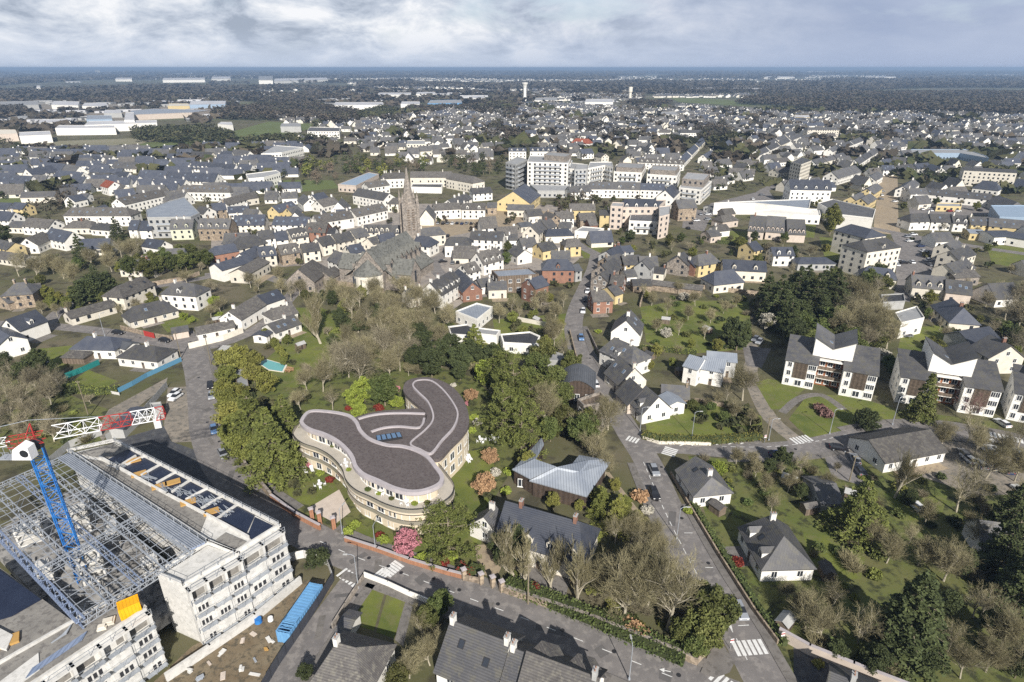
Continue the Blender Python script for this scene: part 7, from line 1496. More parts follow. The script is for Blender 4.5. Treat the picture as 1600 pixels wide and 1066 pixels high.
for s in (-.7, .7): b.bar((cb.x - 3.6, cb.y + s, cb.z + 1.1), (cb.x - 1.6, cb.y + s, cb.z + 1.1), .06)
b.build('platform', M['steel'], CR); tag(CR, 'blue-masted tower crane with red and white lattice jib over the site', 'crane')
# site cabin under the jib
house((180, 668), (214, 636), 3.4, 3.2, 2.9, 'greywall', 'slateblue', ch=[], label='long grey site cabin with blue-grey roof under the crane jib', name='site_cabin', cat='cabin', win=False)
block([(234, 632), (252, 630), (254, 640), (238, 642)], 2.8, 'site_cabin', 'cabin', 'greywall', 'membrane', label='small square site cabin at the tip of the short jib')
# ------------------------------------------------------------------ trees and plants
def T(kind, pts, h_, leaf=None, sx=1.0, bark=None):
    for q in pts: tree(kind, q[0], q[1], (q[2] if len(q) > 2 else h_) * random.uniform(.93, 1.07), sx * random.uniform(.92, 1.08), leaf, bark=bark)
tree('cedar', 432, 744, 18, 1.25, 'leafpine', label='broadest layered conifer by the brick wall left of the residence'); tree('cedar', 402, 706, 17, 1.25, 'leafpine', label='second layered conifer, behind the broadest one left of the residence'); tree('cedar', 452, 700, 15, 1.15, 'leafpine', label='layered conifer touching the left end of the winding roof')
T('leafy', [(358, 606, 7), (356, 630, 8), (362, 652, 8), (368, 676, 9), (376, 700, 9), (385, 722, 8), (372, 640, 8), (385, 668, 9), (395, 692, 9)], 8, 'leafolive', 1.15)
T('dome', [(352, 572), (375, 565), (398, 575), (372, 585), (398, 598), (420, 612)], 6, 'leafolive')
T('leafy', [(556, 640, 7.5), (570, 628, 8)], 7, 'leaflime', 1.1); T('leafy', [(602, 634, 8.5)], 8, 'leaf', 1.15); T('dome', [(562, 652), (620, 638)], 4, 'leaflime'); T('dome', [(758, 600)], 8, 'leaflime', .85)
T('dome', [(736, 626, 3.8), (766, 724, 4), (757, 770, 4.6)], 5, 'leafbronze'); tree('dome', 638, 864, 5, .95, 'blossom', label='pink-flowering tree by the low brick wall in front of the residence')
T('pine', [(802, 646, 15), (792, 612, 14), (815, 704, 14), (786, 676, 13), (826, 660, 13)], 14); tree('pine', 702, 862, 10.5, 1.2, label='low round-topped pine beside the front corner of the residence')
T('wide', [(565, 606, 15), (532, 580, 11), (600, 562, 12), (640, 570, 11)], 12, 'twigbrown'); T('bare', [(505, 612), (545, 545), (590, 530), (620, 545), (610, 590), (520, 640, 7), (470, 640, 7), (560, 520), (640, 540), (480, 610, 8)], 10)
T('leafy', [(660, 556), (690, 575), (720, 585), (705, 560), (650, 580), (740, 575), (675, 590), (770, 580)], 9, 'leafdark'); tree('cedar', 742, 566, 13, 1.3, 'leafolive', label='grey-green layered cedar in front of the white pavilion')
T('bare', [(540, 480), (562, 484), (590, 492), (616, 498), (642, 494), (668, 500), (700, 515), (575, 510), (610, 520), (520, 470), (550, 500), (630, 470), (680, 490), (600, 540), (570, 570), (545, 590), (625, 580), (660, 525), (585, 470), (605, 505), (655, 480), (690, 545), (515, 595), (635, 525)], 11); T('leafy', [(655, 535), (640, 526), (590, 505), (522, 478)], 7, 'leafdark'); T('leafy', [(540, 492), (612, 506), (690, 530), (566, 470)], 6, 'leafolive')
tree('slim', 501, 537, 19, 1.25, label='tallest bare tree with a white trunk on the park lawn'); T('bare', [(440, 460), (455, 470), (468, 462), (436, 440), (405, 455), (392, 450)], 8)
T('bare', [(852, 668, 14), (936, 694, 12), (950, 672, 10), (866, 542, 11), (880, 560, 9), (925, 720, 8), (945, 745, 7), (900, 690, 9)], 11); T('leafy', [(892, 590, 9), (868, 615, 9), (880, 680, 8), (910, 700, 9), (860, 690, 7), (920, 680, 8), (842, 640, 10), (838, 600, 11), (848, 575, 10), (876, 640, 8)], 9, 'leaf')
T('leafy', [(826, 740, 6), (850, 768, 3), (864, 796, 4), (935, 790, 5), (905, 798, 3)], 6, 'leafolive'); T('cedar', [(965, 826, 9), (940, 808, 8)], 9, 'leafolive', 1.3); T('bare', [(1000, 870, 8), (985, 850, 8), (1018, 850, 7), (960, 850, 8), (1030, 880, 7)], 8); T('leafy', [(960, 770, 4), (975, 800, 4), (995, 830, 5), (930, 850, 4), (1015, 905, 5)], 5, 'leafolive')
for q, l in (((808, 908, 12), 'left white-stemmed bare tree of the row beside the wooden mast'), ((822, 914, 11), 'second white-stemmed bare tree of the row, close to the first'), ((860, 926, 11), 'white-stemmed bare tree in front of the cream house door'), ((901, 942, 14), 'tallest of the white-stemmed bare trees in the row on the main road'), ((974, 968, 14), 'broad bare tree with a leaning trunk above the stone wall'), ((1042, 984, 15), 'broad bare tree next to the ivy at the street corner')):
    tree('slim' if q[2] < 14 or q[0] < 950 else 'bare', q[0], q[1], q[2], 1.15, label=l)
T('bare', [(1010, 950, 12), (1000, 920, 11), (1060, 950, 12), (950, 930, 9)], 11); T('leafy', [(1096, 1010, 7), (1108, 985, 8), (1086, 1024, 5), (1095, 960, 7), (1065, 1005, 5)], 7, 'leaf', 1.2); T('dome', [(930, 925, 3.5), (960, 950, 3), (850, 880, 3), (835, 862, 3), (900, 905, 3)], 3, 'leafolive'); T('leafy', [(790, 892, 6), (806, 875, 7), (780, 870, 6)], 6, 'leafdark')
# left woodland and gardens
T('bare', [(12, 620), (40, 640), (80, 632), (20, 672), (60, 665), (0, 650), (95, 615), (60, 612), (85, 690), (30, 600), (-10, 600), (45, 688), (0, 690)], 9, 'twigbrown'); T('leafy', [(64, 585), (40, 600), (75, 600), (15, 590)], 8, 'leafdark')
T('column', [(128, 478), (140, 474), (152, 471), (163, 467), (172, 464)], 11, None, 1.5); T('bare', [(58, 436), (84, 428), (40, 418), (120, 446), (170, 408), (190, 402), (205, 410), (100, 436), (30, 432), (145, 420), (175, 425), (215, 398)], 11); T('cedar', [(130, 412, 15), (186, 375, 12), (150, 440, 9)], 13)
T('leafy', [(232, 436), (252, 430), (272, 426), (292, 424), (312, 420), (222, 426), (262, 416), (240, 420), (205, 432), (284, 412), (300, 408), (325, 418)], 9, 'leaf', 1.15); T('leafy', [(95, 478), (108, 486), (84, 484), (190, 430), (236, 470, 4), (75, 470), (118, 470)], 6, 'leafolive'); tree('leafy', 6, 385, 12, 1.2, 'leafdark'); T('bare', [(350, 484), (345, 490), (66, 490), (110, 490), (90, 495)], 6); T('dome', [(336, 478, 4), (288, 500, 3), (300, 505, 2.5), (345, 500, 3)], 4, 'leaflime')
T('leafy', [(430, 545), (438, 556), (445, 566), (416, 530, 4), (450, 540)], 4, 'leafolive'); T('leafy', [(790, 415), (794, 400), (858, 430, 4), (836, 460, 4), (846, 452, 4)], 7, 'leaf'); T('bare', [(845, 480), (868, 500), (880, 480), (860, 520), (835, 490), (800, 490), (780, 505)], 8)
# right of the street
T('bare', [(1018, 478), (1042, 492), (1086, 478), (1110, 505), (1060, 524), (1130, 490), (1025, 520), (1100, 530), (1150, 480), (1075, 500), (1005, 465), (1060, 460)], 6.5); T('column', [(1134, 546), (1150, 548), (1160, 544), (1142, 536)], 11, 'leafdark', 1.1); T('dome', [(1040, 528, 3.5), (1068, 470, 3.5), (1198, 514, 6), (1376, 566, 5)], 4, 'blossomwhite'); T('leafy', [(1025, 560, 5), (1050, 575, 4), (1080, 545, 4), (1010, 470, 4), (1120, 550, 5), (1015, 580, 4)], 4, 'leafolive')
tree('bare', 1160, 626, 11, 1.1, label='dense rounded bare tree beside the path to the apartment houses'); T('twigs' if False else 'bare', [(1120, 632, 5), (1142, 645, 5), (1172, 665, 5), (1105, 640, 4), (1135, 625, 5), (1150, 655, 5)], 5); T('dome', [(1012, 640, 4), (1095, 650, 3), (1110, 642, 3), (1130, 660, 3), (1080, 640, 3)], 3, 'leaf')
T('cedar', [(1212, 502, 17), (1240, 488, 18), (1268, 500, 18), (1298, 486, 16), (1196, 480, 14), (1230, 520, 14), (1282, 468, 15), (1256, 466, 15)], 16, 'leafdark', 1.25); T('bare', [(1330, 505), (1350, 518), (1312, 532), (1362, 498), (1340, 480), (1372, 520), (1320, 470), (1350, 540), (1385, 545), (1230, 540, 7)], 13, None, 1.2); T('leafy', [(1290, 550, 7), (1262, 545, 7), (1310, 560, 6), (1275, 530, 8), (1340, 560, 7), (1365, 545, 8), (1385, 530, 7), (1330, 545, 8), (1250, 520, 8), (1300, 520, 9), (1370, 440, 8), (1380, 455, 7), (1356, 450, 8)], 8, 'leaf', 1.25)
tree('spruce', 1437, 656, 14, 1.2, 'leaf', label='tall dark conifer in front of the second apartment house'); T('dome', [(1351, 670, 5)], 5, 'leafdark', 1.1); T('bare', [(1318, 612, 6), (1500, 640, 7), (1512, 660, 9), (1475, 600, 5)], 7, 'plum'); T('leafy', [(1395, 590, 5), (1385, 580, 6), (1480, 570, 5), (1470, 585, 4)], 5, 'leaf'); T('bare', [(1570, 500, 12), (1590, 520, 12), (1560, 470, 9), (1588, 560, 10), (1600, 480, 12), (1540, 480, 7)], 11, 'twigbrown', 1.2); T('leafy', [(1578, 540, 8), (1592, 500, 8), (1560, 520, 5)], 7, 'leafdark')
tree('cedar', 1336, 836, 13, 1.4, 'leafpine', label='pale olive conifer right of the dark outbuilding'); tree('spruce', 1408, 1020, 17, 1.45, 'leafdark', label='biggest dark spruce in the lower right garden'); T('cedar', [(1560, 900, 15), (1590, 950, 14), (1575, 830, 12)], 14, 'leafdark', 1.2)
tree('slim', 1398, 778, 13, 1.2, label='tall bare tree with a curved pale trunk between the hall and the pale conifer'); T('bare', [(1494, 800, 13), (1282, 1004, 8), (1258, 985, 8), (1340, 1006, 9), (1434, 884, 8), (1474, 908, 11), (1520, 965, 8), (1562, 1015, 9), (1540, 1050, 8), (1480, 1020, 8), (1360, 860, 7), (1385, 880, 7), (1300, 950, 6), (1250, 960, 6), (1590, 800, 9), (1520, 860, 8), (1500, 1060, 7), (1445, 820, 7), (1580, 1055, 8), (1230, 940, 5), (1290, 770, 6), (1420, 850, 6)], 9); T('bare', [(1195, 770, 5), (1180, 745, 5), (1205, 800, 5), (1230, 770, 6), (1150, 725, 5), (1250, 740, 6), (1170, 730, 5), (1470, 700, 8), (1510, 695, 9)], 6); T('leafy', [(1545, 1000, 6), (1480, 960, 5), (1360, 1050, 6), (1305, 1030, 4), (1500, 900, 6), (1440, 1050, 6), (1585, 1060, 5), (1420, 790, 4), (1250, 780, 4), (1220, 730, 5), (1200, 740, 4)], 5, 'leafdark'); T('dome', [(1114, 762, 3), (1126, 776, 3.5), (1122, 740, 3)], 3, 'leaflime')
T('bare', [(660, 1000, 6), (672, 1040, 7), (640, 1060, 6), (655, 970, 4)], 6); T('leafy', [(668, 985, 5), (625, 1075, 5), (690, 960, 5)], 5, 'leaf'); T('leafy', [(478, 1062, 3)], 3, 'leafdark'); T('dome', [(498, 884, 4)], 4, 'leafdark')
# hedges and shrubs
hedge([(792, 916), (862, 944), (932, 972), (1012, 1008), (1070, 1034)], 3.0, 1.7, 'leaf', 'broad green hedge on top of the long rubble wall'); hedge([(1004, 683), (1030, 690), (1110, 692), (1185, 686)], 2.2, 1.6, 'leafolive', 'long clipped hedge on the bank along the bend')
hedge([(104, 606), (150, 616), (186, 612)], 2.6, 1.6, 'leafolive', 'thick clipped hedge in the garden with the teal screen'); hedge([(1000, 546), (1088, 554)], 1.6, 1.5, 'leafolive', 'long hedge across the orchard behind the slate gables'); hedge([(1330, 385), (1328, 410), (1296, 412)], 1.2, 1.5, 'leafdark', 'dark hedge around the lawn left of the four-storey block'); hedge([(716, 892), (740, 902)], 1.6, 1.4, 'leafred', 'short red-leaved hedge left of the gate piers'); hedge([(735, 890), (755, 897)], 1.6, 1.4, 'leaf', 'short green hedge behind the red hedge'); hedge([(1120, 380), (1170, 384)], 1.4, 1.6, 'leafdark', 'dark hedge behind the pinkish bungalows')
hedge([(665, 545), (700, 525)], 1.2, 1.2, 'leafdark', 'hedge inside the long white fence'); hedge([(1082, 790), (1132, 872), (1188, 958), (1226, 1010)], 1.2, 1.2, 'leaf', 'narrow hedge along the right side of the street with the arrow')
random.seed(21)
for px, py, s, lf in ((545, 640, 1.4, 'leafred'), (593, 640, 1.7, 'leafred'), (430, 752, 1.6, 'leaflime'), (445, 760, 1.2, 'leaf'), (515, 752, 1.3, 'leafred'), (500, 742, 1.2, 'leaflime'), (484, 728, 1.3, 'blossom'), (620, 610, 1.3, 'blossom'), (731, 632, 1.1, 'blossom'), (708, 604, 1.2, 'blossomwhite'), (746, 662, 1.6, 'blossomwhite'), (774, 740, 1.5, 'blossomwhite'), (740, 655, 1.6, 'leaflime'), (738, 675, 1.4, 'leaflime'), (795, 740, 1.6, 'leaflime'), (790, 770, 1.5, 'leaflime'), (545, 832, 1.4, 'leaflime'), (556, 822, 1.3, 'leaflime'), (594, 838, 1.1, 'leafred'), (600, 846, 1.4, 'leaflime'), (622, 862, 1.2, 'leaf'), (658, 874, 1.4, 'leaflime'), (676, 868, 1.6, 'leaf'), (692, 880, 1.5, 'leafred'), (704, 872, 1.6, 'leaflime'), (682, 884, 1.1, 'leaf'), (835, 927, 1.9, 'leafred'), (988, 988, 2.4, 'leafbronze'), (1004, 996, 2, 'leafbronze'), (1000, 780, 2.4, 'leafbronze'), (1010, 800, 1.6, 'blossomwhite'), (1015, 655, 1.8, 'leaflime'), (965, 600, 1.6, 'blossomwhite'), (935, 520, 1.5, 'leaflime'), (1030, 640, 1.3, 'leaf'), (1150, 880, 1.5, 'leafred'), (1075, 800, 1.4, 'leaflime'), (452, 580, 1.6, 'leafbronze'), (560, 650, 1.2, 'leaflime'), (1290, 650, 2.4, 'plum'), (1280, 640, 2, 'plum'), (470, 620, 1.5, 'leaf')):
    shrub(px, py, s, lf)
random.seed(31)
for c, rz, f, L, w_ in HOUSES:
    if random.random() < .7:
        l2, d2 = random.uniform(.25, .48) * L + 1, random.uniform(2, 4.5); x0 = random.uniform(-.2, .2) * L; y0 = f * (w_ / 2 + d2 / 2 + .1); cr, sr = math.cos(rz), math.sin(rz)
        P = [Vector((c.x + x * cr - y * sr, c.y + x * sr + y * cr, 0)) for x, y in ((x0 - l2, y0 - d2 / 2), (x0 + l2, y0 - d2 / 2), (x0 + l2 * .9, y0 + d2 / 2), (x0 - l2, y0 + d2 / 2))]
        if all(not any((p.x - (a.x + b_.x) / 2) ** 2 + (p.y - (a.y + b_.y) / 2) ** 2 < (hw + 1.5) ** 2 for R_s, hw in ROADS for a, b_ in zip(R_s[::2], R_s[2::2])) for p in P): sheet('patio', None, random.choice(('pave', 'gravel', 'tan', 'plaza')), .022, P=P)
for px, py in ((1232, 756), (1262, 800), (1120, 800), (1330, 780), (1290, 900), (1015, 560), (1062, 585), (1105, 520), (1040, 505), (840, 505), (470, 545), (1225, 980), (70, 575), (340, 505), (1500, 545), (1460, 590)):
    p = W(px, py); r = empty('garden_shed', (p.x, p.y, 0), random.uniform(0, 3)); b = MB(); b.prism([(-1.4, -1), (1.4, -1), (1.4, 1), (-1.4, 1)], 0, 1.9)
    for x in (-1.4, 1.4): b.face([(x, -1, 1.9), (x, 1, 1.9), (x, 0, 2.5)])
    b.build('wall', M['wood'], r); b = MB(); roof_geo(b, 1.4, 2, 2.5, 1.9, 0, 0, 0, .2, .08); b.build('roof', M[random.choice(('slate', 'greywall', 'slatebrown'))], r); b = MB(); b.box((0, -1.02, .05), (.8, .05, 1.7)); b.build('door', M['darkwood'], r); tag(r, None, 'shed', desc='small timber garden shed'); FOOT.append((p.x, p.y, 1.6))
for px, py, lab in ((1141, 1014, 'red and white road sign on the corner pavement by the zebra crossing'), (1194, 692, 'small road sign at the foot of the apartment path'), (1220, 1004, 'white road sign beside the rendered garden wall')):
    p = W(px, py); r = empty('road_sign', (p.x, p.y, 0), .2); b = MB(); b.tube((0, 0, 0), (0, 0, 2.3), .04, .04, 6); b.build('post', M['steel'], r); b = MB(); b.box((0, -.06, 1.5), (.6, .05, .8)); b.build('sign_panel', M['whitep'], r); b = MB(); b.box((0, -.1, 1.9), (.6, .03, .25)); b.build('sign_band', M['red'], r); tag(r, lab, 'road sign')
# scattered planting in gardens and between the houses
def plant_area(poly, n, kinds, hr, r=1.5):
    for p in scatter(poly, n, r):
        k, lf = random.choice(kinds); hh = random.uniform(*hr)
        if k == 's': shrub(0, 0, hh * .4, lf, pos=p, h=random.uniform(.8, 1.2))
        elif k == 't': shrub(0, 0, hh * .4, lf, 'twigs', pos=p)
        else: tree(k, 0, 0, hh, random.uniform(.9, 1.2), lf, pos=p)
GARD = [('bare', None), ('bare', 'twigbrown'), ('leafy', None), ('leafy', 'leafolive'), ('s', 'leaf'), ('s', 'leafolive'), ('t', 'twig')]
SH = [('s', 'leaf'), ('s', 'leafolive'), ('s', 'leafdark'), ('t', 'twig'), ('t', 'twigbrown'), ('s', 'leaf')]
for px, py, s_, lf in ((520, 698, .7, 'leaf'), (545, 735, .7, 'leaflime'), (575, 766, .8, 'leaf'), (592, 772, .7, 'leaflime'), (612, 780, .7, 'leaf'), (648, 788, .8, 'leaflime'), (668, 786, .7, 'leaf')): q = W(px, py, 6.33); o = inst('terrace_plant', PROTO['shrub'][0], None, tuple(q), 0, (s_,) * 3, [M[lf]]); tag(o, None, 'plant', desc=LEAFW.get(lf, 'green ') + 'potted plant on the curved terrace')
plant_area([(1200, 720), (1560, 740), (1640, 1080), (1260, 1080), (1200, 1000)], 70, SH + [('bare', 'twigbrown')], (2.5, 5)); plant_area([(1090, 720), (1270, 730), (1290, 800), (1130, 800)], 22, SH, (2.5, 4.5))
plant_area([(780, 850), (1010, 870), (1080, 1000), (1000, 990), (800, 905)], 26, SH, (2.5, 5)); plant_area([(520, 470), (700, 490), (780, 560), (780, 600), (640, 590), (520, 560)], 70, SH + [('bare', None), ('leafy', 'leafdark')], (3, 7)); plant_area([(0, 570), (150, 620), (160, 690), (0, 710)], 30, SH + [('bare', 'twigbrown')], (3, 6))
plant_area([(830, 580), (900, 600), (980, 720), (1000, 800), (930, 700), (850, 700)], 26, SH, (3, 6)); plant_area([(990, 450), (1180, 450), (1190, 560), (1010, 555)], 34, SH, (2.5, 5)); plant_area([(1005, 625), (1195, 640), (1190, 690), (1010, 680)], 26, SH, (2, 3.6)); plant_area([(1190, 440), (1400, 440), (1410, 560), (1180, 560)], 40, [('leafy', None), ('leafy', 'leafdark'), ('bare', 'twigbrown'), ('s', 'leafdark')], (5, 10))
plant_area([(960, 350), (1300, 370), (1300, 440), (960, 400)], 56, GARD + [('leafy', 'leafdark')], (3, 8)); plant_area([(1400, 440), (1600, 450), (1600, 600), (1410, 560)], 34, GARD, (3, 7)); plant_area([(30, 360), (340, 400), (330, 520), (20, 480)], 46, GARD, (3, 7)); plant_area([(770, 430), (900, 430), (890, 560), (770, 520)], 30, GARD, (3, 6)); plant_area([(400, 440), (540, 460), (500, 600), (380, 560)], 16, GARD, (2, 5)); plant_area([(380, 590), (480, 620), (470, 720), (380, 700)], 16, SH, (3, 5)); plant_area([(1230, 300), (1600, 310), (1600, 440), (1420, 440)], 30, GARD, (3, 6)); plant_area([(440, 740), (530, 745), (540, 790), (460, 790)], 5, SH, (1.5, 2.5)); plant_area([(690, 620), (770, 640), (770, 800), (700, 840)], 10, SH, (2, 3.4)); plant_area([(540, 820), (740, 870), (720, 892), (560, 845)], 16, SH, (1.6, 3))
# light single-mesh trees for the middle distance
def mini(seed, h, n, size, leaf, rx=.36, base=.2, name='x', twig=False):
    rg = np.random.RandomState(seed); rz = h * (1 - base) / 2; cl = ellip_clumps(16, h * rx, rz, h * base + rz, h * .15, rg, .5); P = clumpcloud(n, cl, 1, rg); V = leafquads(P, size, .1 if twig else .3, rng=rg)
    if twig: V[:, :, :] = P[:, None, :] + (V - P[:, None, :]) * np.array([1, 1, 1])
    st = MB(); st.tube((0, 0, 0), (0, 0, h * .6), h * .02, h * .01, 4, cap=False); sv_ = np.array([[st.v[i] for i in f] for f in st.f]); A_ = np.concatenate([V, sv_]); mi = np.r_[np.zeros(len(V)), np.ones(len(sv_))]
    return quadmesh(name, A_, [M[leaf], M['bark']], mi)
M['haztwig'] = mat('hazy_twigs', (.13, .105, .075), .95, (.19, .15, .105), .3, rnd=.3, hue=.02)
MINI = dict(bare=[mini(s, 9, 300, .5, 'haztwig', .38, .2, 'bare_tree', True) for s in (1, 2, 3)], green=[mini(s, 9, 260, .75, 'leaf', .36, .12, 'broadleaf_tree') for s in (4, 5, 6)], con=[mini(s, 12, 260, .75, 'leafdark', .2, .03, 'conifer_tree') for s in (7, 8)])
MN = dict(bare='bare_tree', green='broadleaf_tree', con='conifer_tree'); MD = dict(bare='small bare brownish tree', green='small bushy green tree', con='small dark conifer')
NMINI = dict(bare=0, green=0, con=0); LIM = dict(bare=max(0, 292 - sum(1 for o in bpy.data.objects if o.name.startswith('bare_tree') and o.type == 'EMPTY')), green=max(0, 292 - sum(1 for o in bpy.data.objects if o.name.startswith('broadleaf_tree') and o.type == 'EMPTY')), con=80)
def midtree(p, kind, h_):
    if NMINI[kind] < LIM[kind]:
        NMINI[kind] += 1; k = h_ / (9 if kind != 'con' else 12)
        o = inst(MN[kind], random.choice(MINI[kind]), None, (p.x, p.y, 0), random.uniform(0, 6.28), (k * random.uniform(.9, 1.25), k * random.uniform(.9, 1.25), k), [M[random.choice(('leaf', 'leafolive', 'leafdark'))] if kind == 'green' else None, None]); tag(o, None, 'tree', desc=MD[kind])
    else: REST.append((p, kind, h_))
def belt(poly, n, kinds, hr=(6, 10), r=2):
    Q = scatter(poly, n, r); Q.sort(key=lambda p: p.y)
    for p in Q: midtree(p, random.choice(kinds), random.uniform(*hr))
B_, Gn, Cn = 'bare', 'green', 'con'
belt([(470, 262), (560, 255), (700, 260), (620, 275), (560, 290), (480, 290)], 60, (B_, Gn, Gn), (7, 12)); belt([(690, 255), (790, 245), (790, 290), (745, 282), (700, 262)], 46, (Gn, Gn, Cn, B_), (7, 12)); belt([(860, 318), (900, 300), (960, 300), (960, 318), (880, 335)], 20, (Gn, B_), (5, 9)); belt([(0, 225), (80, 235), (80, 262), (40, 290), (0, 285)], 36, (B_, Gn, Cn), (7, 12)); belt([(80, 310), (120, 300), (120, 330), (60, 340)], 14, (B_,), (8, 12)); belt([(1090, 255), (1180, 265), (1190, 290), (1120, 315), (1100, 300)], 40, (Gn, B_, Gn), (6, 10)); belt([(1320, 255), (1400, 255), (1380, 300), (1330, 310), (1310, 290)], 30, (B_, Gn), (5, 9)); belt([(1430, 268), (1500, 268), (1500, 295), (1440, 290)], 20, (Gn, Cn, B_), (6, 10)); belt([(330, 300), (470, 295), (470, 325), (330, 325)], 16, (B_, Gn), (4, 7)); belt([(0, 290), (330, 320), (330, 360), (0, 360)], 34, (B_, Gn), (4, 8)); belt([(600, 330), (1000, 310), (1000, 400), (620, 420)], 40, (Gn, B_), (3, 6)); belt([(330, 360), (560, 340), (560, 420), (340, 420)], 22, (Gn, B_), (3, 6))
belt([(0, 240), (480, 230), (480, 300), (0, 300)], 70, (B_, Gn, Cn), (5, 9), 1); belt([(480, 200), (800, 190), (800, 262), (480, 258)], 140, (B_, B_, Gn, Cn), (6, 11), 1); belt([(800, 190), (1130, 195), (1130, 260), (800, 250)], 140, (B_, B_, Gn, Cn), (6, 11), 1); belt([(1130, 200), (1600, 195), (1600, 275), (1140, 268)], 150, (B_, B_, Gn, Cn), (6, 10), 1); tree('leafy', 1296, 368, 17, .85, 'leafolive', label='tall forked tree in front of the white windowless hall')
T('bare', [(1520, 715, 9), (1560, 722, 9), (1590, 700, 9), (1540, 748, 9), (1585, 752, 10)], 9)
# ------------------------------------------------------------------ cars
WP = lambda a, b_: dict(to=b_)
car(1155, 957, col='silver', to=(1175, 1000), label='silver blue car parked beside the arrow on the right-hand street'); car(1022, 738, col='silver', to=(1034, 765), label='silver car on the street below the corner crossing'); car(1022, 774, col='black', to=(1036, 806), label='black car parked behind the silver car on the street')
for px, py, c_, t in ((273, 617, 'white', (262, 626)), (275, 623, 'white', (262, 632)), (329, 605, 'black', (330, 630)), (331, 621, 'silver', (332, 650)), (335, 674, 'light blue', (342, 700)), (349, 712, 'silver', (362, 735)), (185, 522, 'black', (215, 526)), (258, 534, 'black', (280, 538)), (148, 480, 'black', (170, 474)), (908, 530, 'light blue', (912, 550)), (911, 488, 'white', (909, 505)), (918, 457, 'white', (916, 468)), (915, 470, 'black', (913, 485)), (1180, 532, 'grey', (1172, 540)), (1186, 536, 'silver', (1178, 545)), (1310, 703, 'black', (1330, 706)), (1215, 713, 'dark blue', (1240, 712)), (930, 602, 'white', (925, 590))): car(px, py, col=c_, to=t)
for px, py, c_ in ((1545, 694, 'white'), (1555, 706, 'white'), (1542, 706, 'white'), (1570, 708, 'black'), (1590, 712, 'silver'), (1512, 720, 'white'), (1505, 712, 'grey'), (1530, 728, 'silver'), (1550, 730, 'light blue'), (1572, 736, 'dark blue'), (1595, 770, 'white'), (1428, 792, 'white'), (1565, 664, 'white'), (1335, 720, 'silver'), (1342, 738, 'grey')): car(px, py, ang=random.uniform(1.3, 1.7) + (.3 if py > 750 else 0), col=c_)
for i in range(8): car(685 + i * 7.4, 350 + (i % 2) * .6, ang=1.45, col=('silver', 'black', 'grey', 'white', 'black', 'dark blue', 'grey', 'black')[i], simple=True)
for px, py, c_ in ((1444, 394, 'white'), (1438, 386, 'dark blue'), (1448, 401, 'black'), (1452, 408, 'white'), (1452, 415, 'grey'), (1458, 424, 'white'), (1421, 378, 'white'), (1418, 371, 'silver'), (1442, 378, 'silver'), (1460, 372, 'white'), (1400, 415, 'white'), (1405, 410, 'white'), (1412, 412, 'black'), (1424, 411, 'white'), (1427, 368, 'white'), (1437, 322, 'white'), (1440, 328, 'white'), (1450, 326, 'white'), (1454, 330, 'white'), (1482, 326, 'red'), (1484, 331, 'red'), (1496, 326, 'white'), (1496, 331, 'white'), (1398, 316, 'white'), (1530, 330, 'black'), (1377, 306, 'white'), (1376, 312, 'grey'), (1378, 300, 'silver'), (1404, 298, 'white'), (1402, 306, 'black'), (1075, 344, 'black'), (1080, 350, 'black'), (1088, 346, 'white'), (1094, 336, 'silver'), (1106, 336, 'white'), (1106, 344, 'silver'), (1075, 358, 'black'), (800, 361, 'black'), (700, 370, 'black'), (716, 411, 'black'), (708, 412, 'grey'), (692, 410, 'black'), (984, 361, 'white'), (990, 362, 'silver'), (430, 365, 'grey'), (1150, 322, 'silver'), (1162, 320, 'black'), (1176, 312, 'white'), (1190, 306, 'grey'), (1140, 328, 'white')):
    car(px, py, ang=random.choice((.2, 1.5)) + random.uniform(-.1, .1), col=c_, simple=True)
# ------------------------------------------------------------------ street furniture, fences, pool
lamp(560, 919, 7.5, math.pi, 'street lamp at the corner of the two small lawns'); lamp(983, 1062, 7, 1.6, 'street lamp at the bottom edge by the tile-edged gables'); lamp(1000, 675, 7, 0, 'street lamp at the bend beside the hedge'); lamp(1081, 682, 7, 0, 'street lamp on the bank above the hatched markings'); lamp(1296, 678, 7, 0, 'street lamp on the lawn below the weeping shrub'); lamp(1394, 664, 8, .3, 'street lamp between the round bush and the dark conifer'); lamp(1057, 842, 7.5, 0, 'street lamp on the left of the street behind the bare trees'); lamp(1201, 688, 6, 0); lamp(587, 860, 6, 1.2); lamp(535, 834, 6, 1.2); lamp(164, 526, 8, 1.0, 'tall pale lamp post beside the long low barn street')
pole_(825, 944, 9, 'wooden mast standing at the rubble wall behind the hedge'); pole_(139, 652, 11, 'wooden mast left of the crane jib'); pole_(330, 570, 10); pole_(283, 560, 9); pole_(1310, 800, 7); pole_(1327, 752, 7); pole_(1196, 690, 7); pole_(1598, 790, 8)
fencerun([(104, 592), (130, 582), (156, 570)], 1.9, 'teal', panel='teal', label='dark teal garden screen beside the bungalow lawn'); fencerun([(186, 614), (208, 603), (230, 590), (284, 565)], 1.6, 'bluefence', panel='bluefence', step=1.5, label='light blue panel fence along the dirt strip'); fencerun([(660, 548), (698, 522)], 1.4, 'whitep', label='long white picket fence beside the white modern house'); fencerun([(103, 602), (187, 618)], 1.0, 'conc', panel='conc', label='low pale concrete fence below the hedge garden')
wallrun([(190, 515), (235, 526), (270, 532)], 1.6, .3, 'stone', label='stone wall with a red gate along the street at left'); fencerun([(226, 525), (242, 529)], 2.1, 'red', panel='red', label='red double gate in the stone wall', name='gate')
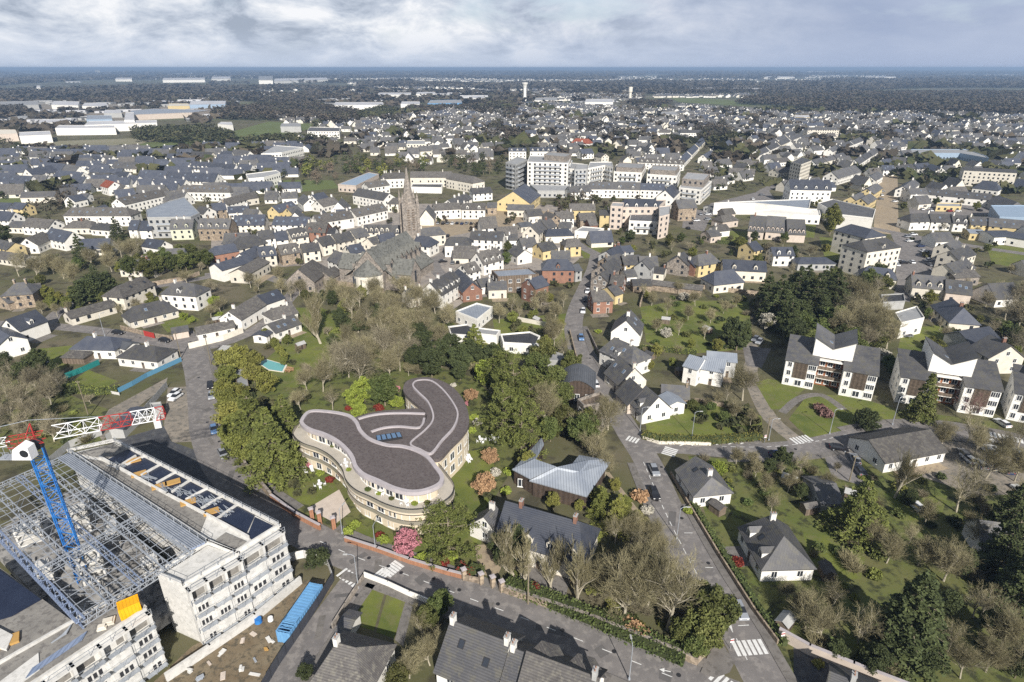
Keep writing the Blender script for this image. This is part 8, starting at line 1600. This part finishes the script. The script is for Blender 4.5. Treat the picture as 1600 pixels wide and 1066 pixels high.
wallrun([(296, 545), (350, 532), (380, 520)], 2.0, .3, 'cream', label='cream street wall below the long low barn'); wallrun([(230, 448), (290, 438), (312, 430)], 1.8, .3, 'stone', label='stone wall behind the white villa'); wallrun([(890, 520), (900, 560), (912, 590)], 1.4, .3, 'stone', label='stone wall along the left of the lane'); wallrun([(918, 518), (938, 560), (972, 612), (990, 650)], 1.3, .3, 'greystone', label='grey garden wall along the right of the lane'); wallrun([(1005, 686), (1030, 694), (1060, 694), (1110, 696)], .8, .3, 'cream', label='pale low wall below the bank hedge'); wallrun([(1048, 742), (1076, 792), (1124, 872), (1180, 960), (1214, 1006)], 1.0, .3, 'stone', label='stone wall right of the street with the arrow'); wallrun([(1085, 628), (1130, 636), (1180, 655)], 1.2, .3, 'stone', label='stone wall above the garden bank'); wallrun([(570, 902), (606, 916), (640, 932), (690, 952)], 1.2, .25, 'white', label='white front wall of the two small lawns'); wallrun([(568, 906), (540, 950), (520, 982)], 1.2, .25, 'greystone', label='grey side wall of the two small lawns'); wallrun([(1000, 480), (1010, 446), (1100, 452), (1185, 462)], 1.8, .4, 'stone', label='long stone wall of the orchard below the lean-roof shed'); wallrun([(1560, 362), (1640, 372)], 1, .3, 'cream', label='pale wall along the avenue at the right'); wallrun([(480, 440), (560, 450), (600, 458)], 2, .4, 'stone', label='old stone wall below the church apse'); wallrun([(800, 500), (880, 515)], 1.6, .3, 'cream', label='pale garden wall behind the flat dark pavilion')
p0 = [W(*q) for q in ((402, 566), (418, 563), (446, 571), (441, 581), (420, 578))]; c = sum(p0, Vector()) / 5; r = empty('swimming_pool', (c.x, c.y, 0)); b = MB(); b.prism([((p.x - c.x) * 1.14, (p.y - c.y) * 1.14) for p in p0], 0, .12); b.build('pool_edge', M['cream'], r); b = MB(); b.face([(p.x - c.x, p.y - c.y, .14) for p in p0]); o = b.build('water', M['pool'], r); tag(r, 'turquoise garden swimming pool with pale stone edge', 'swimming pool')
p = W(1416, 526); r = empty('trampoline', (p.x, p.y, 0)); b = MB(); b.tube((0, 0, .75), (0, 0, .8), 1.9, 1.9, 20); b.build('jumping_mat', M['dark'], r); b = MB()
for k in range(8): a = k * .785; b.bar((1.95 * math.cos(a), 1.95 * math.sin(a), 0), (1.95 * math.cos(a), 1.95 * math.sin(a), 2.2), .06); b.bar((1.95 * math.cos(a), 1.95 * math.sin(a), .8), (1.95 * math.cos(a + .785), 1.95 * math.sin(a + .785), .8), .1)
b.build('frame', M['steel'], r); tag(r, 'round trampoline on the lawn of the white cubic house', 'trampoline')
block([(366, 575), (384, 577), (389, 606), (372, 612)], 2.6, 'shed', 'shed', 'stone', 'membrane', label='narrow grey-roofed shed behind the street wall at left')
hh = house((536, 964), (552, 968), 4, 3.2, 2.5, 'white', 'slate', ch=[], label='small slate lean-to behind the hip-roofed house at the bottom', name='shed', cat='shed', win=False)
# ------------------------------------------------------------------ far suburbs, woods and farmland
random.seed(5); rg = np.random.RandomState(5)
for m_ in ('whiteroof',): pass
def farhouses(polys, name, wl, rl, sp=22, kx=1.0):
    """houses too many and too far to count: one mass"""
    V, MI = [], []
    for poly, dens, ang in polys:
        big = poly[0][1] > 230; left = big and poly[0][0] == 0
        P = pline(poly); xs = [p.x for p in P]; ys = [p.y for p in P]; A = (max(xs) - min(xs)) * (max(ys) - min(ys)); n = int(A / (sp * sp) * dens)
        for _ in range(n):
            x, y = random.uniform(min(xs), max(xs)), random.uniform(min(ys), max(ys))
            if not inside(x, y, P) or not clear(x, y, 5): continue
            FOOT.append((x, y, 7)); a = ang + (0 if left and random.random() < .9 else random.choice((0, 0, 1.57))) + random.gauss(0, .06 if left else .16); L, w_, he, hr = random.uniform(4.5, 7.5), random.uniform(3.8, 5), random.uniform(3, 5.5), 0; hr = he + w_ * random.uniform(.7, 1.0)
            if y > 1500: L *= 1.5; w_ *= 1.3
            if big: he = random.uniform(2.6, 4)
            c_, s_ = math.cos(a), math.sin(a); f = lambda px, py, z: (x + px * c_ - py * s_, y + px * s_ + py * c_, z); wm_ = random.choice((0, 0, 0, 1)); rm_ = 4 if left and random.random() < .75 else 2 + random.choice((0, 0, 0, 1, 2))
            if left: L *= 1.5
            for sg in (-1, 1):
                V.append([f(-L, sg * w_, 0), f(L, sg * w_, 0), f(L, sg * w_, he), f(-L, sg * w_, he)]); MI.append(wm_)
                V.append([f(sg * L, -w_, 0), f(sg * L, w_, 0), f(sg * L, w_, he), f(sg * L, -w_, he)]); MI.append(wm_)
                V.append([f(sg * L, -w_, he), f(sg * L, w_, he), f(sg * L, 0, hr), f(sg * L, 0, hr)]); MI.append(wm_)
                V.append([f(-L - .3, sg * (w_ + .4), he - .3), f(L + .3, sg * (w_ + .4), he - .3), f(L + .3, 0, hr + .1), f(-L - .3, 0, hr + .1)]); MI.append(rm_)
            for k in range(random.randint(1, 3)):
                u = random.uniform(-.8, .8) * L; zz_ = he * .35
                V.append([f(u - .6, -w_ - .05, zz_), f(u + .6, -w_ - .05, zz_), f(u + .6, -w_ - .05, zz_ + 1.4), f(u - .6, -w_ - .05, zz_ + 1.4)]); MI.append(5)
            t = random.choice((-.8, .8)) * L
            V.append([f(t - .6, 0, hr - .6), f(t + .6, 0, hr - .6), f(t + .6, 0, hr + 1.2), f(t - .6, 0, hr + 1.2)]); MI.append(0)
    me = quadmesh(name, np.array(V), [M['white'], M['cream'], M['slate'], M['slatebrown'], M['slateblue'], M['glass']], np.array(MI)); o = inst(name, me); o['kind'] = 'stuff'; return o
farhouses([([(560, 192), (720, 172), (800, 178), (790, 232), (700, 246), (560, 236)], .8, .35), ([(815, 164), (960, 168), (1100, 178), (1120, 205), (1000, 240), (830, 226), (800, 190)], .75, -.1), ([(1060, 166), (1240, 180), (1420, 180), (1420, 215), (1240, 222), (1100, 215)], .95, .1), ([(1400, 178), (1640, 186), (1640, 250), (1440, 232), (1390, 214)], .9, .2), ([(1150, 222), (1420, 226), (1420, 262), (1330, 262), (1160, 262)], .45, .5), ([(1440, 240), (1640, 252), (1640, 300), (1560, 300), (1480, 262)], .5, .2), ([(940, 236), (1100, 230), (1110, 256), (960, 262)], .4, .2), ([(820, 226), (930, 234), (930, 250), (830, 244)], .4, .1), ([(560, 236), (760, 244), (760, 262), (660, 262)], .6, .1), ([(430, 180), (560, 194), (560, 232), (470, 226)], .3, .2), ([(840, 148), (1000, 150), (1000, 160), (850, 158)], .3, .2), ([(1010, 150), (1250, 150), (1250, 153), (1010, 153)], .35, 0), ([(0, 240), (240, 236), (480, 230), (480, 262), (0, 268)], .8, .08), ([(0, 268), (480, 262), (480, 300), (330, 318), (0, 318)], .55, .1), ([(330, 340), (560, 330), (620, 350), (560, 420), (380, 410)], .6, .15), ([(660, 340), (940, 330), (940, 420), (700, 470)], .3, .2), ([(1100, 262), (1420, 258), (1420, 300), (1230, 300), (1120, 330)], .5, .4), ([(1420, 258), (1640, 270), (1640, 440), (1400, 440)], .22, .2), ([(20, 340), (340, 340), (330, 420), (20, 400)], .25, .1)], 'suburb_houses', None, None, 15.5)
farhouses([([(540, 128), (900, 134), (1000, 142), (760, 146), (560, 140)], .3, .1), ([(560, 120), (1000, 120), (1000, 130), (560, 128)], .09, .1), ([(1000, 124), (1500, 126), (1500, 134), (1000, 136)], .035, .2), ([(0, 111), (600, 111), (600, 115), (0, 115)], .05, .1), ([(0, 114), (420, 116), (700, 120), (700, 128), (0, 122)], .1, .1), ([(900, 120), (1600, 116), (1600, 122), (900, 128)], .035, .1), ([(0, 140), (560, 134), (560, 150), (0, 152)], .06, .1)], 'far_village_houses', None, None, 25)
for o in [x for x in bpy.data.objects if x.name.startswith('suburb_houses') or x.name.startswith('far_village_houses')]: tag(o, 'countless small white houses with slate roofs towards the horizon', 'houses')
V, MI = [], []
for poly, n in (([(0, 160), (360, 158), (360, 186), (200, 206), (0, 212)], 70), ([(200, 150), (560, 150), (560, 166), (360, 166)], 30), ([(0, 118), (520, 116), (700, 120), (700, 128), (0, 130)], 70), ([(520, 142), (960, 146), (960, 160), (520, 166)], 46)):
    for p in scatter(poly, n, 8):
        L, w_, z = random.uniform(8, 32) * (1 if p.y < 1800 else 1.6), random.uniform(6, 13), random.uniform(3, 5.5); a = random.gauss(.1, .2); c_, s_ = math.cos(a), math.sin(a); q = [(p.x + x * c_ - y * s_, p.y + x * s_ + y * c_) for x, y in ((-L, -w_), (L, -w_), (L, w_), (-L, w_))]; FOOT.append((p.x, p.y, L))
        wm_, rm_ = random.choice((0, 0, 1, 3)), random.choice((0, 1, 1, 2))
        for i in range(4): u, v = q[i], q[(i + 1) % 4]; V.append([(*u, 0), (*v, 0), (*v, z), (*u, z)]); MI.append(wm_)
        V.append([(*u, z) for u in q]); MI.append(rm_)
        for k in range(3): x0 = q[0][0] + (q[1][0] - q[0][0]) * (.15 + .3 * k); x1 = x0 + (q[1][0] - q[0][0]) * .14; y0 = q[0][1] + (q[1][1] - q[0][1]) * (.2 + .3 * k) - .3; V.append([(x0, y0, 0), (x1, y0, 0), (x1, y0, 3.6), (x0, y0, 3.6)]); MI.append(2)
o = inst('far_sheds', quadmesh('far_sheds', np.array(V), [M['whiteroof'], M['membrane'], M['slate'], M['greywall']], np.array(MI))); o['kind'] = 'stuff'; tag(o, 'many pale industrial sheds beyond the town', 'sheds')
def canopy(poly, sp, h_, m, name, lo=.75, quads=5, gap=0):
    """a wood: crowns built of leaf-sized faces grown with the distance, over a dark floor"""
    P = pline(poly); xs = [p.x for p in P]; ys = [p.y for p in P]; A = (max(xs) - min(xs)) * (max(ys) - min(ys)); n = int(A / sp ** 2)
    X = rg.uniform(min(xs), max(xs), n); Y = rg.uniform(min(ys), max(ys), n)
    ok = np.zeros(n, bool); j = len(P) - 1
    for i in range(len(P)):
        a, b_ = P[i], P[j]; cnd = (a.y > Y) != (b_.y > Y); 
        with np.errstate(divide='ignore', invalid='ignore'): ok ^= cnd & (X < (b_.x - a.x) * (Y - a.y) / (b_.y - a.y) + a.x)
        j = i
    X, Y = X[ok], Y[ok]
    keep = np.ones(len(X), bool)
    bx0, bx1, by0, by1 = min(xs) - 20, max(xs) + 20, min(ys) - 20, max(ys) + 20
    for fx, fy, fr in FOOT:
        if bx0 < fx < bx1 and by0 < fy < by1: keep &= (X - fx) ** 2 + (Y - fy) ** 2 > (fr + sp * .3) ** 2
    if gap: keep &= np.sin(X * .0031 + 1.3 * np.sin(Y * .0013)) + np.sin(Y * .0023 + np.sin(X * .0017)) + .8 * np.sin(X * .0009 - Y * .0017) > gap
    X, Y = X[keep], Y[keep]; n = len(X)
    hh = h_ * rg.uniform(lo, 1.25, n) * (1 + .25 * np.sin(X * .013 + Y * .007) * np.sin(Y * .011)); rad = sp * rg.uniform(.5, .8, n)
    C = np.repeat(np.stack([X, Y, hh * .62], 1), quads, 0); R = np.repeat(np.stack([rad, rad, hh * .4], 1), quads, 0); d = rg.normal(size=(n * quads, 3)); d /= np.linalg.norm(d, axis=1)[:, None]; Pp = C + d * R * rg.uniform(.5, 1, (n * quads, 1)); Pp[:, 2] = np.maximum(Pp[:, 2], .6)
    V = leafquads(Pp, 1, 1.4 if quads < 20 else .7, rng=rg); s = np.repeat(rad * (1.9 / quads ** .38), quads)[:, None, None]; V = Pp[:, None, :] + (V - Pp[:, None, :]) * s
    o = inst(name, quadmesh(name, V, M[m])); o['kind'] = 'stuff'
    return o
WDS = [
    ([(1150, 164), (1220, 166), (1300, 178), (1420, 178), (1660, 186), (1700, 150), (1500, 146), (1300, 148), (1180, 152)], 9, 13, 'woods', 12), ([(990, 148), (1300, 146), (1700, 148), (1700, 138), (1300, 136), (1000, 140)], 13, 14, 'woodsdark', 7), ([(1180, 137), (1700, 138), (1750, 128), (1200, 128)], 20, 15, 'woodsdark', 5), ([(560, 140), (1000, 143), (1180, 137), (1180, 128), (560, 130)], 18, 14, 'woodsdark', 5), ([(-60, 158), (300, 152), (560, 150), (560, 138), (200, 136), (-60, 140)], 15, 14, 'woodsdark', 6),
    ([(120, 160), (300, 156), (420, 160), (540, 158), (540, 150), (300, 148), (120, 152)], 10, 11, 'woods', 9), ([(345, 188), (350, 168), (470, 164), (520, 170), (560, 176), (560, 196), (470, 190)], 7, 11, 'woods', 16), ([(205, 206), (345, 198), (365, 214), (370, 224), (300, 226), (210, 222)], 6, 8, 'woodsgreen', 16), ([(490, 214), (490, 196), (560, 190), (640, 180), (600, 170), (560, 178), (500, 196)], 6, 10, 'woodsgreen', 16), ([(600, 200), (640, 168), (780, 158), (815, 164), (800, 190), (720, 175), (640, 186)], 7, 10, 'woods', 14), ([(720, 215), (830, 205), (830, 222), (740, 226)], 6, 10, 'woods', 14), ([(430, 176), (520, 178), (540, 196), (460, 192)], 7, 10, 'woods', 14), ([(-20, 186), (38, 182), (40, 170), (-20, 172)], 7, 11, 'woodsdark', 14), ([(340, 226), (480, 214), (530, 222), (480, 232), (400, 230)], 6, 8, 'woodsgreen', 16), ([(1000, 170), (980, 158), (1050, 160), (1010, 178)], 7, 9, 'woods', 12), ([(900, 195), (960, 200), (980, 220), (920, 215)], 6, 10, 'woodsdark', 14), ([(1085, 205), (1140, 200), (1145, 222), (1095, 226)], 5, 13, 'woods', 18), ([(1340, 205), (1440, 205), (1420, 222), (1350, 218)], 6, 9, 'woods', 14),
    ([(-100, 136), (560, 130), (560, 118), (-100, 118)], 30, 15, 'woodsdark', 4), ([(560, 130), (1700, 128), (1750, 117), (560, 118)], 30, 15, 'woodsdark', 4), ([(-150, 117.5), (1750, 117), (1750, 111.5), (-150, 111.5)], 55, 18, 'woodsdark', 3)]
for poly, sp, hh_, m_, q in WDS: tag(canopy(poly, sp, hh_, m_, 'woods', quads=q, gap=(-.15 if sp >= 13 else 0)), 'dark bare woodland far beyond the town', 'wood')
canopy([(560, 186), (790, 166), (1130, 172), (1640, 186), (1640, 262), (1150, 256), (800, 240), (560, 246)], 22, 7, 'woods', 'suburb_trees', .5, 26); canopy([(560, 186), (790, 166), (1130, 172), (1640, 186), (1640, 262), (1150, 256), (800, 240), (560, 246)], 38, 8, 'woodsgreen', 'suburb_trees', .5, 26); canopy([(0, 234), (240, 236), (480, 226), (560, 240), (480, 262), (0, 268)], 22, 7, 'woods', 'suburb_trees', .5, 20)
canopy([(1100, 262), (1420, 250), (1600, 270), (1600, 310), (1420, 300), (1200, 300)], 19, 6, 'woodsgreen', 'suburb_trees', .5, 26)
canopy([(0, 158), (360, 156), (360, 186), (200, 208), (0, 214)], 30, 7, 'woods', 'estate_trees', .5, 20); canopy([(480, 140), (1000, 146), (1000, 162), (480, 170)], 34, 8, 'woods', 'estate_trees', .5, 14)
canopy([(0, 244), (240, 238), (480, 232), (480, 300), (330, 318), (0, 318)], 24, 6, 'woodsgreen', 'suburb_trees', .5, 26)
if REST:
    Vs = []
    for p, k, h_ in REST:
        cl = ellip_clumps(9, h_ * (.36 if k != 'con' else .2) * (1.5 if k == 'shrub' else 1), h_ * .42, h_ * .52, h_ * .17, rg, .4); Vs.append((k, leafquads(clumpcloud(70, cl, 1, rg) + np.array([p.x, p.y, 0]), 1.1, .2, rng=rg)))
    for k, m_ in (('bare', 'woods'), ('green', 'woodsgreen'), ('con', 'woodsdark'), ('shrub', 'woodsgreen')):
        L_ = [v for q, v in Vs if q == k]
        if L_: o = inst('distant_trees', quadmesh('distant_trees', np.concatenate(L_), M[m_])); o['kind'] = 'stuff'
# ------------------------------------------------------------------ haze: one even body of air
b = MB(); b.prism([(-42000, -200), (42000, -200), (42000, 62000), (-42000, 62000)], -1, 92); hz = bpy.data.materials.new('haze'); hz.use_nodes = True; t = hz.node_tree; t.nodes.clear(); o_ = t.nodes.new('ShaderNodeOutputMaterial'); pv = t.nodes.new('ShaderNodeVolumePrincipled'); pv.inputs['Color'].default_value = (.5, .7, 1, 1); pv.inputs['Density'].default_value = HAZE; pv.inputs['Anisotropy'].default_value = .2; t.links.new(pv.outputs[0], o_.inputs['Volume']); M['haze'] = hz
o = b.build('haze', hz); o['kind'] = 'stuff'
# wings, annexes and roof storeys are parts of the house they are built onto
bpy.context.view_layer.update()
MAIN = [o for o in bpy.data.objects if o.parent is None and o.type == 'EMPTY' and o.get('category', o.name) and o.name.split('.')[0] in ('house', 'apartment_block', 'modern_house')]
for o in [x for x in bpy.data.objects if x.parent is None and x.name.split('.')[0] in ('rear_wing', 'side_wing', 'link_wing', 'modern_wing', 'annex', 'roof_storey')]:
    hs = min(MAIN, key=lambda m: (m.matrix_world.translation - o.matrix_world.translation).length)
    o.parent = hs; o.matrix_parent_inverse = hs.matrix_world.inverted()
    for k in ('label', 'category', 'group', 'wallc'):
        if k in o: del o[k]
ROOT_LIST[:] = [t_ for t_ in ROOT_LIST if t_[0].parent is None]
# ------------------------------------------------------------------ labels that single each thing out
bpy.context.view_layer.update()
LM = [('the church spire', 640, 320), ('the church apse', 572, 430), ('the curvy residence', 600, 700), ('the crane cab', 65, 690), ('the zinc-roofed house', 880, 745), ('the turquoise pool', 424, 572), ('the first butterfly roof', 1296, 570), ('the second butterfly roof', 1480, 600), ('the tall balcony block', 850, 265), ('the windowless hall', 1320, 330), ('the four-storey cream block', 1365, 390), ('the red-roofed gable', 172, 284), ('the stone villa', 30, 450), ('the white villa', 290, 455), ('the two twin white blocks', 1010, 275), ('the red brick house', 870, 415), ('the peaked market hall', 812, 300), ('the zinc balcony block', 270, 330), ('the white water tower', 820, 145), ('the cream water tower', 984, 150), ('the stone gabled house', 1064, 405), ('the cubic modern house', 1420, 495), ('the pale conifer', 1336, 800), ('the biggest spruce', 1408, 980), ('the arrow on the street', 1138, 975), ('the two small lawns', 600, 945), ('the gate piers', 765, 915), ('the big hipped roof', 1210, 850), ('the arched house', 902, 610), ('the yellow container', 205, 957), ('the bright blue hall', 325, 161), ('the long cream slab block', 1545, 275), ('the long white warehouse', 132, 200), ('the white pavilion', 815, 530), ('the long low hall', 1410, 695), ('the palm-side white gable', 1025, 630), ('the corner bungalow', 1100, 745), ('the two bungalows', 190, 540), ('the pink apartment house', 1005, 335), ('the green sports field', 465, 292), ('the supermarket car park', 1480, 327), ('the shops on the square', 715, 330), ('the pinkish terrace', 1215, 355), ('the orchard wall', 1100, 455), ('the dark wood', 1260, 480), ('the left school', 640, 285)]
ORD = ['', 'second ', 'third ', 'fourth ', 'fifth ', 'sixth ', 'seventh ', 'eighth ', 'ninth ', 'tenth ', 'eleventh ', 'twelfth ', 'thirteenth ', 'fourteenth ', 'fifteenth ', 'sixteenth ', 'seventeenth ', 'eighteenth ', 'nineteenth ', 'twentieth ', 'twenty-first ', 'twenty-second ', 'twenty-third ', 'twenty-fourth ', 'twenty-fifth ', 'twenty-sixth ', 'twenty-seventh ', 'twenty-eighth ', 'twenty-ninth ', 'thirtieth ']
buck = {}
for o, d, c_ in ROOT_LIST:
    p = o.matrix_world.translation
    if len(o.children) == 0 and o.type == 'MESH' and o.parent is None and (abs(p.x) + abs(p.y)) < 1: p = Vector(o.bound_box[0])
    x, y = PX(p); nm, lx_, ly_ = min(LM, key=lambda l: (l[1] - x) ** 2 + ((l[2] - y) * 1.6) ** 2); dx, dy = x - lx_, (y - ly_) * 1.6
    side = ('right of ' if dx > 0 else 'left of ') if abs(dx) > abs(dy) else ('below ' if dy > 0 else 'behind ')
    buck.setdefault((d, side + nm), []).append((dx * dx + dy * dy, o))
for (d, w_), L_ in buck.items():
    L_.sort(key=lambda t: t[0])
    for i, (_, o) in enumerate(L_):
        k = ORD[min(i, 29)]; o['label'] = (d + ', ' + (k + 'nearest ' if len(L_) > 1 else '') + w_)
        if len(L_) > 1: o['group'] = d + ' near ' + w_.split(' the ')[-1]
